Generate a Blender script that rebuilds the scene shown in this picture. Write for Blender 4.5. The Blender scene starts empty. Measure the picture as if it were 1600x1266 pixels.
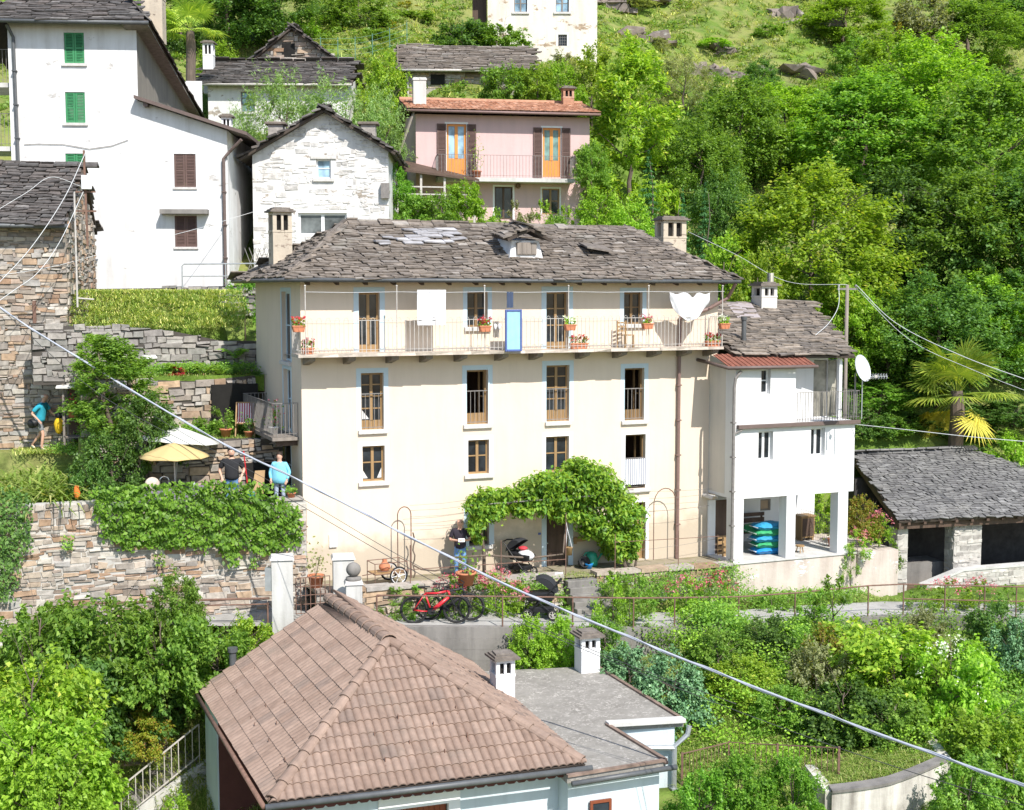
import bpy,bmesh,math,random
import numpy as np
from mathutils import Vector,Matrix
R=math.radians
random.seed(7)
RNG=np.random.default_rng(11)
SC=bpy.context.scene
COL=SC.collection
FOC=2100.0
CAMZ=8.1
PITCH=math.atan((633-450)/FOC)
SP,CP=math.sin(PITCH),math.cos(PITCH)
def ray(px,py):
 a=(px-800)/FOC
 b=-(py-633)/FOC
 x,y,z=a,CP+b*SP,-SP+b*CP
 return Vector((x/y,1.0,z/y))
def at(px,py,D):
 r=ray(px,py)
 return Vector((r.x*D,D,CAMZ+r.z*D))
def atz(px,py,z):
 r=ray(px,py)
 return at(px,py,(z-CAMZ)/r.z)
class Frame:
 def __init__(s,X,Y,ang):
  s.X,s.Y,s.a=X,Y,R(ang)
  s.c,s.s=math.cos(s.a),math.sin(s.a)
 def w(s,u,v,z=0):
  return Vector((s.X+s.c*u-s.s*v,s.Y+s.s*u+s.c*v,z))
 def loc(s,P):
  dx,dy=P[0]-s.X,P[1]-s.Y
  return Vector((s.c*dx+s.s*dy,-s.s*dx+s.c*dy,P[2]))
 def pick(s,px,py,v=0.0):
  r=ray(px,py)
  D=(v-s.s*s.X+s.c*s.Y)/(s.c-s.s*r.x)
  P=s.loc((r.x*D,D,CAMZ+r.z*D))
  return P.x,P.z
 def picku(s,px,py,u=0.0):
  r=ray(px,py)
  D=(u+s.c*s.X+s.s*s.Y)/(s.c*r.x+s.s)
  P=s.loc((r.x*D,D,CAMZ+r.z*D))
  return P.y,P.z
 def rect(s,x0,y0,x1,y1,v=0.0):
  xm,ym=(x0+x1)/2,(y0+y1)/2
  u0,u1=s.pick(x0,ym,v)[0],s.pick(x1,ym,v)[0]
  z1,z0=s.pick(xm,y0,v)[1],s.pick(xm,y1,v)[1]
  return u0,u1,z0,z1
def tag(o,label=None,cat=None,group=None,kind=None):
 if label:o['label']=label
 if cat:o['category']=cat
 if group:o['group']=group
 if kind:o['kind']=kind
 return o
def empty(name,loc=(0,0,0),rz=0.0,label=None,cat=None,group=None):
 o=bpy.data.objects.new(name,None)
 o.empty_display_size=0.3
 o.location=loc
 o.rotation_euler=(0,0,rz)
 COL.objects.link(o)
 return tag(o,label,cat,group)
def fempty(fr,name,label,cat,z=0.0,group=None):
 return empty(name,(fr.X,fr.Y,z),fr.a,label,cat,group)
def link_mesh(name,me,mats,parent=None,loc=None,smooth=False):
 if mats is not None:
  for m in(mats if isinstance(mats,(list,tuple))else[mats]):
   me.materials.append(m)
 if smooth:
  me.polygons.foreach_set('use_smooth',[True]*len(me.polygons))
 o=bpy.data.objects.new(name,me)
 if parent is not None:o.parent=parent
 if loc is not None:o.location=loc
 COL.objects.link(o)
 return o
def kids(o):
 return list(o.children)
def copy_tree(o,parent=None):
 c=o.copy()
 COL.objects.link(c)
 c.parent=parent
 for ch in kids(o):
  copy_tree(ch,c)
 return c
class MB:
 def __init__(s):
  s.v,s.f,s.m,s.cur=[],[],[],0
 def add(s,vs,fs):
  o=len(s.v)
  s.v.extend([tuple(p)for p in vs])
  for f in fs:
   s.f.append(tuple(i+o for i in f));s.m.append(s.cur)
  return s
 def hexa(s,p):
  return s.add(p,[(3,2,1,0),(4,5,6,7),(0,1,5,4),(1,2,6,5),(2,3,7,6),(3,0,4,7)])
 def box(s,x0,x1,y0,y1,z0,z1):
  return s.hexa([(x0,y0,z0),(x1,y0,z0),(x1,y1,z0),(x0,y1,z0),(x0,y0,z1),(x1,y0,z1),(x1,y1,z1),(x0,y1,z1)])
 def obox(s,c,ax,ay,az):
  c,ax,ay,az=Vector(c),Vector(ax),Vector(ay),Vector(az)
  return s.hexa([c-ax-ay-az,c+ax-ay-az,c+ax+ay-az,c-ax+ay-az,c-ax-ay+az,c+ax-ay+az,c+ax+ay+az,c-ax+ay+az])
 def beam(s,a,b,w,h=None,up=(0,0,1)):
  a,b=Vector(a),Vector(b)
  h=w if h is None else h
  d=(b-a);L=d.length;d=d/L
  up=Vector(up)
  sd=d.cross(up)
  if sd.length<1e-4:sd=d.cross(Vector((1,0,0)))
  sd.normalize();u2=sd.cross(d).normalized()
  return s.obox((a+b)/2,d*(L/2),sd*(w/2),u2*(h/2))
 def poly(s,pts):
  return s.add(pts,[tuple(range(len(pts)))])
 def prism(s,pts,ext):
  n=len(pts);ext=Vector(ext)
  a=[Vector(p)for p in pts];b=[p+ext for p in a]
  fs=[tuple(range(n-1,-1,-1)),tuple(range(n,2*n))]
  for i in range(n):
   j=(i+1)%n
   fs.append((i,j,n+j,n+i))
  return s.add(a+b,fs)
 def tube(s,pts,r,n=6,cap=True,closed=False):
  P=[Vector(p)for p in pts]
  k=len(P)
  rs=r if isinstance(r,(list,tuple))else[r]*k
  ts=[]
  for i in range(k):
   if closed:t=P[(i+1)%k]-P[i-1]
   else:t=P[min(i+1,k-1)]-P[max(i-1,0)]
   ts.append(t.normalized()if t.length>1e-9 else Vector((0,0,1)))
  ref=Vector((0,0,1))if abs(ts[0].z)<.9 else Vector((1,0,0))
  nv=(ref-ts[0]*ref.dot(ts[0])).normalized()
  vs=[]
  for i in range(k):
   t=ts[i]
   nv=nv-t*nv.dot(t)
   if nv.length<1e-6:nv=t.orthogonal()
   nv.normalize();b=t.cross(nv)
   for j in range(n):
    a=2*math.pi*j/n
    vs.append(P[i]+(nv*math.cos(a)+b*math.sin(a))*rs[i])
  fs=[]
  for i in range(k if closed else k-1):
   i2=(i+1)%k
   for j in range(n):
    j2=(j+1)%n
    fs.append((i*n+j,i*n+j2,i2*n+j2,i2*n+j))
  if cap and not closed:
   fs.append(tuple(range(n-1,-1,-1)));fs.append(tuple((k-1)*n+j for j in range(n)))
  return s.add(vs,fs)
 def lathe(s,prof,c=(0,0,0),n=16,axis='z',cap=True):
  vs,fs=[],[]
  for(r,h)in prof:
   for j in range(n):
    a=2*math.pi*j/n
    x,y,z=r*math.cos(a),r*math.sin(a),h
    if axis=='y':x,y,z=x,z,-y
    if axis=='x':x,y,z=z,x,y
    vs.append((c[0]+x,c[1]+y,c[2]+z))
  k=len(prof)
  for i in range(k-1):
   for j in range(n):
    j2=(j+1)%n
    fs.append((i*n+j,i*n+j2,(i+1)*n+j2,(i+1)*n+j))
  if cap:
   fs.append(tuple(range(n-1,-1,-1)));fs.append(tuple((k-1)*n+j for j in range(n)))
  return s.add(vs,fs)
 def ball(s,c,rx,ry=None,rz=None,n=12,m=8,jit=0.0):
  ry=rx if ry is None else ry;rz=rx if rz is None else rz
  vs,fs=[],[]
  for i in range(m+1):
   th=math.pi*i/m
   for j in range(n):
    a=2*math.pi*j/n
    k=1+(random.uniform(-jit,jit)if jit else 0)
    vs.append((c[0]+rx*k*math.sin(th)*math.cos(a),c[1]+ry*k*math.sin(th)*math.sin(a),c[2]-rz*k*math.cos(th)))
  for i in range(m):
   for j in range(n):
    j2=(j+1)%n
    fs.append((i*n+j,i*n+j2,(i+1)*n+j2,(i+1)*n+j))
  return s.add(vs,fs)
 def build(s,name,mats,parent=None,loc=None,smooth=False,bevel=0):
  me=bpy.data.meshes.new(name)
  me.from_pydata(s.v,[],s.f)
  if isinstance(mats,(list,tuple)):
   me.polygons.foreach_set('material_index',s.m)
  me.update()
  o=link_mesh(name,me,mats,parent,loc,smooth)
  if bevel:
   b=o.modifiers.new('bevel','BEVEL');b.width=bevel;b.segments=2;b.limit_method='ANGLE'
  return o
def inpoly(s,t,poly):
 ins=False
 n=len(poly)
 j=n-1
 for i in range(n):
  xi,yi=poly[i];xj,yj=poly[j]
  if(yi>t)!=(yj>t)and s<(xj-xi)*(t-yi)/(yj-yi)+xi:
   ins=not ins
  j=i
 return ins
def holed_wall(mb,u0,u1,z0,z1,holes,v=0.0,depth=0.22,flip=False,plane='v'):
 def P(u,z,d):return(u,v+d,z)if plane=='v' else(v+d,u,z)
 us=sorted(set([u0,u1]+[h[0]for h in holes]+[h[1]for h in holes]))
 zs=sorted(set([z0,z1]+[h[2]for h in holes]+[h[3]for h in holes]))
 us=[u for u in us if u0<=u<=u1];zs=[z for z in zs if z0<=z<=z1]
 for i in range(len(us)-1):
  for j in range(len(zs)-1):
   um,zm=(us[i]+us[i+1])/2,(zs[j]+zs[j+1])/2
   if any(h[0]<um<h[1]and h[2]<zm<h[3]for h in holes):continue
   mb.poly([P(us[i],zs[j],0),P(us[i+1],zs[j],0),P(us[i+1],zs[j+1],0),P(us[i],zs[j+1],0)])
 for(a,b,c,d)in holes:
  k=depth
  mb.poly([P(a,c,0),P(a,d,0),P(a,d,k),P(a,c,k)])
  mb.poly([P(b,c,k),P(b,d,k),P(b,d,0),P(b,c,0)])
  mb.poly([P(a,d,0),P(b,d,0),P(b,d,k),P(a,d,k)])
  mb.poly([P(a,c,k),P(b,c,k),P(b,c,0),P(a,c,0)])
def rubble(mb,o,u,w,n,poly,hh=0.16,ww=0.36,prot=0.05,back=True):
 o,u,w,n=Vector(o),Vector(u).normalized(),Vector(w).normalized(),Vector(n).normalized()
 ss=[p[0]for p in poly];tt=[p[1]for p in poly]
 s0,s1,t0,t1=min(ss),max(ss),min(tt),max(tt)
 ph=random.uniform(0,6)
 def stone(a,b,c,d):
  j=0.026
  def J():return random.uniform(-j,j)
  e=random.uniform(.008,.02)
  pr=random.uniform(.25,1.5)*prot
  base=[(a+J(),c+J()),(b+J(),c+J()),(b+J(),d+J()),(a+J(),d+J())]
  f=[(base[0][0]+e,base[0][1]+e),(base[1][0]-e,base[1][1]+e*random.uniform(.5,2)),(base[2][0]-e*random.uniform(.6,2),base[2][1]-e),(base[3][0]+e,base[3][1]-e*random.uniform(.5,1.6))]
  B=[o+u*p[0]+w*p[1]for p in base]
  Fp=[o+u*p[0]+w*p[1]+n*(pr+random.uniform(-.012,.012))for p in f]
  mb.add(B+Fp,[(4,5,6,7),(0,1,5,4),(1,2,6,5),(2,3,7,6),(3,0,4,7)])
 t=t0
 g=.002
 while t<t1:
  h=hh*random.uniform(.5,1.75)
  s=s0-random.uniform(0,ww)
  while s<s1:
   l=ww*random.uniform(.35,2.0)
   wav=.06*math.sin(s*1.1+ph+t*.7)+.04*math.sin(s*3.1+ph+t*2)
   a,b,c,d=s+g,s+l-g,t+wav+g,t+h+wav-g
   sm,tm=(a+b)/2,(c+d)/2
   if inpoly(sm,tm,poly):
    a,b=max(a,s0),min(b,s1);c=max(c,t0-.05)
    if b-a>.05:
     k=random.random()
     if k<.18 and h>hh:
      mid=c+(d-c)*random.uniform(.4,.6)
      stone(a,b,c,mid-g);stone(a,b,mid+g,d)
     elif k<.26 and h>hh*.9:
      mid=c+(d-c)*random.uniform(.35,.65);x=a+(b-a)*random.uniform(.4,.6)
      stone(a,x-g,c,d);stone(x+g,b,c,mid-g);stone(x+g,b,mid+g,d)
     else:
      stone(a,b,c,d)
   s+=l
  t+=h
 if back:
  c0=mb.cur
  mb.cur=1
  mb.poly([o+u*p[0]+w*p[1]+n*.012 for p in poly])
  mb.cur=c0
def slates(mb,o,u,w,poly,expo=0.2,wid=(.28,.75),thick=(.025,.055),jit=.03,under=True,lift=.02,skip=0):
 o,u,w=Vector(o),Vector(u).normalized(),Vector(w).normalized()
 n=u.cross(w).normalized()
 if n.z<0:n=-n
 ss=[p[0]for p in poly];tt=[p[1]for p in poly]
 s0,s1,t0,t1=min(ss),max(ss),min(tt),max(tt)
 if under:
  c0=mb.cur;mb.cur=1
  m=[o+u*p[0]+w*p[1]for p in poly]
  mb.prism([p-n*.01 for p in m],-n*.08)
  mb.cur=c0
 t=t0-.06
 ph=random.uniform(0,9)
 while t<t1-.02:
  e=expo*random.uniform(.8,1.25)
  s=s0-random.uniform(.0,.4)
  while s<s1+.1:
   l=random.uniform(*wid)
   wav=.04*math.sin(s*.9+ph)+.03*math.sin(s*2.3+ph*2+t)+random.uniform(-jit,jit)*1.4
   sm,tm=s+l/2,t+e*.5
   if inpoly(sm,max(tm,t0+.02),poly):
    th=random.uniform(*thick)
    a,b=s+.006,s+l-.006
    c,d=t+wav,t+wav+e*1.75
    if random.random()<skip:s+=l;continue
    J=lambda:random.uniform(-.04,.04)
    rot=random.uniform(-.05,.05)*l
    q=[(a+J(),c+J()-rot),(b+J(),c+J()+rot),(b-abs(J()),d),(a+abs(J()),d)]
    lo=random.uniform(.6,1.6)*lift+.035
    tw=random.uniform(-.02,.02)
    hgt=[lo+tw,lo-tw,.0,.0]
    B=[o+u*p[0]+w*p[1]+n*hgt[i]for i,p in enumerate(q)]
    T=[p+n*th for p in B]
    mb.hexa(B+T)
   s+=l
  t+=e
def ridge_slabs(mb,a,b,w=.5,step=.45,th=.05):
 a,b=Vector(a),Vector(b)
 d=(b-a);L=d.length;d/=L
 sd=d.cross(Vector((0,0,1))).normalized()
 x=0
 while x<L:
  l=step*random.uniform(.7,1.4)
  for sg in(-1,1):
   c=a+d*(x+l/2)+sd*sg*w*.22+Vector((0,0,random.uniform(.02,.09)))
   mb.obox(c,d*l*.48,(sd*sg*w*.3-Vector((0,0,w*.12))),Vector((0,0,th*.5)))
  x+=l
def unit(a):
 return a/np.maximum(np.linalg.norm(a,axis=1,keepdims=True),1e-9)
def leaf_mesh(name,pos,nrm,L,W,tdir=None,fold=.18):
 n=len(pos)
 rnd=RNG.normal(size=(n,3))
 if tdir is not None:rnd=rnd*.45+tdir
 t=unit(rnd-nrm*(rnd*nrm).sum(1,keepdims=True))
 b=np.cross(nrm,t)
 L=np.broadcast_to(np.asarray(L,float),(n,))[:,None]*RNG.uniform(.7,1.3,(n,1))
 W=np.broadcast_to(np.asarray(W,float),(n,))[:,None]*RNG.uniform(.75,1.25,(n,1))
 V=np.empty((n,4,3))
 V[:,0]=pos-t*L*.5
 V[:,1]=pos+b*W*.5+nrm*W*fold-t*L*.05
 V[:,2]=pos+t*L*.5
 V[:,3]=pos-b*W*.5+nrm*W*fold-t*L*.05
 return quads_mesh(name,V.reshape(-1,3),n)
def quads_mesh(name,V,n):
 me=bpy.data.meshes.new(name)
 me.vertices.add(4*n);me.loops.add(4*n);me.polygons.add(n)
 me.vertices.foreach_set('co',V.astype(np.float32).ravel())
 me.loops.foreach_set('vertex_index',np.arange(4*n,dtype=np.int32))
 me.polygons.foreach_set('loop_start',np.arange(0,4*n,4,dtype=np.int32))
 me.polygons.foreach_set('loop_total',np.full(n,4,dtype=np.int32))
 me.update(calc_edges=True)
 return me
def clump_leaves(cent,rad,per,flat=.75,up=.55,shell=.75):
 k=len(cent)
 idx=np.repeat(np.arange(k),per)
 n=len(idx)
 d=unit(RNG.normal(size=(n,3)))
 d[:,2]=np.where(RNG.random(n)<.35,np.abs(d[:,2]),d[:,2])
 r=rad[idx][:,None]*np.clip(RNG.normal(shell,.22,(n,1)),.1,1.25)
 off=d*r
 off[:,2]*=flat
 pos=cent[idx]+off
 nr=unit(d*.7+np.array([0,0,up])+RNG.normal(size=(n,3))*.55)
 return pos,nr
def blade_mesh(name,base,direc,L,W,bend=.35,seg=2):
 n=len(base)
 up=np.array([0,0,1.0])
 side=unit(np.cross(direc,up)+1e-6)
 L=np.broadcast_to(np.asarray(L,float),(n,))[:,None]
 W=np.broadcast_to(np.asarray(W,float),(n,))[:,None]
 Vs=[]
 for k in range(seg):
  q=[]
  for f,wf in((k/seg,1-.55*k/seg),((k+1)/seg,(1-.55*(k+1)/seg)if k<seg-1 else .08)):
   c=base+direc*L*(f-.15*f*f)*1.0+(unit(direc*np.array([1,1,0])+1e-6))*L*bend*f*f-up*L*bend*.8*f**3
   q.append((c-side*W*wf*.5,c+side*W*wf*.5))
  V=np.stack([q[0][0],q[0][1],q[1][1],q[1][0]],1)
  Vs.append(V)
 V=np.concatenate(Vs,0)
 return quads_mesh(name,V.reshape(-1,3),n*seg)
def skin_mesh(name,chains,mat,parent=None,sub=1,mats=None):
 vs,es,rs,key=[],[],[],{}
 for ch in chains:
  prev=None
  for p in ch:
   k=(round(p[0],4),round(p[1],4),round(p[2],4))
   if k not in key:
    key[k]=len(vs);vs.append(p[:3]);rs.append(p[3])
   i=key[k]
   if prev is not None and prev!=i:es.append((prev,i))
   prev=i
 me=bpy.data.meshes.new(name+'_skel')
 me.from_pydata(vs,es,[])
 ob=bpy.data.objects.new(name+'_skel',me)
 COL.objects.link(ob)
 m=ob.modifiers.new('skin','SKIN');m.use_smooth_shade=True
 s=ob.modifiers.new('sub','SUBSURF');s.levels=sub;s.render_levels=sub
 sv=me.skin_vertices[0].data
 for i,r in enumerate(rs):
  rr=r if isinstance(r,tuple)else(r,r)
  sv[i].radius=rr
  sv[i].use_root=(i==0)
 dg=bpy.context.evaluated_depsgraph_get()
 dg.update()
 ev=ob.evaluated_get(dg)
 out=bpy.data.meshes.new_from_object(ev)
 bpy.data.objects.remove(ob);bpy.data.meshes.remove(me)
 out.name=name
 out.materials.clear()
 return link_mesh(name,out,mats or mat,parent,smooth=True)
def new_mat(name):
 m=bpy.data.materials.new(name);m.use_nodes=True
 t=m.node_tree
 b=t.nodes['Principled BSDF']
 return m,t.nodes,t.links,b
def noise(nodes,links,scale,detail=4,coord='Object',stretch=None,rough=.6):
 tc=nodes.new('ShaderNodeTexCoord')
 nz=nodes.new('ShaderNodeTexNoise')
 nz.inputs['Scale'].default_value=scale;nz.inputs['Detail'].default_value=detail;nz.inputs['Roughness'].default_value=rough
 src=tc.outputs[coord]
 if stretch:
  mp=nodes.new('ShaderNodeMapping');mp.inputs['Scale'].default_value=stretch
  links.new(src,mp.inputs['Vector']);src=mp.outputs['Vector']
 links.new(src,nz.inputs['Vector'])
 return nz
def ramp(nodes,links,src,stops,interp='LINEAR'):
 r=nodes.new('ShaderNodeValToRGB')
 e=r.color_ramp.elements
 r.color_ramp.interpolation=interp
 while len(e)>1:e.remove(e[-1])
 e[0].position=stops[0][0];e[0].color=(*stops[0][1],1)
 for p,c in stops[1:]:
  x=e.new(p);x.color=(*c,1)
 links.new(src,r.inputs['Fac'])
 return r
def mixc(nodes,links,fac,a,b,mode='MIX'):
 m=nodes.new('ShaderNodeMix');m.data_type='RGBA';m.blend_type=mode
 for i,x in((0,fac),(6,a),(7,b)):
  if hasattr(x,'links'):links.new(x,m.inputs[i])
  elif i==0:m.inputs[0].default_value=x
  else:m.inputs[i].default_value=(*x,1)
 return m.outputs[2]
def bump(nodes,links,b,src,strength=.3,dist=.02):
 bp=nodes.new('ShaderNodeBump');bp.inputs['Strength'].default_value=strength;bp.inputs['Distance'].default_value=dist
 links.new(src,bp.inputs['Height']);links.new(bp.outputs['Normal'],b.inputs['Normal'])
def sc(c,k):return tuple(min(1,max(0,x*k))for x in c)
MATS={}
def M_plain(name,col,rough=.7,var=.12,scale=4,bmp=.15,bscale=30,metal=0.0,spec=.3,stretch=None):
 m,n,l,b=new_mat(name)
 nz=noise(n,l,scale,5,stretch=stretch)
 r=ramp(n,l,nz.outputs['Fac'],[(.25,sc(col,1-var)),(.5,col),(.75,sc(col,1+var))])
 l.new(r.outputs['Color'],b.inputs['Base Color'])
 b.inputs['Roughness'].default_value=rough;b.inputs['Metallic'].default_value=metal
 b.inputs['Specular IOR Level'].default_value=spec
 if bmp:
  nb=noise(n,l,bscale,4)
  bump(n,l,b,nb.outputs['Fac'],bmp,.01)
 return m
def M_plaster(name,col,stain,amount=.4,bmp=.35,patch=None,patch_t=.63,pscale=.5,rough=.9,streak=True,base=None):
 m,n,l,b=new_mat(name)
 a=noise(n,l,.7,6)
 s=noise(n,l,1.4,5,stretch=(2.2,2.2,.25))
 fac=n.new('ShaderNodeMath');fac.operation='MULTIPLY'
 l.new(a.outputs['Fac'],fac.inputs[0]);l.new(s.outputs['Fac'],fac.inputs[1])
 rp=ramp(n,l,fac.outputs[0],[(.17,(0,0,0)),(.42,(1,1,1))])
 sm=n.new('ShaderNodeMath');sm.operation='MULTIPLY';sm.inputs[1].default_value=amount
 l.new(rp.outputs['Color'],sm.inputs[0])
 c=mixc(n,l,sm.outputs[0],col,stain)
 hb=noise(n,l,9,8)
 if streak:
  sn=noise(n,l,1.7,8,stretch=(1.9,1.9,.16),rough=.7)
  sr=ramp(n,l,sn.outputs['Fac'],[(.56,(0,0,0)),(.82,(1,1,1))])
  s2=n.new('ShaderNodeMath');s2.operation='MULTIPLY';s2.inputs[1].default_value=min(.7,amount*.9)
  l.new(sr.outputs['Color'],s2.inputs[0]);c=mixc(n,l,s2.outputs[0],c,sc(stain,.8))
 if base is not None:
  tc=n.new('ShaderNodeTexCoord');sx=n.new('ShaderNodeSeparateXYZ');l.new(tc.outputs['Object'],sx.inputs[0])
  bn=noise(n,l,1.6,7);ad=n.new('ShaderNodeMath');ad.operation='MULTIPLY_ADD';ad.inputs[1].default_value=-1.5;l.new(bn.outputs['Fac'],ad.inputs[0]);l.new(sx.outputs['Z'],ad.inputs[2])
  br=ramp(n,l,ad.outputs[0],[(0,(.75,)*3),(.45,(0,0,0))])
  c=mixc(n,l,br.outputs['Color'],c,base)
 if patch:
  pn=noise(n,l,pscale,8,stretch=(1,1,2.0),rough=.68)
  pr=ramp(n,l,pn.outputs['Fac'],[(patch_t,(0,0,0)),(patch_t+.035,(1,1,1))])
  pv=noise(n,l,3.5,5,stretch=(1,1,2.4))
  pc=ramp(n,l,pv.outputs['Fac'],[(.3,sc(patch,.55)),(.5,patch),(.7,sc(patch,1.5))])
  c=mixc(n,l,pr.outputs['Color'],c,pc.outputs['Color'])
 l.new(c,b.inputs['Base Color'])
 b.inputs['Roughness'].default_value=rough;b.inputs['Specular IOR Level'].default_value=.15
 bump(n,l,b,hb.outputs['Fac'],bmp,.012)
 return m
def M_island(name,stops,rough=.85,bmp=.5,bscale=14,vary=.35,vscale=6,spec=.2,interp='LINEAR',patch=None):
 m,n,l,b=new_mat(name)
 g=n.new('ShaderNodeNewGeometry')
 r=ramp(n,l,g.outputs['Random Per Island'],stops,interp)
 nz=noise(n,l,vscale,6)
 rr=ramp(n,l,nz.outputs['Fac'],[(.3,(1-vary,)*3),(.7,(1+vary*.4,)*3)])
 c=mixc(n,l,1.0,r.outputs['Color'],rr.outputs['Color'],'MULTIPLY')
 if patch:
  pn=noise(n,l,patch[2],9,rough=.7);pr=ramp(n,l,pn.outputs['Fac'],[(patch[1],(0,0,0)),(patch[1]+.12,(patch[3],)*3)])
  c=mixc(n,l,pr.outputs['Color'],c,patch[0])
 l.new(c,b.inputs['Base Color'])
 b.inputs['Roughness'].default_value=rough;b.inputs['Specular IOR Level'].default_value=spec
 if bmp:
  nb=noise(n,l,bscale,6)
  bump(n,l,b,nb.outputs['Fac'],bmp,.02)
 return m
def M_leaf(name,stops,trans=.47,rough=.45,spec=.3,hue=.007,val=.2):
 stops=[(p,(c[0]*1.85,c[1]*1.95,c[2]*2.1))for p,c in stops]if hue else stops
 m,n,l,b=new_mat(name)
 g=n.new('ShaderNodeNewGeometry')
 r=ramp(n,l,g.outputs['Random Per Island'],stops)
 oi=n.new('ShaderNodeObjectInfo')
 hs=n.new('ShaderNodeHueSaturation')
 mh=n.new('ShaderNodeMapRange');mh.inputs[3].default_value=.5-hue;mh.inputs[4].default_value=.5+hue
 mv=n.new('ShaderNodeMapRange');mv.inputs[3].default_value=1-val;mv.inputs[4].default_value=1+val
 l.new(oi.outputs['Random'],mh.inputs[0]);l.new(oi.outputs['Random'],mv.inputs[0])
 l.new(mh.outputs[0],hs.inputs['Hue']);l.new(mv.outputs[0],hs.inputs['Value'])
 l.new(r.outputs['Color'],hs.inputs['Color'])
 b.inputs['Roughness'].default_value=rough;b.inputs['Specular IOR Level'].default_value=spec
 l.new(hs.outputs['Color'],b.inputs['Base Color'])
 tr=n.new('ShaderNodeBsdfTranslucent')
 ty=n.new('ShaderNodeMix');ty.data_type='RGBA';ty.blend_type='MULTIPLY';ty.inputs[0].default_value=1
 l.new(hs.outputs['Color'],ty.inputs[6]);ty.inputs[7].default_value=(1.3,1.35,.5,1)
 l.new(ty.outputs[2],tr.inputs['Color'])
 ms=n.new('ShaderNodeMixShader');ms.inputs[0].default_value=trans
 l.new(b.outputs[0],ms.inputs[1]);l.new(tr.outputs[0],ms.inputs[2])
 l.new(ms.outputs[0],n['Material Output'].inputs['Surface'])
 return m
def M_glass(name,col=(.02,.025,.03),rough=.06):
 m,n,l,b=new_mat(name)
 nz=noise(n,l,1.5,3)
 r=ramp(n,l,nz.outputs['Fac'],[(.35,sc(col,.5)),(.65,sc(col,1.8))])
 l.new(r.outputs['Color'],b.inputs['Base Color'])
 b.inputs['Roughness'].default_value=rough;b.inputs['Specular IOR Level'].default_value=.3
 return m
def M_wave(name,stops,scale,axis='X',rough=.9):
 m,n,l,b=new_mat(name)
 tc=n.new('ShaderNodeTexCoord');wv=n.new('ShaderNodeTexWave')
 wv.bands_direction=axis;wv.inputs['Scale'].default_value=scale;wv.inputs['Distortion'].default_value=0
 l.new(tc.outputs['Object'],wv.inputs['Vector'])
 r=ramp(n,l,wv.outputs['Fac'],stops,'CONSTANT')
 l.new(r.outputs['Color'],b.inputs['Base Color']);b.inputs['Roughness'].default_value=rough
 return m
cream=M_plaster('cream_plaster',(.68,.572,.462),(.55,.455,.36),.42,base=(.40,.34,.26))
cream_side=cream
white_pl=M_plaster('white_plaster',(.74,.74,.75),(.55,.55,.55),.35)
white_worn=M_plaster('worn_white_plaster',(.68,.68,.685),(.47,.455,.44),.8,patch=(.42,.40,.385),patch_t=.62,pscale=.9)
white_peel=M_plaster('peeling_limewash',(.66,.65,.64),(.40,.39,.38),.7,.8,patch=(.30,.26,.22),patch_t=.585,pscale=1.1)
pale_stone_pl=M_plaster('old_limewash_over_stone',(.66,.62,.56),(.45,.38,.30),.6,.8,patch=(.33,.25,.18),patch_t=.56,pscale=.8)
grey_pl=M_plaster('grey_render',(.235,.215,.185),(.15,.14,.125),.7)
pink_pl=M_plaster('pink_plaster',(.58,.41,.40),(.46,.34,.33),.6)
annex_pl=M_plaster('annex_plaster',(.68,.68,.68),(.52,.515,.51),.55)
annex_side_pl=M_plaster('annex_side_plaster',(.62,.58,.52),(.45,.43,.40),.5)
plinth_pl=M_plaster('stained_plinth',(.55,.48,.43),(.33,.27,.23),.9,.8,patch=(.66,.64,.62),patch_t=.6,pscale=1.2)
blue_pl=M_plaster('pale_blue_plaster',(.55,.62,.66),(.42,.47,.50),.6)
concrete=M_plaster('concrete',(.235,.22,.205),(.11,.105,.098),.85,.6)
concrete_pale=M_plaster('pale_concrete',(.55,.54,.52),(.34,.33,.31),.8,.5)
gravel=M_plaster('roof_gravel',(.27,.255,.23),(.17,.158,.14),.8,.8,patch=(.32,.30,.275),patch_t=.52,pscale=16)
surround=M_plain('pale_blue_surround',(.50,.60,.66),.9,.05)
white_trim=M_plain('white_trim',(.74,.74,.74),.8,.06)
sillstone=M_plain('granite_sill',(.52,.50,.48),.85,.18,9,.4)
stone=M_island('fieldstone',[(0,(.19,.15,.12)),(.14,(.34,.31,.28)),(.3,(.42,.37,.31)),(.45,(.30,.20,.13)),(.55,(.40,.38,.36)),(.7,(.46,.33,.22)),(.82,(.28,.25,.23)),(.92,(.55,.50,.44)),(1,(.22,.21,.21))])
stone_warm=M_island('warm_fieldstone',[(0,(.20,.155,.125)),(.15,(.38,.335,.285)),(.3,(.42,.305,.21)),(.40,(.32,.205,.135)),(.52,(.38,.36,.34)),(.68,(.44,.375,.305)),(.8,(.27,.24,.215)),(.93,(.54,.50,.44)),(1,(.39,.25,.175))])
stone_grey=M_island('grey_fieldstone',[(0,(.17,.16,.15)),(.3,(.28,.27,.25)),(.55,(.36,.33,.30)),(.75,(.24,.22,.21)),(1,(.42,.40,.37))])
stone_white=M_island('limewashed_stone',[(0,(.46,.44,.42)),(.25,(.58,.565,.55)),(.5,(.66,.645,.63)),(.75,(.55,.52,.49)),(1,(.68,.665,.65))])
stone_light=M_island('pale_fieldstone',[(0,(.30,.28,.26)),(.3,(.42,.39,.36)),(.6,(.50,.47,.43)),(.8,(.36,.33,.30)),(1,(.56,.53,.49))])
mortar=M_plain('mortar',(.20,.18,.155),.95,.3,5,.5)
mortar_dark=M_plain('dark_joint',(.07,.062,.055),.95,.3,5,.4)
mortar_pale=M_plain('pale_mortar',(.42,.40,.37),.95,.2,5,.5)
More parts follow.
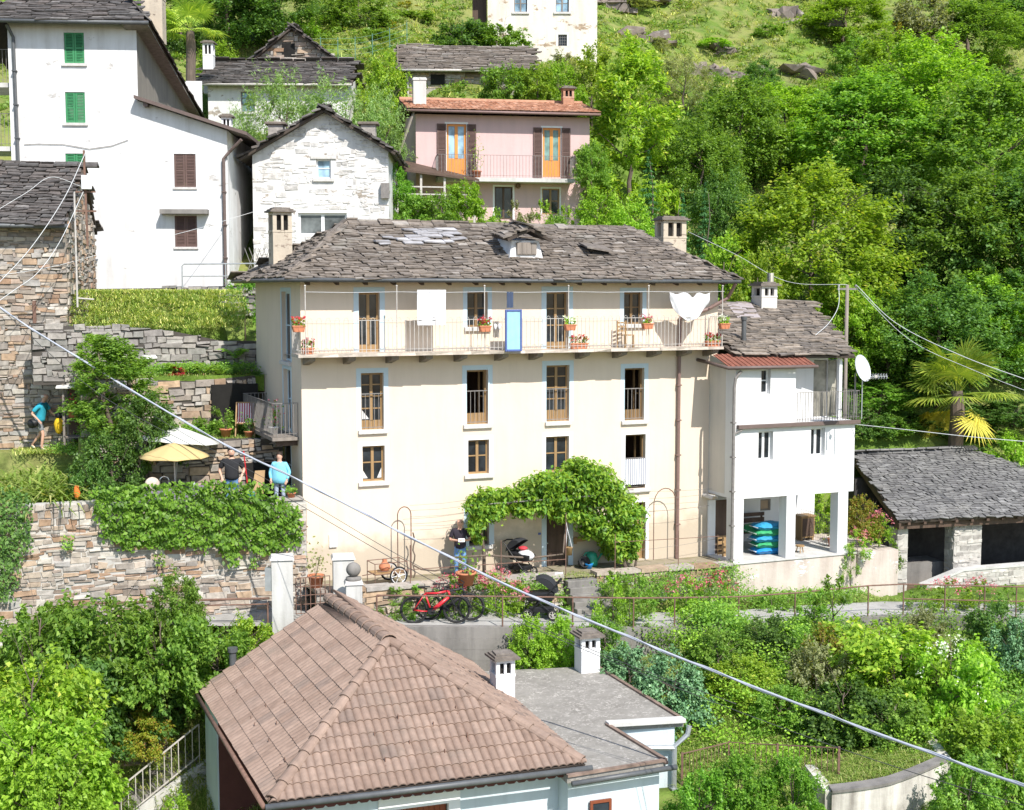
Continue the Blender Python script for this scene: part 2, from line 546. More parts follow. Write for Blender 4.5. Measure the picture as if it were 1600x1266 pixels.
slate=M_island('stone_slate',[(0,(.13,.11,.095)),(.25,(.18,.152,.128)),(.45,(.225,.19,.16)),(.6,(.165,.142,.124)),(.8,(.26,.218,.182)),(.93,(.20,.175,.155)),(1,(.36,.325,.29))],.85,.6,10,.4,7,patch=((.27,.255,.225),.56,1.1,.55))
slate_dark=M_island('dark_stone_slate',[(0,(.07,.064,.06)),(.3,(.105,.095,.09)),(.6,(.14,.12,.11)),(.85,(.10,.095,.092)),(1,(.20,.185,.175))],.8,.6,10,.4,7)
slate_grey=M_island('grey_stone_slate',[(0,(.115,.112,.112)),(.3,(.165,.16,.16)),(.6,(.20,.195,.19)),(.85,(.145,.142,.14)),(1,(.25,.245,.24))],.8,.5,10,.25,7,patch=((.30,.29,.27),.55,1.3,.5))
slate_pale=M_island('new_pale_slate',[(0,(.26,.25,.25)),(.4,(.36,.35,.36)),(1,(.50,.49,.50))],.7,.4,10,.2,7)
slate_warm=M_island('warm_stone_slate',[(0,(.13,.115,.10)),(.3,(.22,.188,.16)),(.55,(.30,.25,.205)),(.75,(.18,.16,.145)),(1,(.40,.34,.28))],.8,.6,10,.4,7)
under=M_plain('roof_boards',(.07,.055,.045),.9,.3)
rooftile=M_island('concrete_tile',[(0,(.24,.168,.132)),(.35,(.275,.196,.156)),(.75,(.30,.216,.172)),(.93,(.255,.185,.15)),(1,(.20,.15,.125))],.85,.35,25,.22,5,patch=((.17,.145,.12),.55,.8,.4))
terracotta_tile=M_island('clay_tile',[(0,(.34,.16,.10)),(.4,(.46,.25,.165)),(.7,(.40,.21,.14)),(1,(.54,.34,.25))],.85,.3,20,.3,6)
rust=M_plain('rusty_sheet',(.20,.075,.05),.8,.35,6,.4)
sheet_grey=M_plain('grey_sheet',(.33,.29,.29),.6,.15,3,.1)
gutter=M_plain('grey_gutter',(.10,.105,.11),.5,.2,5,.1,metal=.2)
gutter_brown=M_plain('brown_gutter',(.13,.095,.085),.5,.15,5,.1)
pipe_brown=M_plain('brown_downpipe',(.20,.13,.115),.5,.15,5,.1)
iron=M_plain('grey_iron',(.20,.185,.175),.65,.25,8,.15)
iron_pale=M_plain('pale_iron',(.46,.43,.40),.6,.2,8,.1)
iron_rust=M_plain('rusty_iron',(.17,.10,.075),.85,.35,9,.3)
galv=M_plain('galvanised_pipe',(.42,.44,.46),.4,.15,6,.05,metal=.5)
chrome=M_plain('bright_steel',(.6,.6,.6),.2,.1,6,0,metal=.9)
wood=M_plain('honey_wood',(.30,.19,.09),.6,.2,6,.15,stretch=(1,1,.15))
wood_dark=M_plain('dark_wood',(.085,.055,.04),.7,.3,6,.2,stretch=(1,1,.15))
wood_grey=M_plain('weathered_timber',(.22,.19,.165),.85,.3,6,.3,stretch=(1,1,.2))
wood_red=M_plain('red_brown_wood',(.20,.055,.025),.6,.2,6,.1,stretch=(1,1,.15))
orange_wood=M_plain('orange_varnished_wood',(.62,.25,.06),.5,.12,6,.05,stretch=(1,1,.15))
maroon=M_plain('maroon_paint',(.10,.035,.03),.7,.15)
shutter_green=M_plain('green_paint',(.045,.215,.09),.55,.12,5,.05)
shutter_brown=M_plain('brown_shutter_paint',(.12,.075,.065),.7,.15)
glass=M_glass('window_glass')
glass_blue=M_glass('painted_sky_glass',(.20,.30,.38),.1)  # reflected sky painted in as a pale blue base colour
glass_green=M_glass('curtained_glass',(.12,.20,.18),.1)
curtain=M_plain('net_curtain',(.55,.55,.55),.95,.1,8,.3)
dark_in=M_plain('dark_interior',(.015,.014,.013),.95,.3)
asphalt=M_plaster('asphalt',(.37,.36,.345),(.23,.222,.21),.8,.5)
soil=M_plain('soil',(.12,.085,.055),.95,.35,6,.6)
cloth_white=M_plain('white_cotton',(.60,.60,.62),.95,.04,6,.2)
cloth_blue=M_plain('cyan_cloth',(.28,.50,.57),.9,.1)
cloth_navy=M_plain('blue_piping',(.08,.12,.30),.8,.1)
cloth_dark=M_plain('dark_blue_cloth',(.05,.07,.12),.9,.15)
terracotta=M_plain('terracotta',(.50,.19,.10),.8,.15,6,.2)
plastic_black=M_plain('black_plastic',(.018,.018,.02),.5,.2,6,.05)
rubber=M_plain('rubber',(.02,.02,.02),.85,.2,8,.1)
plastic_green=M_plain('green_plastic',(.03,.28,.18),.4,.1,6,0)
plastic_blue=M_plain('blue_plastic',(.02,.22,.55),.4,.1,6,0)
red_paint=M_plain('red_bike_paint',(.50,.02,.03),.35,.1,6,0,spec=.5)
skin_m=M_plain('skin',(.56,.33,.24),.55,.08,8,0)
hair_dark=M_plain('dark_hair',(.03,.02,.015),.7,.2,20,.3)
hair_grey=M_plain('grey_hair',(.55,.53,.50),.8,.15,20,.3)
leaf_a=M_leaf('leaf_bright',[(0,(.085,.145,.014)),(.5,(.15,.235,.022)),(1,(.22,.31,.035))])
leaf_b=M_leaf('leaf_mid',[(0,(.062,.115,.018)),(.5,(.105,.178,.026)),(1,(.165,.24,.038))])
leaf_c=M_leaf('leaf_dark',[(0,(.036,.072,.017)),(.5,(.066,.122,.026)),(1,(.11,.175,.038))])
leaf_d=M_leaf('leaf_yellow_green',[(0,(.10,.155,.016)),(.5,(.165,.235,.024)),(.93,(.22,.28,.032)),(1,(.34,.32,.05))])
leaf_ivy=M_leaf('leaf_ivy',[(0,(.045,.10,.012)),(.5,(.09,.178,.018)),(1,(.15,.25,.03))])
leaf_willow=M_leaf('leaf_grey_green',[(0,(.10,.16,.05)),(.5,(.16,.23,.075)),(1,(.23,.30,.11))])
leaf_olive=M_leaf('leaf_olive',[(0,(.10,.11,.045)),(1,(.22,.22,.10))])
leaf_orange=M_leaf('leaf_autumn',[(0,(.085,.125,.018)),(.45,(.16,.17,.022)),(.8,(.21,.145,.03)),(1,(.19,.085,.035))])
leaf_conifer=M_leaf('needles',[(0,(.022,.07,.02)),(1,(.06,.15,.04))],.15)
leaf_bluegreen=M_leaf('needles_bluegreen',[(0,(.05,.11,.045)),(1,(.12,.20,.09))],.15)
leaf_palm=M_leaf('palm_frond',[(0,(.10,.15,.02)),(.6,(.18,.235,.03)),(1,(.30,.31,.05))],.3)
leaf_palm_old=M_leaf('old_palm_frond',[(0,(.28,.24,.03)),(1,(.42,.34,.05))],.3)
grass_m=M_leaf('grass_blade',[(0,(.075,.115,.018)),(.5,(.125,.175,.03)),(.75,(.19,.22,.05)),(1,(.30,.26,.11))],.35)
grass_dry=M_leaf('dry_grass_blade',[(0,(.20,.25,.04)),(.5,(.34,.33,.09)),(1,(.48,.40,.16))],.3)
petal_pink=M_leaf('pink_petals',[(0,(.50,.10,.16)),(1,(.72,.28,.34))],.3,hue=0)
petal_red=M_leaf('red_petals',[(0,(.55,.03,.05)),(1,(.70,.10,.12))],.3,hue=0)
petal_white=M_leaf('white_petals',[(0,(.70,.72,.60)),(1,(.82,.82,.76))],.3,hue=0)
petal_yellow=M_leaf('broom_flowers',[(0,(.12,.20,.025)),(.5,(.2,.27,.03)),(.7,(.48,.36,.03)),(1,(.62,.43,.035))],.3,hue=0)
bark=M_plain('bark',(.13,.10,.08),.9,.35,8,.6,stretch=(1,1,.3))
M=Frame(-5.78,36.8,22.8)
ROAD=[atz(*p)for p in[]]
ROADPTS=[(-40,33.6,-.35),(-22,33.9,-.5),(-12,34.2,-.6),(-5.6,34.45,-.7),(-2.3,34.8,-.8),(3.4,35.8,-1.1),(6.2,37.2,-1.4),(9,38.6,-1.55),(11.6,39.4,-1.62),(15,39.4,-1.7),(22,40.2,-1.9),(45,42,-2.3)]
_rx=np.array([p[0]for p in ROADPTS]);_ry=np.array([p[1]for p in ROADPTS]);_rz=np.array([p[2]for p in ROADPTS])
def road_edge(x):return float(np.interp(x,_rx,_ry)),float(np.interp(x,_rx,_rz))
ROADW=1.75
CTRL=[(-14,20,-8),(-8,20,-7),(0,20,-6.5),(8,20,-6),(16,20,-6.5),(-25,22,-8),(28,22,-7),(-12,29.5,-4.8),(-9,30.5,-5.3),(-16,29,-4),(-6.5,29,-4.5),(-13,32.4,-1.9),(-9.5,32.8,-1.8),(-18,32.5,-1.9),(-25,31,-2.5),(0,32,-3.6),(4.6,32.5,-2.7),(9,33,-2.8),(13,33,-3.0),(3,29.5,-3.0),(6,29.3,-3.0),(10,29,-3.3),(14,30,-3.6),(9,26,-4.5),(14,26,-4.8),(22,32,-4),(30,34,-4.5),(6.5,35.6,-1.9),(10.5,37.5,-2.2),(14.5,37.6,-2.4),(3,34.4,-1.9),(-12,36.5,1.6),(-18,36.5,1.6),(-26,36.5,1.3),(-3,43.5,3),(0,46,6.2),(4,48,6.2),(8,49.5,4.4),(2,38,-.3),(5,41,-.3),(-6.5,50,8.5),(-9,49,8.2),(-16,49,8.1),(-11,49,8.1),(-22,50,8),(-3,57,10.3),(3,59,10.5),(-1,55,9.2),(-12,66,15.5),(-6,65,15.3),(-4,68,17.8),(2,69,17.8),(6,70,17),(-8,71,18.2),(2,80,21.8),(5,82,21.8),(-20,85,25),(-32,60,14),(-25,52,9),(-32,44,4),(10,60,9),(20,60,8),(15,50,2.6),(24,50,1.5),(12,46,.2),(18,44.5,-1.2),(26,45,-1.2),(36,48,0),(14,75,16.5),(25,78,17),(20,95,25),(0,100,30),(35,95,23.5),(-30,100,33),(0,130,47),(40,130,44),(-40,130,49),(55,60,6),(55,40,-3),(-55,60,14),(-55,35,1),(0,160,62),(50,160,60),(-50,160,64),(70,100,24),(-70,100,33),(70,20,-9),(-70,20,-9),(42,24,-8),(-42,24,-8),(10,82,20.2),(8,92,25.5),(30,62,8.5),(14,88,22)]
_cp=np.array(CTRL,float)
_d=np.linalg.norm(_cp[:,None,:2]-_cp[None,:,:2],axis=2)
_n=len(CTRL)
_A=np.zeros((_n+3,_n+3));_A[:_n,:_n]=_d+np.eye(_n)*-.6
_A[:_n,_n:]=np.c_[np.ones(_n),_cp[:,:2]];_A[_n:,:_n]=_A[:_n,_n:].T
_wt=np.linalg.solve(_A,np.r_[_cp[:,2],0,0,0])
def rbf(x,y):
 d=np.sqrt((_cp[:,0]-x)**2+(_cp[:,1]-y)**2)
 return float(d@_wt[:_n]+_wt[_n]+_wt[_n+1]*x+_wt[_n+2]*y)
def lerp(a,b,t):return a+(b-a)*min(1,max(0,t))
bA,bB=at(1410,812,43.7),at(1605,806,45.0)
FBn=Frame(bA.x,bA.y,math.degrees(math.atan2(bB.y-bA.y,bB.x-bA.x)))
def ground(x,y):
 if x>9 and y>38:
  p=FBn.loc((x,y,0))
  if-.2<p.x<11 and .1<p.y<4.3:return-2.2
  if-1.2<p.x<16 and p.y<=.1 and y>road_edge(x)[0]+ROADW+.2:return road_edge(x)[1]-.12
 z=rbf(x,y)
 u=M.c*(x-M.X)+M.s*(y-M.Y);v=-M.s*(x-M.X)+M.c*(y-M.Y)
 ye,rz=road_edge(x)
 if x>-30 and y>ye+.15 and y<ye+ROADW+.25:return rz-.06
 if u<0 and y>=ye+ROADW+.25 and v<-.45 and x<-5:return rz-.06
 if-24<x and u<.05 and v>=-.45:
  if u>-5.4:
   if v<2.2:return 1.93
   if v<4.6:return 3.75
   if v<6.3:return 5.45
   if v<9.6:return lerp(6.75,7.95,(v-6.3)/2.2)
  elif y<39.6:return 2.35
  elif y<41.4:return 3.12
  elif y<46:return lerp(3.3,8.0,(y-42)/4)
 if 0<=u<=13 and 0<=v<=6:return-.45
 if-.3<=u<=12.95 and-1.75<=v<0:return lerp(-.06,-.33,u/12)-.02
 if 12.9<u<19.9 and-1.5<=v<3.6:return-.6
 if 0<=u<19 and v<-1.7 and y>=ye+ROADW+.2:
  dd=(-1.7-v)
  top=lerp(-.12,-.36,u/12)if u<12.9 else rz+.12
  return lerp(top,rz+.1,dd/max(.3,(y-(ye+ROADW))+dd)*1.1)
 return z
def grid_mesh(name,xs,ys,fn):
 V=[(x,y,fn(x,y))for y in ys for x in xs]
 nx,ny=len(xs),len(ys)
 Fs=[(j*nx+i,j*nx+i+1,(j+1)*nx+i+1,(j+1)*nx+i)for j in range(ny-1)for i in range(nx-1)]
 me=bpy.data.meshes.new(name);me.from_pydata(V,[],Fs);me.update()
 return me
def M_ground():
 m,n,l,b=new_mat('hillside_ground')
 a=noise(n,l,.12,8,rough=.65);c2=noise(n,l,1.3,8)
 r1=ramp(n,l,a.outputs['Fac'],[(.3,(.07,.12,.024)),(.43,(.13,.21,.035)),(.53,(.22,.23,.08)),(.6,(.11,.18,.032)),(.74,(.25,.20,.12))])
 r2=ramp(n,l,c2.outputs['Fac'],[(.3,(.5,.5,.5)),(.5,(1,1,1)),(.72,(1.0,.95,.8))])
 l.new(mixc(n,l,1.0,r1.outputs['Color'],r2.outputs['Color'],'MULTIPLY'),b.inputs['Base Color'])
 b.inputs['Roughness'].default_value=.95;b.inputs['Specular IOR Level'].default_value=.1
 nb=noise(n,l,3,8)
 bump(n,l,b,nb.outputs['Fac'],.8,.15)
 return m
ground_m=M_ground()
xs=sorted(set([round(x,2)for x in list(np.arange(-90,-26,4))+list(np.arange(-26,26,.45))+list(np.arange(26,100,4))]))
ys=sorted(set([round(y,2)for y in list(np.arange(10,26,1.5))+list(np.arange(26,52,.4))+list(np.arange(52,110,1.6))+list(np.arange(110,190,5))]))
def hill_h(x,y):
 z=ground(x,y)
 if y<48:
  g=[z]+[ground(x+a,y+b)for a in(-.5,0,.5)for b in(-.5,0,.5)]
  if max(g)-min(g)>.5:z=min(g)-.04
 if y>60:z+=.5*math.sin(x*.35+y*.21)+.35*math.sin(x*.9-y*.5)
 return z
o=link_mesh('hillside',grid_mesh('hillside',xs,ys,hill_h),ground_m,smooth=True)
tag(o,'steep green hillside rising behind the village','hillside',kind='structure')
def floor_slab(name,label,pts,z,th=.5):
 mb=MB();mb.prism([(p[0],p[1],z-th)for p in pts],(0,0,th));tag(mb.build(name,ground_m),label,name,kind='structure')
mw=lambda u,v:M.w(u,v)
floor_slab('terrace','lowest garden terrace behind the ivy hung wall',[mw(-5.5,-.3),mw(-.02,-.3),mw(-.02,2.12),mw(-5.5,2.12)],1.94)
floor_slab('terrace','middle garden terrace with the deck chair',[mw(-5.5,2.12),mw(-.02,2.12),mw(-.02,4.62),mw(-5.5,4.62)],3.76)
floor_slab('terrace','upper garden terrace below the dry stone wall',[mw(-5.4,4.62),mw(-.02,4.62),mw(-.02,6.32),mw(-5.4,6.32)],5.46)
floor_slab('terrace','overgrown terrace at the left edge',[mw(-15,-.3),mw(-5.4,-.3),mw(-5.4,3.4),(-12.5,40.75),(-23,40.75),(-23,30.9)],2.36)
floor_slab('path','footpath along the stone house',[(-23,40.72),(-12.5,40.76),(-12.3,42),(-23,42)],3.13)
mb=MB()
xs2=list(np.arange(-32,40,.5))
for i in range(len(xs2)-1):
 a,b=xs2[i],xs2[i+1]
 (ya,za),(yb,zb)=road_edge(a),road_edge(b)
 for k in range(4):
  f0,f1=k/4*ROADW,(k+1)/4*ROADW
  cr=lambda f:.02*math.sin(f/ROADW*math.pi)
  mb.poly([(a,ya+f0,za+cr(f0)),(b,yb+f0,zb+cr(f0)),(b,yb+f1,zb+cr(f1)),(a,ya+f1,za+cr(f1))])
o=mb.build('lane',asphalt,smooth=True)
tag(o,'narrow grey asphalt lane running past the cream house','lane',kind='structure')
mb=MB()
for i in range(26):
 u0,u1=-.1+i*.5,-.1+(i+1)*.5
 for k in range(3):
  v0,v1=-1.7+k*.58,-1.7+(k+1)*.58
  Z=lambda u:lerp(-.06,-.33,u/12)+.02
  mb.poly([M.w(u0,v0,Z(u0)),M.w(u1,v0,Z(u1)),M.w(u1,v1,Z(u1)),M.w(u0,v1,Z(u0))])
paving_m=M_plaster('earth_paving',(.30,.255,.20),(.17,.16,.08),.9,.7)
tag(mb.build('forecourt',paving_m),'trodden earth and grass strip along the cream facade','forecourt',kind='structure')
PROTO={}
def trunk_mesh(name,h,r,limbs,spread,start=.35,seed=0):
 rr=random.Random(seed)
 mb=MB()
 pts=[(0,0,-.6)]
 x=y=0
 for i in range(1,7):
  x+=rr.uniform(-.04,.04)*h;y+=rr.uniform(-.04,.04)*h
  pts.append((x,y,h*i/6))
 mb.tube(pts,[r*(1.15-.95*i/6)for i in range(7)],7)
 for k in range(limbs):
  f=start+(1-start)*rr.random()*.85
  i=min(5,int(f*6));t=f*6-i
  a=Vector(pts[i]).lerp(Vector(pts[i+1]),t)
  an=rr.uniform(0,6.28);L=spread*rr.uniform(.6,1.0)
  d=Vector((math.cos(an),math.sin(an),rr.uniform(.25,.9)))
  p=[a,a+d*L*.4,a+d*L*.72+Vector((0,0,.1*L)),a+d*L+Vector((0,0,.12*L))]
  r0=r*(1.05-.85*f)*.55
  mb.tube(p,[r0,r0*.7,r0*.4,r0*.15],5)
  for q in range(2):
   b=p[1].lerp(p[2],rr.random())
   d2=(d+Vector((rr.uniform(-1,1),rr.uniform(-1,1),rr.uniform(-.2,.8)))).normalized()
   mb.tube([b,b+d2*L*.3,b+d2*L*.5],[r0*.4,r0*.25,r0*.08],4)
 me=bpy.data.meshes.new(name);me.from_pydata(mb.v,[],mb.f);me.update()
 me.polygons.foreach_set('use_smooth',[True]*len(me.polygons))
 return me
def crown_mesh(name,rx,ry,z0,z1,clumps,per,crad,L,W,shape='egg',up=.55,gap=.5):
 cz,hz=(z0+z1)/2,(z1-z0)/2
 d=unit(RNG.normal(size=(clumps,3)))
 rad=RNG.uniform(gap,1.0,clumps)**.5*np.where(RNG.random(clumps)<.15,1.16,1.0)
 c=d*rad[:,None]
 if shape=='egg':
  k=1-.28*c[:,2]
  c[:,0]*=k;c[:,1]*=k
 elif shape=='cone':
  t=(c[:,2]+1)/2
  k=(1.08-t)
  n=np.hypot(c[:,0],c[:,1])+1e-6
  rr=np.sqrt(RNG.uniform(.15,1,clumps))*k
  c[:,0]*=rr/n;c[:,1]*=rr/n
 elif shape=='dome':
  c[:,2]=np.abs(c[:,2])*2-1
  n=np.clip(1-((c[:,2]+1)/2)**2,.05,1)**.5
  m=np.hypot(c[:,0],c[:,1])+1e-6
  rr=np.sqrt(RNG.uniform(.2,1,clumps))*n
  c[:,0]*=rr/m;c[:,1]*=rr/m
 jit=1+.12*np.sin(3*np.arctan2(c[:,1],c[:,0])+RNG.uniform(0,6))
 c=c*np.array([rx,ry,hz])*np.stack([jit,jit,np.ones_like(jit)],1)+np.array([0,0,cz])
 cr=crad*RNG.uniform(.6,1.35,clumps)
 S=5;idx=np.repeat(np.arange(clumps),S)
 out=unit((c-np.array([0,0,cz-hz*.35]))[idx])*.75+np.array([0,0,.22])+RNG.normal(0,.55,(clumps*S,3))
 out=unit(out);L0=cr[idx]*RNG.uniform(.9,2.0,clumps*S)
 k=max(4,per//S);j2=np.repeat(np.arange(clumps*S),k)
 t=RNG.uniform(-.25,1,len(j2))[:,None]
 ax=out[j2]
 pos=c[idx][j2]+ax*t*L0[j2][:,None]-np.array([0,0,.16])*(t**2)*L0[j2][:,None]+RNG.normal(0,1,(len(j2),3))*(cr[idx][j2]*.26)[:,None]*(1.15-t*.8)
 nr=unit(ax*.25+np.array([0,0,up+.25])+RNG.normal(size=pos.shape)*.5)
 td=unit(pos-np.array([0,0,cz]))*.6+np.array([0,0,-.5])
 return leaf_mesh(name,pos,nr,L,W,td)
def proto_tree(key,h,rx,z0,z1,clumps,per,crad,L,W,shape='egg',tr=.16,limbs=9,gap=.5):
 PROTO[key]=(trunk_mesh(key+'_trunk',z1*.86,tr,limbs,rx*.9,seed=len(PROTO)),crown_mesh(key+'_crown',rx,rx,z0,z1,clumps,per,crad,L,W,shape,gap=gap))
proto_tree('broad1',9,3.4,1.2,9.0,150,190,.78,.22,.125)
proto_tree('broad2',8,3.0,.8,8.0,130,190,.72,.20,.12,'egg',gap=.4)
proto_tree('broad3',10,3.6,1.4,10.0,160,180,.8,.24,.135)
proto_tree('laurel',7,2.0,.4,7.4,110,150,.55,.30,.10,'egg',tr=.13,gap=.45)
proto_tree('roundtree',4,1.5,.6,3.8,56,170,.42,.15,.09,tr=.09,limbs=7)
proto_tree('magnolia',5,1.15,.3,5.2,80,170,.40,.15,.07,'egg',tr=.09,limbs=8,gap=.4)
proto_tree('thinleaf',5,2.0,.4,4.0,60,170,.55,.20,.045,'egg',tr=.08,limbs=10)
proto_tree('shrub1',2,1.15,.05,1.75,60,190,.28,.095,.06,'dome',tr=.05,limbs=8)
proto_tree('shrub2',2,1.1,.05,1.6,64,180,.26,.08,.055,'dome',tr=.05,limbs=8)
proto_tree('shrub3',1.4,.7,.03,1.1,26,140,.22,.075,.045,'dome',tr=.03,limbs=7)
proto_tree('weed',.8,.42,.02,.75,18,90,.13,.07,.028,'dome',tr=.015,limbs=6)
proto_tree('bigleaf',2,1.1,.05,1.7,60,170,.27,.115,.07,'dome',tr=.05,limbs=8)
def conifer_mesh(name,h,r,tiers,L):
 P,Nn=[],[]
 for i in range(tiers):
  t=i/(tiers-1)
  z=.25*h*.2+h*.97*t
  rr=r*(1-t)**.85+.05
  for k in range(9+int(6*(1-t))):
   a=RNG.uniform(0,6.28)
   m=int(14+60*(1-t))
   f=RNG.uniform(.1,1,m)
   x=np.cos(a)*rr*f;y=np.sin(a)*rr*f
   zz=z-.35*rr*f+.15*rr*f**2+RNG.normal(0,.03,m)
   sp=RNG.normal(0,.10*(1-f[:,None]*.6),(m,2))*rr
   P.append(np.stack([x+sp[:,0],y+sp[:,1],zz],1))
   q=np.tile([np.cos(a)*.3,np.sin(a)*.3,1],(m,1));Nn.append(q)
 P=np.concatenate(P);Nn=unit(np.concatenate(Nn)+RNG.normal(size=P.shape)*.35)
 return leaf_mesh(name,P,Nn,L,L*.35,unit(P*np.array([1,1,0])+1e-5))
PROTO['conifer']=(trunk_mesh('conifer_trunk',4.8,.07,0,.5,seed=3),conifer_mesh('conifer_crown',5,1.1,26,.10))
def palm_meshes():
 mb=MB();mb.tube([(0,0,-.5),(.04,0,1),(0,.03,2.0),(.02,0,2.6)],[.2,.17,.17,.13],10)
 tme=bpy.data.meshes.new('palm_trunk');tme.from_pydata(mb.v,[],mb.f);tme.update()
 out=[]
 for(n,lo,hi)in((26,-.1,1.3),(9,-1.0,-.45)):
  V=[]
  st=MB()
  for k in range(n):
   a=RNG.uniform(0,6.28);el=RNG.uniform(lo,hi)
   d=np.array([math.cos(a)*math.cos(el),math.sin(a)*math.cos(el),math.sin(el)])
   base=np.array([0,0,2.5]);Ls=RNG.uniform(.55,1.0)
   c=base+d*Ls
   up=np.array([0,0,1.0]);sd=np.cross(d,up);sd/=np.linalg.norm(sd)+1e-9
   nn=np.cross(sd,d)
   st.tube([base,base+d*Ls*.5+nn*.03,c],.012,4)
   for j in range(26):
    th=(j/25-.5)*4.4
    dd=d*math.cos(th)+sd*math.sin(th)
    Lf=RNG.uniform(.52,.68)*(1-.12*abs(th)/2.2)
    w=np.cross(dd,nn);w/=np.linalg.norm(w)+1e-9
    m=c+dd*Lf*.55-nn*.02;tip=c+dd*Lf-nn*.10-up*.05
    V.append([c,m+w*.022,tip,m-w*.022])
  V=np.array(V)
  out.append((quads_mesh('palm_fronds',V.reshape(-1,3),len(V)),st))
 return tme,out
PALM=palm_meshes()
def grassclump_mesh(name,n,r,L,W,bend,tilt=.6):
 b=np.c_[RNG.normal(0,r,(n,2)),np.zeros(n)]
 d=RNG.normal(0,tilt,(n,3));d[:,2]=1;d[:,:2]+=b[:,:2]*.5/max(r,.01)
 return blade_mesh(name,b,unit(d),RNG.uniform(.6,1.15,n)*L,W,bend,3)
PROTO['iris']=(None,grassclump_mesh('iris_blades',110,.22,.85,.045,.45))
PROTO['tuft']=(None,grassclump_mesh('tuft_blades',70,.12,.42,.02,.5))
def fern_mesh():
 V=[]
 for k in range(16):
  a=RNG.uniform(0,6.28);Lr=RNG.uniform(.6,1.0)
  h=np.array([math.cos(a),math.sin(a),0]);sd=np.array([-h[1],h[0],0])
  for j in range(18):
   f=(j+1)/18
   c=h*Lr*(f*.75)+np.array([0,0,Lr*(1.0*f-.62*f*f)])
   for s in(-1,1):
    w=.20*Lr*math.sin(math.pi*min(1,f*.9+.12))
    t=c+sd*s*w+h*.05-np.array([0,0,.03])
    e=h*.022
    V.append([c-e,(c+t)/2-e*1.2,t,(c+t)/2+e*1.2])
 V=np.array(V)
 return quads_mesh('fern_fronds',V.reshape(-1,3),len(V))
PROTO['fern']=(None,fern_mesh())
_first={}
def plant(name,proto,P,label,cat,mats=None,s=1.0,sz=None,group=None,crown='crown'):
 tr,cr=PROTO[proto]
 e=empty(name,P,random.uniform(0,6.28),label,cat,group)
 e.scale=(s,s,sz or s)
 if tr is not None:
  t=bpy.data.objects.new('trunk' if cat in('tree','conifer')else 'stems',tr);t.parent=e;COL.objects.link(t)
  if not tr.materials:tr.materials.append(bark)
 key=(proto,mats.name)
 if key not in _first:
  m2=cr if not cr.materials else cr.copy()
  m2.materials.clear();m2.materials.append(mats)
  _first[key]=m2
 c=bpy.data.objects.new(crown if cat in('tree','conifer')else 'foliage',_first[key]);c.parent=e;COL.objects.link(c)
 return e
def flowers(parent,name,n,mat,rx,z0,z1,size=.05,per=7,spread=.06):
 a=RNG.uniform(0,6.28,n);r=np.sqrt(RNG.uniform(0,1,n))*rx
 z=z1-(z1-z0)*(r/rx)**2*RNG.uniform(.6,1.1,n)
 c=np.stack([np.cos(a)*r,np.sin(a)*r,z],1)
 idx=np.repeat(np.arange(n),per)
 pos=c[idx]+RNG.normal(0,spread,(n*per,3))
 nr=unit(RNG.normal(size=pos.shape)*.6+np.array([0,0,1]))
 return link_mesh(name,leaf_mesh(name,pos,nr,size,size*.8),mat,parent)
def leaf_panel(name,o,u,w,n,poly,dens,L,W,mat,thick=.18,parent=None,lumps=.8,sprigs=True):
 o,u,w,n=[np.array(Vector(x),float)for x in(o,u,w,n)]
 ss=[p[0]for p in poly];tt=[p[1]for p in poly]
 area=(max(ss)-min(ss))*(max(tt)-min(tt))
 k=int(area*dens)
 s=RNG.uniform(min(ss),max(ss),k);t=RNG.uniform(min(tt),max(tt),k)
 keep=np.array([inpoly(a+random.gauss(0,.07),b+random.gauss(0,.07),poly)for a,b in zip(s,t)])
 s,t=s[keep],t[keep]
 lump=.5+.5*np.sin(s*5.1/lumps+1.7*np.sin(t*4.3/lumps))*np.sin(t*6.1/lumps+1.3*np.sin(s*3.7/lumps))
 d=thick*(.25+lump*RNG.uniform(.3,1.0,len(s)))
 pos=o+s[:,None]*u+t[:,None]*w+d[:,None]*n
 nr=unit(n*.75+np.array([0,0,.65])+RNG.normal(size=pos.shape)*.42)
 me=leaf_mesh(name,pos,nr,L,W,np.tile(-w*.9+n*.35,(len(pos),1)))
 return link_mesh(name,me,mat,parent)
def pbox(mb,pl,a0,a1,d0,d1,z0,z1):
 k,c=pl[0],pl[1]
 sg=pl[2]if len(pl)>2 else 1
 if k=='v':
  return mb.box(a0,a1,min(c+d0,c+d1),max(c+d0,c+d1),z0,z1)
 x0,x1=c+sg*d0,c+sg*d1
 return mb.box(min(x0,x1),max(x0,x1),a0,a1,z0,z1)
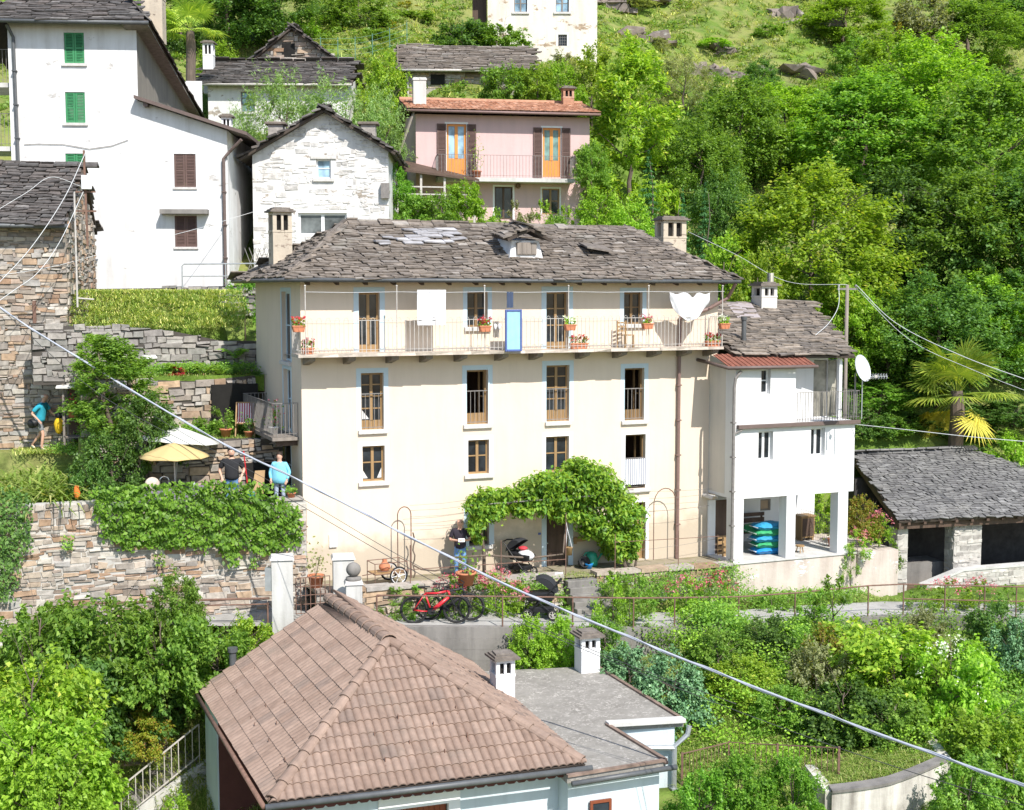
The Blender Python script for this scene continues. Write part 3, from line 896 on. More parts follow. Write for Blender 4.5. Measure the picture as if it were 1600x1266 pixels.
def window(parent,rect,pl=('v',0.0),cols=2,rows=2,panel=0.0,fm=None,pm=None,sill=0.0,sur=0.0,sur_m=None,recess=.14,fw=.055,name='window',sill_m=None,rail=0.0,open_leaf=False,label=None,bars=False,lintel=0.0,half_open=False):
 fm=fm or wood;pm=pm or glass
 a0,a1,z0,z1=rect
 mb=MB()
 d0,d1=recess,recess+.055
 if bars:
  n=max(2,int((a1-a0)/.13))
  for i in range(1,n):pbox(mb,pl,a0+(a1-a0)*i/n-.008,a0+(a1-a0)*i/n+.008,.05,.066,z0,z1)
  for i in range(1,4):pbox(mb,pl,a0,a1,.045,.061,z0+(z1-z0)*i/4-.008,z0+(z1-z0)*i/4+.008)
 pbox(mb,pl,a0,a0+fw,d0,d1,z0,z1);pbox(mb,pl,a1-fw,a1,d0,d1,z0,z1)
 pbox(mb,pl,a0+fw,a1-fw,d0,d1,z1-fw,z1);pbox(mb,pl,a0+fw,a1-fw,d0,d1,z0,z0+fw)
 zz=z0+fw
 if panel:
  zz=z0+(z1-z0)*panel
  pbox(mb,pl,a0+fw,a1-fw,d0+.012,d1-.012,z0+fw,zz)
 if not open_leaf:
  w=a1-a0
  for i in range(1,cols):
   x=a0+w*i/cols
   pbox(mb,pl,x-fw*.75,x+fw*.75,d0-.008,d1,zz,z1-fw)
  for j in range(1,rows):
   z=zz+(z1-zz)*j/rows
   for i in range(cols):
    x0=a0+w*i/cols+(fw if i==0 else fw*.75);x1=a0+w*(i+1)/cols-(fw if i==cols-1 else fw*.75)
    pbox(mb,pl,x0,x1,d0+.004,d1-.004,z-.018,z+.018)
 else:
  w=(a1-a0)/2
  for x,sg in((a0+fw*.6,1),(a1-fw*.6,-1)):
   ca,sa=math.cos(R(78))*sg,math.sin(R(78))
   def Q(t,dz0,dz1,th=.02):
    p0=t[0];p1=t[1]
    for(s0,s1)in[(p0,p1)]:
     A=(x+ca*s0,d1+sa*s0);B=(x+ca*s1,d1+sa*s1)
     nx,ny=-sa*th*sg,ca*th*sg
     def X(p,z):
      if pl[0]=='v':return(p[0],pl[1]+p[1],z)
      s2=pl[2]if len(pl)>2 else 1
      return(pl[1]+s2*p[1],p[0],z)
     b4=[(A[0]-nx,A[1]-ny),(B[0]-nx,B[1]-ny),(B[0]+nx,B[1]+ny),(A[0]+nx,A[1]+ny)]
     mb.hexa([X(q,dz0)for q in b4]+[X(q,dz1)for q in b4])
   Q((0,fw),z0,z1);Q((w-fw,w),z0,z1)
   Q((fw,w-fw),z0,z0+max(fw,(z1-z0)*panel));Q((fw,w-fw),z1-fw,z1)
   Q((fw,w-fw),(z0+z1)/2-.02,(z0+z1)/2+.02)
 wn=mb.build(name,fm,parent)
 if label:wn['label']=label
 if not open_leaf:
  mb=MB();pbox(mb,pl,a0+fw*.6,(a1-fw*.6)if not half_open else(a0+a1)/2,d0+.022,d0+.032,zz-.01,z1-fw*.6)
  mb.build('pane',pm,wn)
 if sill:
  mb=MB();pbox(mb,pl,a0-sill,a1+sill,-.085,recess,z0-.12,z0-.004)
  mb.build('sill',sill_m or sillstone,wn,bevel=.012)
 if lintel:
  mb=MB();pbox(mb,pl,a0-lintel,a1+lintel,-.05,recess,z1+.004,z1+.12)
  mb.build('lintel',sill_m or sillstone,wn,bevel=.012)
 if sur:
  mb=MB();e=-.006
  b=z0-.004 if sill else z0
  pbox(mb,pl,a0-sur,a0-.002,e,.02,b,z1+sur);pbox(mb,pl,a1+.002,a1+sur,e,.02,b,z1+sur)
  pbox(mb,pl,a0-.002,a1+.002,e,.02,z1+.002,z1+sur)
  mb.build('surround',sur_m or surround,wn)
 if rail:
  mb=MB();zt=z0+rail
  pbox(mb,pl,a0+.005,a1-.005,.035,.06,zt-.025,zt);pbox(mb,pl,a0+.005,a1-.005,.035,.06,z0+.05,z0+.07)
  n=max(3,round((a1-a0)/.125))
  for i in range(1,n):
   x=a0+(a1-a0)*i/n
   pbox(mb,pl,x-.007,x+.007,.04,.055,z0+.07,zt-.025)
  mb.build('guard_rail',iron,wn)
 return wn
def shutters(parent,rect,mat,pl=('v',0.0),closed=True,width=None,panes=2):
 a0,a1,z0,z1=rect
 w=(a1-a0)/2
 spans=[(a0+.008,a0+w-.006),(a0+w+.006,a1-.008)]if closed else[(a0-(width or w),a0-.03),(a1+.03,a1+(width or w))]
 for(b0,b1)in spans:
  mb=MB()
  d0,d1=(.03,.075)if closed else(-.06,-.015)
  f=.06
  pbox(mb,pl,b0,b0+f,d0,d1,z0,z1);pbox(mb,pl,b1-f,b1,d0,d1,z0,z1)
  for z in(z0,(z0+z1)/2-f/2,z1-f):pbox(mb,pl,b0+f,b1-f,d0,d1,z,z+f)
  z=z0+f
  while z<z1-f-.02:
   zc=z+.03
   k,c=pl[0],pl[1];sg=pl[2]if len(pl)>2 else 1
   A=[(b0+f,d0+.004,zc-.022),(b1-f,d0+.004,zc-.022),(b1-f,d1-.006,zc+.014),(b0+f,d1-.006,zc+.014)]
   mp=(lambda p:(p[0],c+p[1],p[2]))if k=='v' else(lambda p:(c+sg*p[1],p[0],p[2]))
   bot=[mp(p)for p in A];top=[(p[0],p[1],p[2]+.012)for p in bot]
   mb.hexa(bot+top)
   z+=.052
  mb.build('shutter',mat,parent)
def face_axes(pts):
 P=[Vector(p)for p in pts]
 u=(P[1]-P[0]).normalized()
 n=u.cross(P[-1]-P[0]).normalized()
 w=n.cross(u).normalized()
 return P[0],u,w,[((p-P[0]).dot(u),(p-P[0]).dot(w))for p in P]
def slate_face(mb,pts,**kw):
 o,u,w,poly=face_axes(pts)
 if(u.cross(w)).z<0:pass
 slates(mb,o,u,w,poly,**kw)
def rubble_face(mb,pts,n,**kw):
 o,u,w,poly=face_axes(pts)
 rubble(mb,o,u,w,n,poly,**kw)
def gutter_run(parent,pts,r=.055,mat=None,name='gutter'):
 mb=MB()
 mb.tube(pts,r,8)
 return mb.build(name,mat or gutter,parent,smooth=True)
def downpipe(parent,pts,r=.045,mat=None):
 mb=MB();mb.tube(pts,r,8)
 for p,q in zip(pts[:-1],pts[1:]):
  L=(Vector(q)-Vector(p)).length
  if L>1.5:
   for k in range(1,int(L/1.2)+1):
    c=Vector(p).lerp(Vector(q),k/(int(L/1.2)+1))
    mb.box(c.x-r*1.3,c.x+r*1.3,c.y-r*1.3,c.y+r*2,c.z-.02,c.z+.02)
 return mb.build('downpipe',mat or pipe_brown,parent,smooth=False)
def chimney(parent,c,w,d,z0,z1,wall_m,cap_m,holes=True,stone_cap=True,name='chimney',rz=0):
 mb=MB();x,y=c
 h=z1-z0
 zb=z1-min(.55,h*.3)
 mb.box(x-w/2,x+w/2,y-d/2,y+d/2,z0,zb)
 p=w*.2
 for sx in(-1,1):
  for sy in(-1,1):
   X,Y=x+sx*(w/2-p/2),y+sy*(d/2-p/2)
   mb.box(X-p/2,X+p/2,Y-p/2,Y+p/2,zb,z1-.1)
 mb.box(x-p*.3,x+p*.3,y-d/2,y-d/2+p*.8,zb,z1-.1)
 mb.box(x-w/2-.012,x+w/2+.012,y-d/2-.012,y+d/2+.012,zb-.06,zb-.001)
 mb.box(x-w/2,x+w/2,y-d/2,y+d/2,z1-.1,z1-.02)
 ch=mb.build(name,wall_m,parent)
 mb=MB()
 mb.box(x-w*.3,x+w*.3,y-d*.3,y+d*.3,zb-.02,z1-.1)
 mb.build('flue_opening',dark_in,ch)
 mb=MB()
 for k,(e,t)in enumerate(((.10,.05),(.04,.045),(-.04,.04))):
  zz=z1-.02+k*.05
  q=[(x-w/2-e+random.uniform(-.03,.03),y-d/2-e),(x+w/2+e,y-d/2-e+random.uniform(-.03,.03)),(x+w/2+e+random.uniform(-.03,.03),y+d/2+e),(x-w/2-e,y+d/2+e)]
  mb.hexa([(a,b,zz)for a,b in q]+[(a,b,zz+t)for a,b in q])
 mb.build('chimney_cap',cap_m,ch)
 return ch
def railing(parent,pts,h,step,mat,arch=False,name='railing',r=.007,mid=None,posts=None,hoop=False):
 mb=MB()
 up=Vector((0,0,1))
 P=[Vector(p)for p in pts]
 for a,b in zip(P[:-1],P[1:]):
  mb.beam(a+up*h,b+up*h,.028,.016)
  mb.beam(a+up*.1,b+up*.1,.022,.012)
  if mid:mb.beam(a+up*mid,b+up*mid,.016,.01)
  L=(b-a).length;n=max(1,round(L/step))
  for i in range(n+1):
   c=a.lerp(b,i/n)
   mb.beam(c+up*.02,c+up*(h-.01),r*2)
   if hoop and i<n and i%2==0:
    c2=a.lerp(b,(i+1)/n)
    m=(c+c2)/2
    mb.tube([c+up*(h-.02),c.lerp(m,.3)+up*(h+.05),m+up*(h+.075),c2.lerp(m,.3)+up*(h+.05),c2+up*(h-.02)],r*.9,4)
 return mb.build(name,mat,parent)
cream_house=fempty(M,'house','big cream four storey house with a long iron balcony and stone slab roof','house')
W=M.pick(1120,600)[0]
ZE=8.36
px_holes=dict(r1c1=(560.8,457.2,593.4,550.0),r1c2=(730.2,455.8,762,511),r1c3=(853.8,456.3,887.5,547),r1c4=(975,457,1003.6,506.4),r2c1=(564.4,583,599.5,671.4),r2c2=(729.4,578.3,762.6,663),r2c3=(853.8,571,889.5,658.5),r2c4=(976,575.5,1006.4,656.8),r3c1=(566.3,696.8,601.3,752.6),r3c2=(731.5,687.4,764.3,741),r3c3=(853,682,889,738),r3c4=(977,679,1008.5,763.4),r4c2=(733,799,764,852),r4c3=(854,799,888,890),r4c4=(989.5,785,1008,874))
HR={k:M.rect(*v)for k,v in px_holes.items()}
dl=M.pick(1112,820)[0]
side_px=dict(s1=(440.5,456,453.5,564),s2=(443.5,577,454.5,674),s3=(439,694,455,762))
SD=5.75
def side_rect(x0,y0,x1,y1):
 v1,v0=M.picku(x0,(y0+y1)/2)[0],M.picku(x1,(y0+y1)/2)[0]
 xm=(x0+x1)/2
 return v0,v1,M.picku(xm,y1)[1],M.picku(xm,y0)[1]
SR={k:side_rect(*v)for k,v in side_px.items()}
mb=MB()
holed_wall(mb,0,W,-.8,ZE,list(HR.values()),0,.2)
holed_wall(mb,0,SD,-.8,ZE,list(SR.values()),0,.2,plane='u')
mb.poly([(W,0,-.8),(W,SD,-.8),(W,SD,ZE),(W,0,ZE)])
mb.poly([(0,SD,-.8),(0,SD,ZE),(W,SD,ZE),(W,SD,-.8)])
mb.poly([(0,0,ZE),(W,0,ZE),(W,SD,ZE),(0,SD,ZE)])
for z in(1.75,3.75,6.2):
 mb.poly([(0.01,.3,z),(W-.01,.3,z),(W-.01,SD-.01,z),(.01,SD-.01,z)])
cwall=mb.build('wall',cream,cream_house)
mb=MB();mb.box(.25,W-.2,2.2,2.25,-.6,8.2);mb.build('room_partition',wood_dark,cream_house)
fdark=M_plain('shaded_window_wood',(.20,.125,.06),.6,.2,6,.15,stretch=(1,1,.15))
window(cream_house,HR['r1c1'],rows=2,panel=.12,sur=.15,name='french_window',fm=wood)
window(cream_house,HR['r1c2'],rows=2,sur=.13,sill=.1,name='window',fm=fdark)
window(cream_house,HR['r1c3'],rows=3,panel=.14,sur=.16,name='french_window',half_open=False,fm=wood)
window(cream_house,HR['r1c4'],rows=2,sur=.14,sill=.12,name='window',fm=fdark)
w21=window(cream_house,HR['r2c1'],rows=4,panel=.16,sur=.14,sill=.1,name='french_window',rail=1.02)
window(cream_house,HR['r2c2'],rows=2,panel=.2,sur=.14,sill=.12,name='french_window',rail=.98,open_leaf=True)
window(cream_house,HR['r2c3'],rows=4,panel=.2,sur=.14,sill=.05,name='french_window',rail=.98)
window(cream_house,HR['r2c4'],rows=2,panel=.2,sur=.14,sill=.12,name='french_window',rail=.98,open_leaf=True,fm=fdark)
w31=window(cream_house,HR['r3c1'],rows=2,sur=.12,sur_m=white_trim,sill=.13)
window(cream_house,HR['r3c2'],rows=2,sur=.12,sur_m=white_trim,sill=.13)
window(cream_house,HR['r3c3'],rows=2,sur=.12,sur_m=white_trim,sill=.1)
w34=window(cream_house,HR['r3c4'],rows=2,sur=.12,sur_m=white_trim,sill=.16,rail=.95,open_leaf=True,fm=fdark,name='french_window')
window(cream_house,HR['r4c2'],rows=2,sur=.16,sill=.1,fm=wood_dark)
window(cream_house,HR['r4c4'],rows=3,panel=.25,sur=.12,sur_m=white_trim,fm=wood)
for wn_,r_,qs in((w21,HR['r2c1'],((.1,.42,.18,.34),)),(w31,HR['r3c1'],((.06,.3,.08,.34),(.72,.94,.08,.4)))):
 a0,a1,z0,z1=r_
 for(fa,fb,ga,gb)in qs:
  A,B=a0+(a1-a0)*fa,a0+(a1-a0)*fb;C,D_=z0+(z1-z0)*ga,z0+(z1-z0)*gb
  mb=MB();mb.prism([(A,.158,C),(B,.158,C),(B if fa>.5 else A,.158,D_)],(0,.003,0));mb.build('curtain',curtain,wn_)
dr=HR['r4c3']
mb=MB();pbox(mb,('v',0),dr[0],dr[1],.15,.2,dr[2],dr[3])
for k in range(3):pbox(mb,('v',0),dr[0]+.1,dr[1]-.1,.135,.15,dr[2]+.1+k*.52,dr[2]+.52+k*.52)
dd=mb.build('door',wood_dark,cream_house)
mb=MB();pbox(mb,('v',0),dr[0]-.16,dr[0]-.002,-.008,.02,dr[2],dr[3]+.16);pbox(mb,('v',0),dr[1]+.002,dr[1]+.16,-.008,.02,dr[2],dr[3]+.16)
pbox(mb,('v',0),dr[0]-.002,dr[1]+.002,-.008,.02,dr[3]+.002,dr[3]+.16);mb.build('surround',surround,dd)
mb=MB();mb.ball((dr[0]+.08,.11,dr[2]+.8),.03);mb.build('handle',chrome,dd)
for k,r in SR.items():
 window(cream_house,r,('u',0.0),cols=1,rows=2,fm=surround if k!='s3' else white_trim,pm=glass,sur=.12 if k!='s3' else .06,recess=.12,name='side_window',sill=.06 if k=='s1' else 0)
vE,vR=-.62,2.9
uL,zE1=M.pick(446,434,vE);uR,zE2=M.pick(1153,441,vE)
rL,zr1=M.pick(541,349,vR);rR,zr2=M.pick(985,361,vR)
vB=6.4
zE1,zE2=(zE1+zE2)/2+.02,(zE1+zE2)/2+.02
FL,FR=(uL,vE,zE1),(uR,vE,zE2)
BL,BR=(uL,vB,zE1-.02),(uR,vB,zE2-.02)
RL,RR=(rL,vR,zr1),(rR,vR,zr2)
mb=MB()
slate_face(mb,[FL,FR,RR,RL],expo=.14,wid=(.2,.62),thick=(.018,.04),lift=.012)
slate_face(mb,[BL,FL,RL],expo=.15,wid=(.24,.6))
slate_face(mb,[FR,BR,RR],expo=.15,wid=(.24,.6))
slate_face(mb,[BR,BL,RL,RR],expo=.3,wid=(.5,.9))
ridge_slabs(mb,Vector(RL),Vector(RR),.5)
ridge_slabs(mb,Vector(FL)*1.0+Vector((.1,.1,.02)),Vector(RL),.36)
ridge_slabs(mb,Vector(FR)*1.0+Vector((-.1,.1,.02)),Vector(RR),.36)
croof=mb.build('roof',[slate,under],cream_house)
def on_roof(px,py,A=FL,B=FR,C=RL,fr=M):
 wA,wB,wC=fr.w(*A),fr.w(*B),fr.w(*C)
 n=(wB-wA).cross(wC-wA).normalized();r=ray(px,py);o=Vector((0,0,CAMZ))
 P=o+r*((wA-o).dot(n)/r.dot(n))
 return fr.loc(P)
a=on_roof(592,386);b=on_roof(722,384);c=on_roof(700,360);d=on_roof(598,364)
rn=(Vector(FR)-Vector(FL)).cross(Vector(RL)-Vector(FL)).normalized()
mb=MB();slate_face(mb,[a+rn*.05,b+rn*.05,c+rn*.05,d+rn*.05],expo=.15,wid=(.3,.8),under=False,skip=.35)
mb.build('repair_slabs',slate_pale,croof)
p0=on_roof(800,406);p1=on_roof(842,404);u0,u1=p0.x+.02,p1.x-.02
v0=p0.y;zb=p0.z-.05
mb=MB()
mb.hexa([(u0-.12,v0-.02,zb),(u1+.12,v0-.02,zb),(u1+.12,v0+1.3,zb+.3),(u0-.12,v0+1.3,zb+.3),(u0,v0+.06,zb+.62),(u1,v0+.06,zb+.62),(u1,v0+1.3,zb+.7),(u0,v0+1.3,zb+.7)])
dm=mb.build('dormer',white_worn,croof)
mb=MB();mb.box(u0+.12,u1-.12,v0-.05,v0+.04,zb+.2,zb+.56)
for k in range(4):mb.box(u0+.13+k*(u1-u0-.26)/4,u0+.11+(k+1)*(u1-u0-.26)/4,v0-.062,v0-.052,zb+.22,zb+.54)
mb.build('dormer_hatch',wood_grey,dm)
mb=MB()
for sx in(-1,1):
 m=(u0+u1)/2
 q0=(m,v0-.28,zb+1.0);q1=(m+sx*.72,v0-.28,zb+.66);q2=(m+sx*.72,v0+1.0,zb+.84);q3=(m,v0+1.0,zb+1.16)
 slate_face(mb,[q1,q2,q3,q0]if sx>0 else[q2,q1,q0,q3],expo=.17,wid=(.25,.5))
mb.build('dormer_roof',[slate,under],dm)
p=on_roof(938,402)
mb=MB();mb.box(p.x-.28,p.x+.28,p.y-.02,p.y+.45,p.z-.1,p.z+.17)
vt=mb.build('roof_vent',dark_in,croof)
mb=MB();mb.hexa([(p.x-.5,p.y-.12,p.z+.26),(p.x+.38,p.y-.12,p.z+.14),(p.x+.4,p.y+.6,p.z+.34),(p.x-.45,p.y+.6,p.z+.42),(p.x-.5,p.y-.12,p.z+.31),(p.x+.38,p.y-.12,p.z+.19),(p.x+.4,p.y+.6,p.z+.39),(p.x-.45,p.y+.6,p.z+.47)])
mb.build('vent_slab',slate,vt)
mb=MB()
n=17
for i in range(n):
 u=.1+(W-.2)*i/(n-1)
 mb.hexa([(u-.05,vE+.12,zE1-.17),(u+.05,vE+.12,zE1-.17),(u+.05,.05,zE1-.02),(u-.05,.05,zE1-.02),(u-.05,vE+.12,zE1-.07),(u+.05,vE+.12,zE1-.07),(u+.05,.05,zE1+.1),(u-.05,.05,zE1+.1)])
mb.build('rafter_ends',wood_dark,croof)
gutter_run(croof,[(uL-.04,vB,zE1-.04),(uL-.04,vE-.06,zE1-.03),(uR+.04,vE-.06,zE1-.05),(uR+.04,2.0,zE1-.06)],.06)
ud=M.pick(1057.5,700)[0]
downpipe(cream_house,[(uR-.1,vE-.04,zE1-.1),(uR-.15,-.3,zE1-.55),(ud+1.0,-.09,zE1-.9),(ud+.02,-.09,zE1-1.15),(ud,-.09,6.2),(ud,-.09,-.3)],.055)
def M_chim(px0,px1,ytop,ybase,v,wall_m,cap_m,dpt=.6):
 u0,zt=M.pick(px0,ytop,v-dpt/2);u1,zb=M.pick(px1,ybase,v-dpt/2)
 return chimney(croof,((u0+u1)/2,v),u1-u0,dpt,zb-.6,zt,wall_m,cap_m)
ch_pl=M_plaster('old_chimney_render',(.50,.43,.34),(.33,.29,.24),.8,.9,patch=(.25,.20,.16),patch_t=.58,pscale=2.5)
M_chim(426,457,330,412,3.6,ch_pl,slate)
M_chim(1037,1072,343,405,3.6,ch_pl,slate)
vb=-.82
bl,_=M.pick(466,552,vb);br,zbal=M.pick(1131,547,vb)
zbal=M.pick(800,548,vb)[1]
mb=MB()
n=24
for i in range(n):
 a,b=bl+(br-bl)*i/n,bl+(br-bl)*(i+1)/n
 q=lambda:random.uniform(-.025,.02)
 mb.hexa([(a,vb+q(),zbal-.085),(b,vb+q(),zbal-.085),(b,-.01,zbal-.085),(a,-.01,zbal-.085),(a,vb+q(),zbal),(b,vb+q(),zbal),(b,-.01,zbal),(a,-.01,zbal)])
balc_m=M_plain('balcony_stone',(.46,.40,.34),.9,.3,5,.5)
bal=mb.build('balcony',balc_m,cream_house)
for px in(484,547,614,667,721,785,839,912,970,1024,1071,1112):
 u=M.pick(px,562,-.4)[0]
 mb=MB()
 mb.hexa([(u-.1,-.62,zbal-.2),(u+.1,-.62,zbal-.2),(u+.1,0,zbal-.33),(u-.1,0,zbal-.33),(u-.1,-.66,zbal-.088),(u+.1,-.66,zbal-.088),(u+.1,0,zbal-.088),(u-.1,0,zbal-.088)])
 mb.build('bracket',wood_grey,bal,bevel=.015)
railing(bal,[(bl+.03,-.05,zbal),(bl+.03,vb+.05,zbal),(br-.03,vb+.05,zbal),(br-.03,-.05,zbal)],.9,.125,iron_pale,hoop=True,mid=None)
for px in(477,620,757,888,1013,1133):
 u=M.pick(px,500,vb+.04)[0];u=min(max(u,bl+.05),br-.05)
 mb=MB();mb.tube([(u,vb+.03,zbal),(u,vb+.03,M.pick(px,447,vb)[1])],.016,6)
 mb.ball((u,vb+.03,M.pick(px,447,vb)[1]),.03,n=8,m=6)
 mb.build('awning_post',iron_pale,bal)
mb=MB();zl=M.pick(800,456,vb)[1]
pts=[(M.pick(x,452,vb+.03)[0],vb+.03,zl-.02*(i%2))for i,x in enumerate((478,550,620,690,757,820,888,950,1013,1070,1132))]
mb.tube(pts,.006,4);mb.build('clothes_line',cloth_white,bal)
v0s,v1s=M.picku(455,650)[0],M.picku(402,650,-.0)[0]
zs=M.picku(430,680,-.5)[1]
mb=MB();mb.box(-.75,-.01,.35,4.4,zs-.09,zs);sb=mb.build('side_balcony',wood_grey,cream_house)
mb=MB();mb.box(-.6,-.01,.5,.62,zs-.25,zs-.092);mb.box(-.6,-.01,2.4,2.52,zs-.25,zs-.092);mb.box(-.6,-.01,4.1,4.22,zs-.25,zs-.092);mb.build('bracket',wood_dark,sb)
railing(sb,[(-.02,.4,zs),(-.72,.4,zs),(-.72,4.35,zs),(-.02,4.35,zs)],.95,.11,iron)
mb=MB();r=M.rect(514,835,526,855);mb.box(r[0],r[1],-.06,.0,r[2],r[3]);mb.build('meter_box',white_trim,cream_house,bevel=.01)
r=M.rect(1117,781,1137,868)
mb=MB();mb.box(r[0]-.02,r[1]+.3,-.05,-.005,r[2],r[3]);sdoor=mb.build('side_door',wood_dark,cream_house)
mb=MB();mb.box(r[0]-.28,r[0]-.022,-.06,.02,r[2],r[3]+.02);mb.build('door_jamb',white_trim,sdoor)
va=-1.5
annex=fempty(M,'house','small white house on square pillars joined to the right of the cream house','house')
ua=M.pick(1148,700,va)[0];ub=M.pick(1335,700,va)[0]
zt=M.pick(1200,574,va)[1];zs1=M.pick(1245,661,va)[1];zlo=M.pick(1240,774,va)[1];zp=M.pick(1235,868,va)[1]
zp=-.3
um=M.pick(1243,620,va)[0]
ASD=5.4
w_up=M.rect(1189.5,577,1204,616,va);w_l1=M.rect(1185,674,1208,719.5,va);w_l2=M.rect(1267,669,1289,713,va)
mb=MB()
holed_wall(mb,ua,um,zs1,zt,[w_up],va,.22)
holed_wall(mb,ua,ub,zlo,zs1,[w_l1,w_l2],va,.22)
def P(u,v,z):return(u,v,z)
mb.poly([(ua,va,zlo),(ua,va,zt),(ua,ASD,zt+1.6),(ua,ASD,zlo)])
mb.poly([(ub,va,zlo),(ub,ASD,zlo),(ub,ASD,zs1),(ub,va,zs1)])
mb.poly([(ua,va,zlo),(ub,va,zlo),(ub,ASD,zlo),(ua,ASD,zlo)])
vl=va+1.25
mb.poly([(um,va,zs1),(um,vl,zs1),(um,vl,zt+.5),(um,va,zt)])
ug0,ug1=M.pick(1271,600,vl)[0],M.pick(1309,600,vl)[0]
holed_wall(mb,um,ub-.15,zs1,zt+.25,[(ug0,ug1,zs1+.02,zt+.1)],vl,.15)
mb.box(um,ub,va+.02,vl,zs1-.1,zs1-.002)
mb.poly([(ub-.15,vl,zs1),(ub-.15,ASD,zs1),(ub-.15,ASD,zt+1.2),(ub-.15,vl,zt+.3)])
mb.poly([(ua,ASD,zlo),(ub,ASD,zlo),(ub,ASD,zt+1.5),(ua,ASD,zt+1.5)])
awall=mb.build('wall',annex_pl,annex)
us=W+.0
mb=MB()
mb.box(us-.02,ua-.004,.004,.3,-.8,zt+.35)
mb.box(us+.0,ua-.004,va+.55,.0,zlo+.1,zt+.12)
mb.build('link_wall',annex_side_pl,annex)
mb=MB();mb.box(ug0+.02,ug1-.02,vl+.08,vl+.11,zs1+.03,zt+.08);mb.build('screen_door',M_glass('smoky_glazing',(.20,.19,.16),.25),annex)
mb=MB();mb.box(ub-.26,ub-.152,va+.5,va+.62,zs1,zt+.18);mb.build('loggia_post',white_trim,annex)
window(annex,w_up,('v',va),cols=1,rows=2,fm=white_trim,pm=glass,recess=.16)
window(annex,w_l1,('v',va),cols=2,rows=1,fm=white_trim,pm=glass,recess=.16,lintel=0)
window(annex,w_l2,('v',va),cols=2,rows=1,fm=white_trim,pm=glass,recess=.16)
mb=MB();mb.box(ua+.05,ub+.12,va-.14,va-.002,zs1-.1,zs1+.02);ledge=mb.build('balcony_edge',gutter_brown,annex,bevel=.01)
railing(annex,[(um+.02,va-.08,zs1+.02),(ub+.08,va-.08,zs1+.02),(ub+.08,vl+1.0,zs1+.02)],.92,.1,iron)
downpipe(annex,[(ua+.12,va-.12,zt-.08),(ua-.05,va-.08,zt-.3),(ua-.08,va-.06,zt-.6),(ua-.08,va-.06,-1.2)],.05,iron)
mb=MB();mb.tube([(ua-.08,va-.06,zs1-.25),(ua+.2,va-.1,zs1-.12)],.03,6);mb.build('overflow_pipe',iron,annex)
gL=M.pick(1147,577,va-.25)
mb=MB()
zf=zt+.0
vj=va+.75
for i in range(34):
 a=ua-.35+(um+.55-ua+.35)*i/34;b=ua-.35+(um+.55-ua+.35)*(i+1)/34
 h=.02 if i%2 else 0
 mb.hexa([(a,va-.22,zf+.03+h),(b,va-.22,zf+.03+h),(b,vj,zf+.36+h),(a,vj,zf+.36+h),(a,va-.22,zf+.05+h),(b,va-.22,zf+.05+h),(b,vj,zf+.38+h),(a,vj,zf+.38+h)])
ar=mb.build('sheet_roof',rust,annex)
gutter_run(ar,[(ua-.45,.1,zf+.2),(ua-.38,va-.2,zf+.02),(um+.6,va-.28,zf+.0)],.055,gutter_brown)
e0=(ua-.9,va+.5,zt+.35);e1=(ub+.15,va+.25,zt+.28)
vr=3.4
rl=M.pick(1135,474,vr);rr_=M.pick(1222,478,vr)
e2=(rr_[0]+1.15,vr,rl[1]);e3=(W+.15,vr,rl[1])
mb=MB()
slate_face(mb,[(W+.05,va+.5,zt+.36),e1,e2,e3],expo=.15,wid=(.28,.66))
slate_face(mb,[(e1[0],7.2,zt+.4),(W+.1,7.2,zt+.4),e3,e2],expo=.3,wid=(.5,.9))
aroof=mb.build('roof',[slate_warm,under],annex)
A_,B_,C_=(W+.05,va+.5,zt+.36),e1,e3
rn2=(Vector(B_)-Vector(A_)).cross(Vector(C_)-Vector(A_)).normalized()
q=[on_roof(x,y,A_,B_,C_)+rn2*.07 for x,y in((1152,500),(1188,500),(1172,476),(1134,477))]
mb=MB();mb.prism(q,rn2*.012);mb.build('roof_sheet',sheet_grey,aroof)
pc=on_roof(1203,486,A_,B_,C_)
ztop=M.pick(1203,446,pc.y)[1]
chimney(aroof,(pc.x,pc.y+.35),.62,.62,pc.z-.3,ztop,M_plaster('pale_chimney',(.55,.53,.49),(.40,.38,.35),.7,.7),slate)
mb=MB();mb.tube([(pc.x+.2,pc.y+.3,ztop+.1),(pc.x+.2,pc.y+.3,ztop+.42)],.12,12);mb.build('flue_pipe',chrome,aroof)
pf=on_roof(1162,536,A_,B_,C_);zf2=M.pick(1162,500,pf.y)[1]
mb=MB();mb.tube([(pf.x,pf.y,pf.z-.1),(pf.x,pf.y,zf2)],.075,12);mb.tube([(pf.x,pf.y,zf2),(pf.x,pf.y,zf2+.1)],.1,12);mb.build('flue_pipe',gutter,aroof)
for px,wd in((1153,.36),(1236,.34),(1317,.38)):
 u=M.pick(px,820,va)[0]
 u=min(max(u,ua+.18),ub-.18)
 mb=MB();mb.box(u-wd/2,u+wd/2,va+.01,va+.42,zp,zlo-.002);mb.build('pillar',annex_pl,annex,bevel=.01)
vbk=va+2.9
mb=MB()
ubk=M.pick(1272,820,vbk)[0]
wn=M.rect(1188,780,1204,798,vbk)
holed_wall(mb,ua+.02,ubk,zp,zlo-.002,[wn],vbk,.15);mb.build('porch_wall',annex_pl,annex)
window(annex,wn,('v',vbk),cols=1,rows=1,fm=wood_grey,pm=M_plain('brown_blind',(.35,.26,.18),.8),recess=.05)
up=M.pick(1401,900,va)[0]
mb=MB()
mb.box(ua-.02,up,va-.06,va+3.3,-2.2,zp-.004)
pl=mb.build('plinth',plinth_pl,annex)
mb=MB();mb.box(ua-.05,ub+.15,va-.1,va+3.3,zp-.002,zp+.03)
mb.build('porch_floor',concrete_pale,annex)
mb=MB()
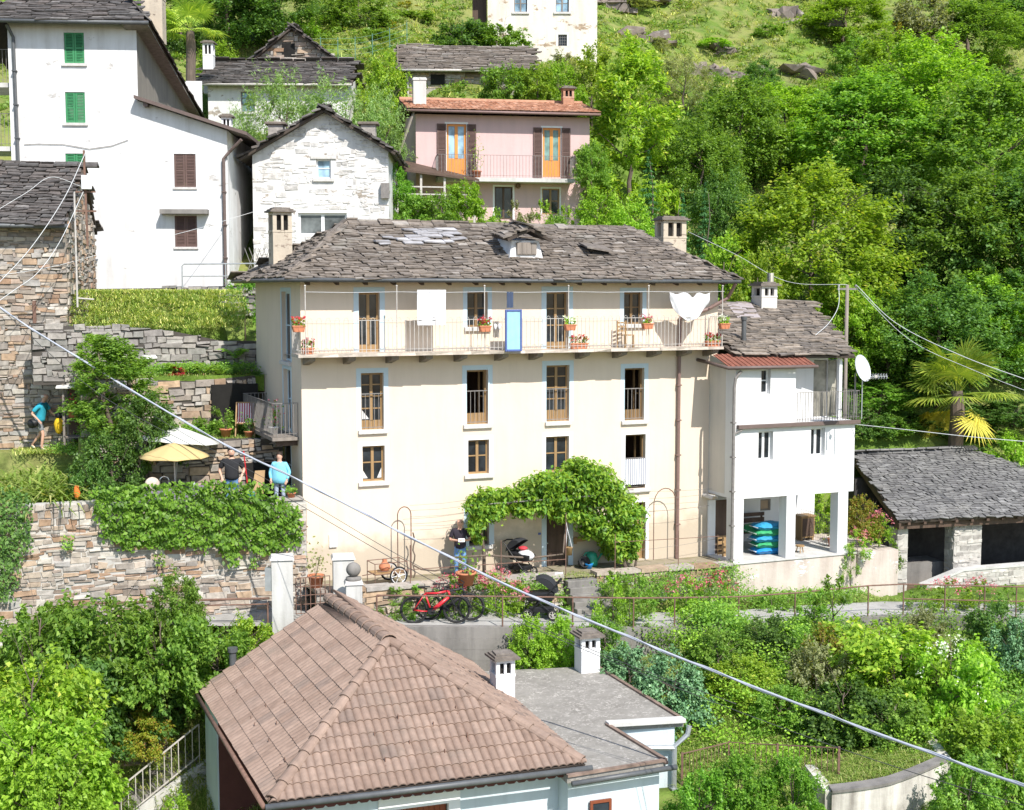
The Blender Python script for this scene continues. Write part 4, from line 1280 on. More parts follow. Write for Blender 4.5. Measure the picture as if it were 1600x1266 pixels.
for k in range(10):mb.tube([(ub-.05,va+.5,zp+.1+k*.1),(ub-.05,va+2.8,zp+.1+k*.1)],.004,3)
for k in range(24):mb.tube([(ub-.05,va+.5+k*.1,zp),(ub-.05,va+.5+k*.1,zp+1.05)],.004,3)
mb.build('porch_netting',iron,annex)
hu0,hz=M.pick(1104,778,-.3);hu1=ua-.02
mb=MB()
k=10
for i in range(k):
 a0,a1=math.pi*i/k,math.pi*(i+1)/k
 m_=(hu0+hu1)/2;r_=(hu1-hu0)/2
 p0=(m_-r_*math.cos(a0),hz+r_*.85*math.sin(a0));p1=(m_-r_*math.cos(a1),hz+r_*.85*math.sin(a1))
 mb.hexa([(p0[0],-.62,p0[1]),(p1[0],-.62,p1[1]),(p1[0],-.01,p1[1]),(p0[0],-.01,p0[1]),(p0[0],-.62,p0[1]+.02),(p1[0],-.62,p1[1]+.02),(p1[0],-.01,p1[1]+.02),(p0[0],-.01,p0[1]+.02)])
mb.build('door_hood',concrete_pale,annex)
FW=Frame(at(219,300,48).x,48.0,3.0)
tall=fempty(FW,'house','tall white house with green louvred shutters and a lean to wing, upper left','house')
L0=FW.pick(18,250)[0];ze=FW.pick(120,37)[1];zg=7.7
R1=FW.pick(357,350)[0]
zsl=FW.pick(219,158)[1];zsr=FW.pick(357,204)[1]
gh=[FW.rect(100,51,131.5,99),FW.rect(102,144,133,192),FW.rect(102.5,240,134,288)]
bh=[FW.rect(272,240.5,306,292.5),FW.rect(273,337,308,386)]
DP=13.0
mb=MB()
holed_wall(mb,L0,0,zg,ze,gh,0,.1)
mb.poly([(L0,0,zg),(L0,0,ze),(L0,DP,ze),(L0,DP,zg)])
mb.poly([(L0,DP,zg),(L0,DP,ze),(0,DP,ze),(0,DP,zg)])
wtop=min(zsl,zsr)-.05
holed_wall(mb,0,R1,zg,wtop,bh,0,.1)
mb.poly([(0,0,wtop),(R1,0,wtop),(R1,0,zsr),(0,0,zsl)])
mb.poly([(R1,0,zg),(R1,9,zg),(R1,9,zsr),(R1,0,zsr)])
mb.poly([(0,9,zg),(0,9,zsl),(R1,9,zsr),(R1,9,zg)])
mb.build('wall',white_worn,tall)
zb_=ze-2.3
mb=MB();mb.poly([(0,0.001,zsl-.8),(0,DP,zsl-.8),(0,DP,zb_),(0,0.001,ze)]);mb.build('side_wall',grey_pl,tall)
for r in gh:
 shutters(tall,r,shutter_green)
 mb=MB();mb.box(r[0]-.09,r[1]+.09,-.07,.06,r[2]-.1,r[2]-.006);mb.build('sill',sillstone,tall)
for r in bh:
 shutters(tall,r,shutter_brown)
 mb=MB();mb.box(r[0]-.04,r[1]+.04,-.05,.06,r[2]-.08,r[2]-.006);mb.build('sill',sillstone,tall)
r=FW.rect(253,328,327,335);mb=MB();mb.box(r[0],r[1],-.42,-.004,r[2],r[3]);mb.build('canopy',concrete,tall)
ov=.55
c=-3.2
zr=ze+2.5
mb=MB()
slate_face(mb,[(L0-1.4,-ov,ze),(ov,-ov,ze),(-1.9,4,zr),(L0+1.8,4,zr)],expo=.22,wid=(.35,.8))
slate_face(mb,[(ov,-ov,ze),(ov*.6,DP,zb_+.05),(-1.9,DP,zr-2.2),(-1.9,4,zr)],expo=.22,wid=(.35,.8))
slate_face(mb,[(L0-1.4,DP,zb_),(L0-1.4,-ov,ze),(L0+1.8,4,zr)],expo=.3,wid=(.5,.9))
tr_=mb.build('roof',[slate_dark,under],tall)
mb=MB();mb.prism([(ov-.04,-ov,ze-.12),(ov*.6,DP,zb_-.08),(ov*.6-.7,DP,zb_-.08),(ov-.9,-ov,ze-.12)],(0,0,.06));mb.build('eaves_board',wood_grey,tr_)
gutter_run(tr_,[(L0-1.4,-ov-.05,ze-.02),(ov,-ov-.05,ze-.06)],.07)
mb=MB()
nz=Vector((-(zsr-zsl),0,R1)).normalized()
e0,e1=(-.06,zsl+.1),(R1+.75,zsr+.1-.75*(zsl-zsr)/R1)
mb.hexa([(e0[0],-.4,e0[1]-.06),(e1[0],-.4,e1[1]-.06),(e1[0],9.2,e1[1]-.06),(e0[0],9.2,e0[1]-.06),(e0[0],-.4,e0[1]+.06),(e1[0],-.4,e1[1]+.06),(e1[0],9.2,e1[1]+.06),(e0[0],9.2,e0[1]+.06)])
mb.box(e0[0]+.3,e0[0]+.45,-.3,.0,e0[1]-.32,e0[1]-.1)
mb.build('wing_roof',gutter_brown,tall)
downpipe(tall,[(R1+.55,-.3,zsr-.35),(R1+.1,-.1,zsr-.75),(R1-.12,-.09,zsr-1.0),(R1-.12,-.09,zg+.3)],.06,gutter_brown)
ul=FW.pick(24,200)[0]
downpipe(tall,[(ul-.1,-.3,ze-.1),(ul+.05,-.1,ze-.5),(ul+.12,-.09,zg+1)],.06,gutter)
up,zc=FW.pick(234,-14,2)
chimney(tr_,(up,2.6),.75,.7,ze-.2,zc+.4,ch_pl,slate)
pu,pz=FW.pick(348,178,4)
chimney(tall,(pu,5.0),.38,.38,pz-1.5,pz,white_pl,slate)
for z in(FW.pick(10,128)[1],FW.pick(10,228)[1]):
 mb=MB();mb.box(L0-3.0,L0-.004,.2,2.2,z-.16,z)
 lg=mb.build('loggia',concrete_pale,tall)
 railing(lg,[(L0-2.9,.25,z),(L0-.02,.25,z)],1.15,.13,iron)
mb=MB();mb.tube([(FW.pick(x,y,-.03)[0],-.03,FW.pick(x,y,-.03)[1])for x,y in((38,226),(60,225),(100,226),(140,233),(175,228),(200,219))],.012,4);mb.build('wall_cable',iron,tall)
FS=Frame(at(104,400,41.5).x,41.5,8.0)
stoneh=fempty(FS,'house','tall rubble stone house at the left edge with a dark slab roof','house')
SL=FS.pick(-120,400)[0];zt=FS.pick(50,352)[1];zb=2.6
DS=5.2
mb=MB()
rubble(mb,(SL,0,zb),(1,0,0),(0,0,1),(0,-1,0),[(0,0),(-SL,0),(-SL,zt-zb),(0,zt-zb)],hh=.12,ww=.3,prot=.05)
rubble(mb,(0,0,zb),(0,1,0),(0,0,1),(1,0,0),[(0,0),(DS,0),(DS,zt-zb+.2),(DS/2,zt-zb+1.5),(0,zt-zb)],hh=.13,ww=.3,prot=.05)
mb.cur=1
mb.poly([(SL,DS,zb),(SL,DS,zt),(0,DS,zt),(0,DS,zb)]);mb.poly([(SL,0,zb),(SL,0,zt),(SL,DS,zt),(SL,DS,zb)])
mb.build('wall',[stone_warm,mortar],stoneh)
zr=FS.pick(60,258,2.4)[1]
mb=MB()
slate_face(mb,[(SL-.3,-.45,zt),(.05,-.45,zt),(.2,DS/2,zr),(SL-.3,DS/2,zr)],expo=.15,wid=(.25,.55))
slate_face(mb,[(.05,DS+.4,zt),(SL-.3,DS+.4,zt),(SL-.3,DS/2,zr),(.2,DS/2,zr)],expo=.2,wid=(.3,.5))
ridge_slabs(mb,(SL,DS/2,zr),(.3,DS/2,zr),.5)
sr=mb.build('roof',[slate_dark,under],stoneh)
gutter_run(sr,[(SL-.3,-.5,zt-.02),(.15,-.5,zt-.05)],.07)
mb=MB();mb.tube([(.3,-.1,FS.pick(134,480)[1]),(.3,-.12,FS.pick(130,300)[1])],.03,6);mb.tube([(.3,-.1,FS.pick(134,466)[1]),(.8,-.1,FS.pick(134,468)[1])],.025,6);mb.build('vent_pipe',iron_pale,stoneh)
mb=MB();px_=FS.pick(131,290,-.1)
mb.beam((.62,.1,FS.pick(131,385,.1)[1]),(.58,.1,FS.pick(131,235,.1)[1]),.06)
mb.beam((.3,.1,FS.pick(131,300,.1)[1]),(.9,.1,FS.pick(131,300,.1)[1]),.04);mb.beam((.3,.1,FS.pick(131,330,.1)[1]),(.9,.1,FS.pick(131,330,.1)[1]),.05)
wm=mb.build('wire_mast',iron_rust,stoneh)
mb=MB();mb.box(.5,.8,-.05,.06,FS.pick(134,296,0)[1],FS.pick(134,274,0)[1]);mb.build('junction_box',white_trim,wm,bevel=.02)
for r_ in((52,470,57,505),):
 q=FS.rect(*r_);mb=MB();mb.box(q[0],q[1],-.1,0,q[2],q[3]);mb.build('iron_tie',iron_rust,stoneh)
sh=FS.loc(at(118,690,40.6))
shed=empty('storage_shed',at(118,690,40.4),R(8),'small tin roofed plant shelf shed against the stone house corner','shed')
mb=MB()
for x in(-.32,.42):
 mb.box(x-.03,x+.03,-.03,.03,-.2,1.75);mb.box(x-.03,x+.03,.6,.66,-.2,1.75)
mb.box(-.35,.45,0,.66,.62,.66);mb.box(-.35,.45,0,.66,.1,.14);mb.build('shelves',wood_grey,shed)
mb=MB();mb.hexa([(-.5,-.2,1.62),(.6,-.2,1.62),(.6,.8,1.9),(-.5,.8,1.9),(-.5,-.2,1.66),(.6,-.2,1.66),(.6,.8,1.94),(-.5,.8,1.94)]);mb.build('tin_roof',concrete_pale,shed)
mb=MB();mb.box(-.3,.4,.6,.64,.2,1.6);mb.build('back_board',wood_dark,shed)
mb=MB();mb.box(-.25,.45,.64,1.4,1.95,2.6);mb.build('upper_store',wood_grey,shed)
FG=Frame(at(395,300,50).x,50.0,1.5)
cot=fempty(FG,'cottage','whitewashed rubble cottage with a steep stone slab gable above the cream house','cottage')
CW=FG.pick(607,300)[0];zc0=8.2
apx=FG.pick(507,174);zla=FG.pick(392,240)[1];zra=FG.pick(606,234)[1]
wr=FG.rect(494,249,517,279);wl=FG.rect(466,333,542,368)
mb=MB()
mb.cur=1
holed_wall(mb,0,CW,zc0,min(zla,zra),[wr,wl],0,.3)
mb.poly([(0,0,min(zla,zra)),(CW,0,min(zla,zra)),(CW,0,zra),(apx[0],0,apx[1]),(0,0,zla)])
mb.poly([(CW,0,zc0),(CW,6,zc0),(CW,6,zra),(CW,0,zra)]);mb.poly([(0,0,zc0),(0,0,zla),(0,6,zla),(0,6,zc0)])
mb.poly([(0,6,zc0),(0,6,zla),(apx[0],6,apx[1]),(CW,6,zra),(CW,6,zc0)])
mb.cur=0
polyw=[(0,0),(CW,0),(CW,zra-zc0),(apx[0],apx[1]-zc0),(0,zla-zc0)]
_ip=inpoly
def _hole_rubble():
 global inpoly
 inpoly=lambda s,t,p:inpoly_holes(s,t)
 try:rubble(mb,(0,0,zc0),(1,0,0),(0,0,1),(0,-1,0),polyw,hh=.115,ww=.26,prot=.014,back=False)
 finally:inpoly=_ip
def inpoly_holes(s,t):
 if not _ip(s,t,polyw):return False
 for h in(wr,wl):
  if h[0]-.15<s<h[1]+.15 and h[2]-zc0-.12<t<h[3]-zc0+.15:return False
 return random.random()<.5
_hole_rubble()
mb.build('wall',[stone_white,white_peel],cot)
window(cot,wr,cols=1,rows=2,fm=white_trim,pm=glass_blue,sill=.12,lintel=.2,recess=.12)
window(cot,wl,cols=2,rows=1,fm=white_trim,pm=M_glass('dusty_glass',(.10,.11,.11),.25),sur=.1,sur_m=white_trim,recess=.12,fw=.08)
mb=MB()
ov=.35
def slope(a,b):return(b[1]-a[1])/(b[0]-a[0])
sl=slope((0,zla),apx);srr=slope((CW,zra),apx)
LE=(-.45,zla-.45*sl+.04);RE=(CW+.3,zra+.3*srr+.04);A=(apx[0],apx[1]+.05)
slate_face(mb,[(LE[0],6.2,LE[1]),(LE[0],-ov,LE[1]),(A[0],-ov,A[1]),(A[0],6.2,A[1])],expo=.17,wid=(.3,.7),thick=(.05,.085))
slate_face(mb,[(RE[0],-ov,RE[1]),(RE[0],6.2,RE[1]),(A[0],6.2,A[1]),(A[0],-ov,A[1])],expo=.17,wid=(.3,.7),thick=(.05,.085))
ridge_slabs(mb,(A[0],-ov,A[1]+.05),(A[0],6.2,A[1]+.05),.5)
cr=mb.build('roof',[slate_dark,under],cot)
for px in(432,576):
 u,z=FG.pick(px,194,2.5)
 mb=MB();mb.box(u-.28,u+.28,2.2,2.8,z-1.3,z-.05)
 cc=mb.build('chimney',stone_grey,cr);mb=MB();mb.box(u-.4,u+.4,2.1,2.9,z-.05,z+.05);mb.build('chimney_cap',slate,cc,bevel=.02)
mb=MB();q=FG.rect(595,286,608,310,-.2);mb.box(q[0],q[1],-.2,.0,q[2],q[3]);mb.build('meter_box',iron,cot)
FB=Frame(at(345,180,66).x,66.0,1.0)
lowc=fempty(FB,'cottage','low white cottage under a long dark slab roof behind the gabled cottage','cottage')
LW=FB.pick(545,180)[0];zt=FB.pick(440,134)[1];zb=14.2
wr2=FB.rect(376,143,398,175);wr3=FB.rect(377,204,397,225)
wr4=FB.rect(470,150,490,172)
mb=MB();holed_wall(mb,-.6,LW,zb,zt,[wr2,wr3],0,.25)
mb.poly([(LW,0,zb),(LW,4.5,zb),(LW,4.5,zt+1),(LW,0,zt)]);mb.poly([(-.6,0,zb),(-.6,0,zt),(-.6,4.5,zt),(-.6,4.5,zb)]);mb.poly([(-.6,4.5,zb),(-.6,4.5,zt),(LW,4.5,zt),(LW,4.5,zb)])
mb.build('wall',white_peel,lowc)
window(lowc,wr2,cols=2,rows=3,fm=iron,pm=glass_blue,lintel=.12,sill=.05)
window(lowc,wr3,cols=2,rows=2,fm=wood_dark,pm=glass)
zr=FB.pick(440,97,2.6)[1]
mb=MB();slate_face(mb,[(-1.2,-.45,zt+.02),(LW+.25,-.45,zt+.02),(LW+.1,2.6,zr),(-1.0,2.6,zr)],expo=.18,wid=(.3,.8))
slate_face(mb,[(LW+.25,5.2,zt),(-1.2,5.2,zt),(-1.0,2.6,zr),(LW+.1,2.6,zr)],expo=.3,wid=(.5,.9))
rr=mb.build('roof',[slate_dark,under],lowc)
gutter_run(rr,[(-1.2,-.5,zt-.02),(LW+.2,-.5,zt-.02)],.06,iron_pale)
u,z=FB.pick(326,68,1.5)
chimney(rr,(u,1.5),.5,.5,zt-.2,z,white_worn,slate)
FH=Frame(at(392,90,70).x,70.0,1.0)
hut=fempty(FH,'stone_hut','small dry stone hut with a dark square loft opening in its gable','hut')
HW=FH.pick(527,95)[0];hz0=FH.pick(455,118)[1]-1.5;ap=FH.pick(457,46);zz=FH.pick(455,97)[1]
op=FH.rect(441,68,461,89)
mb=MB()
for poly in([(0,0),(HW,0),(HW,zz-hz0),(0,zz-hz0)],):
 pass
def _hut_in(s,t):
 p=[(0,0),(HW,0),(HW,zz-hz0),(ap[0],ap[1]-hz0),(0,zz-hz0)]
 return _ip(s,t,p)and not(op[0]-.1<s<op[1]+.1 and op[2]-hz0<t<op[3]-hz0)
inpoly=lambda s,t,p:_hut_in(s,t)
rubble(mb,(0,0,hz0),(1,0,0),(0,0,1),(0,-1,0),[(0,0),(HW,ap[1]-hz0)],hh=.17,ww=.4,prot=.06,back=False)
inpoly=_ip
mb.cur=1
holed_wall(mb,0,HW,hz0,zz,[],0,.3)
mb.poly([(0,0,zz),(HW,0,zz),(ap[0],0,ap[1])])
mb.poly([(0,0,hz0),(0,0,zz),(0,5,zz),(0,5,hz0)]);mb.poly([(HW,0,hz0),(HW,5,hz0),(HW,5,zz),(HW,0,zz)])
mb.build('wall',[stone_warm,mortar],hut)
mb=MB();mb.box(op[0],op[1],-.05,.01,op[2],op[3]);mb.build('loft_opening',dark_in,hut)
mb=MB()
sl=slope((0,zz),ap)
slate_face(mb,[(-.6,5,zz-.6*sl),(-.6,-.35,zz-.6*sl),(ap[0],-.35,ap[1]+.08),(ap[0],5,ap[1]+.08)],expo=.2,wid=(.35,.8),thick=(.05,.08))
sr_=slope((HW,zz),ap)
slate_face(mb,[(HW+.6,-.35,zz+.6*sr_),(HW+.6,5,zz+.6*sr_),(ap[0],5,ap[1]+.08),(ap[0],-.35,ap[1]+.08)],expo=.2,wid=(.35,.8),thick=(.05,.08))
mb.build('roof',[slate_dark,under],hut)
FL_=Frame(at(638,130,68).x,68.0,2.0)
lhut=fempty(FL_,'stone_hut','long low stone hut with a grey slab roof above the pink house','hut')
LW=FL_.pick(812,130)[0];zt=FL_.pick(720,112)[1];zb=16.2
mb=MB();rubble(mb,(0,0,zb),(1,0,0),(0,0,1),(0,-1,0),[(0,0),(LW,0),(LW,zt-zb),(0,zt-zb)],hh=.17,ww=.42,prot=.05)
mb.cur=1;mb.poly([(0,0,zb),(0,0,zt),(0,5,zt),(0,5,zb)]);mb.poly([(LW,0,zb),(LW,5,zb),(LW,5,zt),(LW,0,zt)])
mb.build('wall',[stone,mortar_pale],lhut)
q=FL_.rect(673,117,695,133);mb=MB();mb.box(q[0],q[1],-.1,.02,q[2],q[3]);mb.build('opening',dark_in,lhut)
zr=FL_.pick(740,73,2.8)[1]
mb=MB();slate_face(mb,[(-.5,-.5,zt),(LW+.8,-.5,zt),(LW+.9,2.8,zr-.25),(-.6,2.8,zr)],expo=.17,wid=(.35,.9))
slate_face(mb,[(LW+.8,5.5,zt),(-.5,5.5,zt),(-.6,2.8,zr),(LW+.9,2.8,zr-.25)],expo=.3,wid=(.5,.9))
slate_face(mb,[(-.6,5.5,zt),(-.55,-.5,zt-.03),(-.65,2.8,zr)],expo=.3,wid=(.3,.5))
rr=mb.build('roof',[slate,under],lhut)
gutter_run(rr,[(-.45,-.56,zt-.03),(LW*.75,-.56,zt-.03)],.06,iron_pale)
downpipe(lhut,[(-.1,-.3,zt-.1),(-.02,-.06,zt-.5),(-.02,-.06,zb)],.05,iron_pale)
FT=Frame(at(762,50,80).x,80.0,1.0)
top=fempty(FT,'house','pale half rendered stone house at the top edge of the village','house')
TW=FT.pick(933,50)[0];zb=19.5;zt=FT.pick(850,-45)[1]
h=[FT.rect(803,-8,824,19),FT.rect(868,-8,889,19),FT.rect(872,54,886,72)]
mb=MB();holed_wall(mb,0,TW,zb,zt,h,0,.3)
mb.poly([(TW,0,zb),(TW,7,zb),(TW,7,zt),(TW,0,zt)]);mb.poly([(0,0,zb),(0,0,zt),(0,7,zt),(0,7,zb)]);mb.poly([(0,7,zb),(0,7,zt),(TW,7,zt),(TW,7,zb)])
mb.build('wall',pale_stone_pl,top)
for k,r in enumerate(h):
 if k<2:window(top,r,cols=2,rows=2,fm=wood_grey,pm=glass_blue,sur=.12,sur_m=white_trim,sill=.12)
 else:window(top,r,cols=1,rows=1,fm=iron,pm=glass,sur=.1,sur_m=white_trim,bars=True)
mb=MB();slate_face(mb,[(-.7,-.6,zt),(TW+.6,-.6,zt),(TW+.3,3.5,zt+2),(-.4,3.5,zt+2)],expo=.3,wid=(.5,.9));slate_face(mb,[(TW+.6,7.6,zt),(-.7,7.6,zt),(-.4,3.5,zt+2),(TW+.3,3.5,zt+2)],expo=.35,wid=(.5,.9))
mb.build('roof',[slate_dark,under],top)
mb=MB();mb.box(-.9,-.05,1,5,zb,zt-1.0);mb.build('timber_lean_to',wood_dark,top)
FP=Frame(at(650,250,58).x,58.0,10.0)
pink=fempty(FP,'house','pink two storey house with clay tile roof and orange balcony doors','house')
PW=FP.pick(921,250)[0];zt=FP.pick(780,178)[1];zb=9.6
zt=FP.pick(780,181)[1]
dl_=FP.rect(698,194,728.6,275);drr=FP.rect(848,200,876,277);ld=FP.rect(773,292,801,343);lw_=FP.rect(847,295,874,335)
PD=5.2
mb=MB();holed_wall(mb,0,PW,zb,zt,[dl_,drr,ld,lw_],0,.2)
mb.poly([(0,0,zb),(0,0,zt),(0,PD,zt+.4),(0,PD,zb)]);mb.poly([(PW,0,zb),(PW,PD,zb),(PW,PD,zt+.4),(PW,0,zt)]);mb.poly([(0,PD,zb),(0,PD,zt),(PW,PD,zt),(PW,PD,zb)])
mb.build('wall',pink_pl,pink)
for r,g in((dl_,glass_blue),(drr,glass_green)):
 window(pink,r,cols=2,rows=1,panel=.34,fm=orange_wood,pm=g,sur=.08,sur_m=white_trim,recess=.08,fw=.09,name='balcony_door')
 shutters(pink,r,shutter_brown,closed=False,width=.42)
window(pink,ld,cols=2,rows=1,fm=wood_dark,pm=glass,sur=.08,sur_m=white_trim,recess=.08,name='door')
window(pink,lw_,cols=2,rows=2,fm=wood,pm=glass,sur=.07,sur_m=white_trim,recess=.08)
vb_=-.9
b0=FP.pick(684,278,vb_)[0];b1=FP.pick(898,282,vb_)[0];zbl=FP.pick(820,278.5,vb_)[1]
mb=MB();mb.box(b0,b1,vb_,-.004,zbl-.16,zbl);pb=mb.build('balcony',concrete_pale,pink)
railing(pb,[(b0+.03,-.03,zbl),(b0+.03,vb_+.04,zbl),(b1-.03,vb_+.04,zbl),(b1-.03,-.03,zbl)],.95,.14,iron)
def pantiles(mb,pts,du=.24,dt=.34,amp=.05):
 o,u,w,poly=face_axes(pts)
 n=u.cross(w).normalized()
 S=max(p[0]for p in poly);T=max(p[1]for p in poly)
 t=0
 while t<T-.05:
  s=0
  while s<S:
   if _ip(s+du/2,min(t+dt/2,T-.02),poly):
    vs=[]
    j=random.uniform(-.012,.012);k=5
    for e in(0,1):
     for i in range(k+1):
      a=math.pi*i/k
      rr=(1.0-.16*e)
      vs.append(o+u*(s+du/2-math.cos(a)*du*.5*rr+j)+w*(t+e*dt*1.15+random.uniform(-.01,.01))+n*(.02+math.sin(a)*amp*rr+(1-e)*.035))
    fs=[(i,i+1,k+2+i,k+1+i)for i in range(k)]
    fs.append(tuple(range(k,-1,-1)))
    mb.add(vs,fs)
   s+=du
  t+=dt
 c0=mb.cur;mb.cur=1
 m=[Vector(p)for p in pts]
 mb.prism([p for p in m],-n*.1);mb.cur=c0
zr=FP.pick(780,156,3.0)[1]
eL,eR=FP.pick(636,172,-.55)[0],FP.pick(938,180,-.55)[0]
rL_,rR_=eL,eR
zr=zt+.95
mb=MB();pantiles(mb,[(eL,-.55,zt+.12),(eR,-.55,zt+.12),(eR,3.0,zr),(eL,3.0,zr)])
mb.cur=1;mb.prism([(eR,PD+.8,zt),(eL,PD+.8,zt),(eL,3.0,zr),(eR,3.0,zr)],(0,0,-.1));mb.cur=0
mb.tube([(eL,3.0,zr+.05),(eR,3.0,zr+.05)],.12,8)
pr=mb.build('roof',[terracotta_tile,wood_dark],pink)
gutter_run(pr,[(eL,-.62,zt+.06),(eR,-.62,zt+.06)],.06,pipe_brown)
u,z=FP.pick(887,139,2.5);chimney(pr,(u,2.5),.5,.45,zr-.6,z,terracotta_tile,slate)
for px in(650,660):
 u,z=FP.pick(px,122,1.2);mb=MB();mb.box(u-.14,u+.14,1.0,1.4,zt+.3,z);mb.box(u-.17,u+.17,.97,1.43,z-.12,z-.04);mb.build('chimney',concrete_pale,pr)
mb=MB();mb.beam((-.9,-1.0,FP.pick(620,250,-1)[1]),(-.1,-.4,zt+.1),.07);mb.build('prop',wood_grey,pink)
u,z=FP.pick(805,290,-.1);mb=MB();mb.lathe([(.03,.1),(.1,.05),(.12,-.05),(.06,-.12)],(u+.12,-.15,z),8);mb.build('wall_lantern',iron_rust,pink)
pg0,pg1=at(606,262,55.5),at(748,281,56.5)
perg=empty('pergola',(pg0+pg1)/2,R(9),'dark sheet roofed shelter leaning on the pink house','shelter')
def L_(p):
 d=p-perg.location;a=-perg.rotation_euler.z
 return Vector((d.x*math.cos(a)-d.y*math.sin(a),d.x*math.sin(a)+d.y*math.cos(a),d.z))
a,b=L_(pg0),L_(pg1)
mb=MB();mb.hexa([a+Vector((0,-.2,-.08)),b+Vector((0,-.2,-.08)),b+Vector((0,2.2,.25)),a+Vector((0,2.2,.6)),a+Vector((0,-.2,0)),b+Vector((0,-.2,0)),b+Vector((0,2.2,.33)),a+Vector((0,2.2,.68))]);mb.build('sheet_roof',wood_dark,perg)
mb=MB()
for t in(.1,.36,.62,.95):
 q=a.lerp(b,t);mb.beam(q+Vector((0,0,-.1)),q+Vector((0,0,-2.1)),.09)
q0,q1=a.lerp(b,.1),a.lerp(b,.95)
for dz in(-.75,-1.05,-1.35):mb.beam(Vector((q0.x,q0.y,a.z+dz)),Vector((q1.x,q1.y,a.z+dz)),.07,.05)
mb.build('posts',iron_pale,perg)
zE=-1.45
cF,cR,cB=atz(420,1256,zE),atz(915,1194,zE),atz(311,1079,zE)
FT2=Frame(cF.x,cF.y,math.degrees(math.atan2(cR.y-cF.y,cR.x-cF.x)))
tile=fempty(FT2,'house','small house with a hipped brown wavy tile roof in the foreground','house')
FWd=FT2.loc(cR).x
FDp=FT2.loc(cB).y
zR=.48;pk=FT2.loc(atz(606,1003,zR))
uR2=FWd/2
hipv=pk.y
BX=FT2.pick(516,936,FDp)[0]
def wavy(mb,pts,step=.165,course=.345,amp=.05,thick=.028,tl=None):
 o,u,w,poly=face_axes(pts)
 n=u.cross(w).normalized()
 T=max(p[1]for p in poly)
 def span(t):
  xs_=[]
  k=len(poly)
  for i in range(k):
   (x0,y0),(x1,y1)=poly[i],poly[(i+1)%k]
   if(y0-t)*(y1-t)<=0 and abs(y1-y0)>1e-6:xs_.append(x0+(x1-x0)*(t-y0)/(y1-y0))
  return(min(xs_),max(xs_))if len(xs_)>=2 else None
 t=0;row=0
 tile_w=step*2
 while t<T-.03:
  t1=min(t+course,T)
  a,b=span(min(t+.001,T-.002)),span(max(t1-.001,.002))
  if not a or not b:break
  lo,hi=min(a[0],b[0]),max(a[1],b[1])
  k0=math.floor(lo/tile_w)
  s=k0*tile_w
  while s<hi:
   pts2=[]
   m=16
   dz=random.uniform(-.003,.003);dt=random.uniform(-.004,.004)
   def cl(x,sp):return min(max(x,sp[0]),sp[1])
   vs=[]
   ok=False
   for e,(tt,sp)in enumerate(((t,a),(t1+.03,b))):
    for i in range(m+1):
     x=s+tile_w*i/m+(.0 if e else 0)
     xc=cl(x,sp)
     ph=2*math.pi*x/step
     hgt=amp*abs(math.sin(ph/2))**.75
     vs.append(o+u*xc+w*(tt+(dt if e==0 else 0))+n*(hgt+(1-e)*thick+dz+.012))
   if s+tile_w>min(a[0],b[0])and s<max(a[1],b[1]):
    fs=[(i,i+1,m+2+i,m+1+i)for i in range(m)]
    nb=len(vs)
    for i in range(m+1):vs.append(vs[i]-n*(thick+.004))
    fs+=[(nb+i,nb+i+1,i+1,i)for i in range(m)]
    mb.add(vs,fs)
   s+=tile_w
  t=t1;row+=1
 c0=mb.cur;mb.cur=1
 mb.prism([Vector(p)-n*.004 for p in pts],-n*.08);mb.cur=c0
def ridge_tiles(mb,a,b,r=.13,L=.42):
 a,b=Vector(a),Vector(b);d=(b-a);T=d.length;d/=T
 side=d.cross(Vector((0,0,1))).normalized();up=side.cross(d).normalized()
 x=0
 while x<T-.05:
  vs=[];k=8
  for e,(f,rr)in enumerate(((0,1.08),(1,.9))):
   c=a+d*min(x+f*L*1.06,T)
   for i in range(k+1):
    an=math.pi*(-.08+1.16*i/k)
    vs.append(c+side*math.cos(an)*r*rr+up*(math.sin(an)*r*rr*.85-.02+(1-f)*.015))
  fs=[(i+1,i,k+1+i,k+2+i)for i in range(k)]
  nb=len(vs)
  for i in range(k+1):vs.append(vs[i]-up*.03 if i not in(0,k)else vs[i]+side*(-.02 if i==0 else .02))
  fs+=[(nb+i+1,nb+i,i,i+1)for i in range(k)]
  mb.add(vs,fs)
  x+=L
bl_=FT2.loc(cB)
FLc,FRc,BLc,BRc=Vector((0,0,zE)),Vector((FWd,0,zE)),Vector((bl_.x,FDp,zE)),Vector((FWd,FDp,zE))
PK=Vector((pk.x,hipv,zR));pb3=FT2.loc(atz(514,937,zR));PB=Vector((pb3.x,max(pb3.y,FDp),zR))
mb=MB()
wavy(mb,[FLc,FRc,PK]);wavy(mb,[BLc,FLc,PK,PB]);wavy(mb,[FRc,BRc,PB,PK])
ridge_tiles(mb,FLc+Vector((.05,.05,.06)),PK+Vector((0,0,.07)),.125);ridge_tiles(mb,FRc+Vector((-.05,.05,.06)),PK+Vector((0,0,.07)),.125)
ridge_tiles(mb,PK+Vector((0,-.12,.06)),PB+Vector((0,0,.06)),.17,.45)
trf=mb.build('roof',[rooftile,under],tile)
def snow_hook(P,d):
 mb=MB();mb.beam(P+Vector((0,0,.03)),P+d*.12+Vector((0,0,.06)),.03,.015);mb.beam(P+d*.0+Vector((0,0,.03)),P+Vector((0,0,.15)),.03,.015)
 mb.build('snow_hook',iron_rust,trf)
for px,py in((365,1030),(398,1052),(370,1087),(430,1078),(455,1080),(392,1130),(415,1110),(445,1105),(475,1103),(500,1110),(398,1140),(432,1138),(468,1132),(420,1165),(458,1164),(445,1195)):
 P=on_roof(px,py,FLc,PK,BLc,FT2);snow_hook(P,Vector((-1,0,-.5)).normalized())
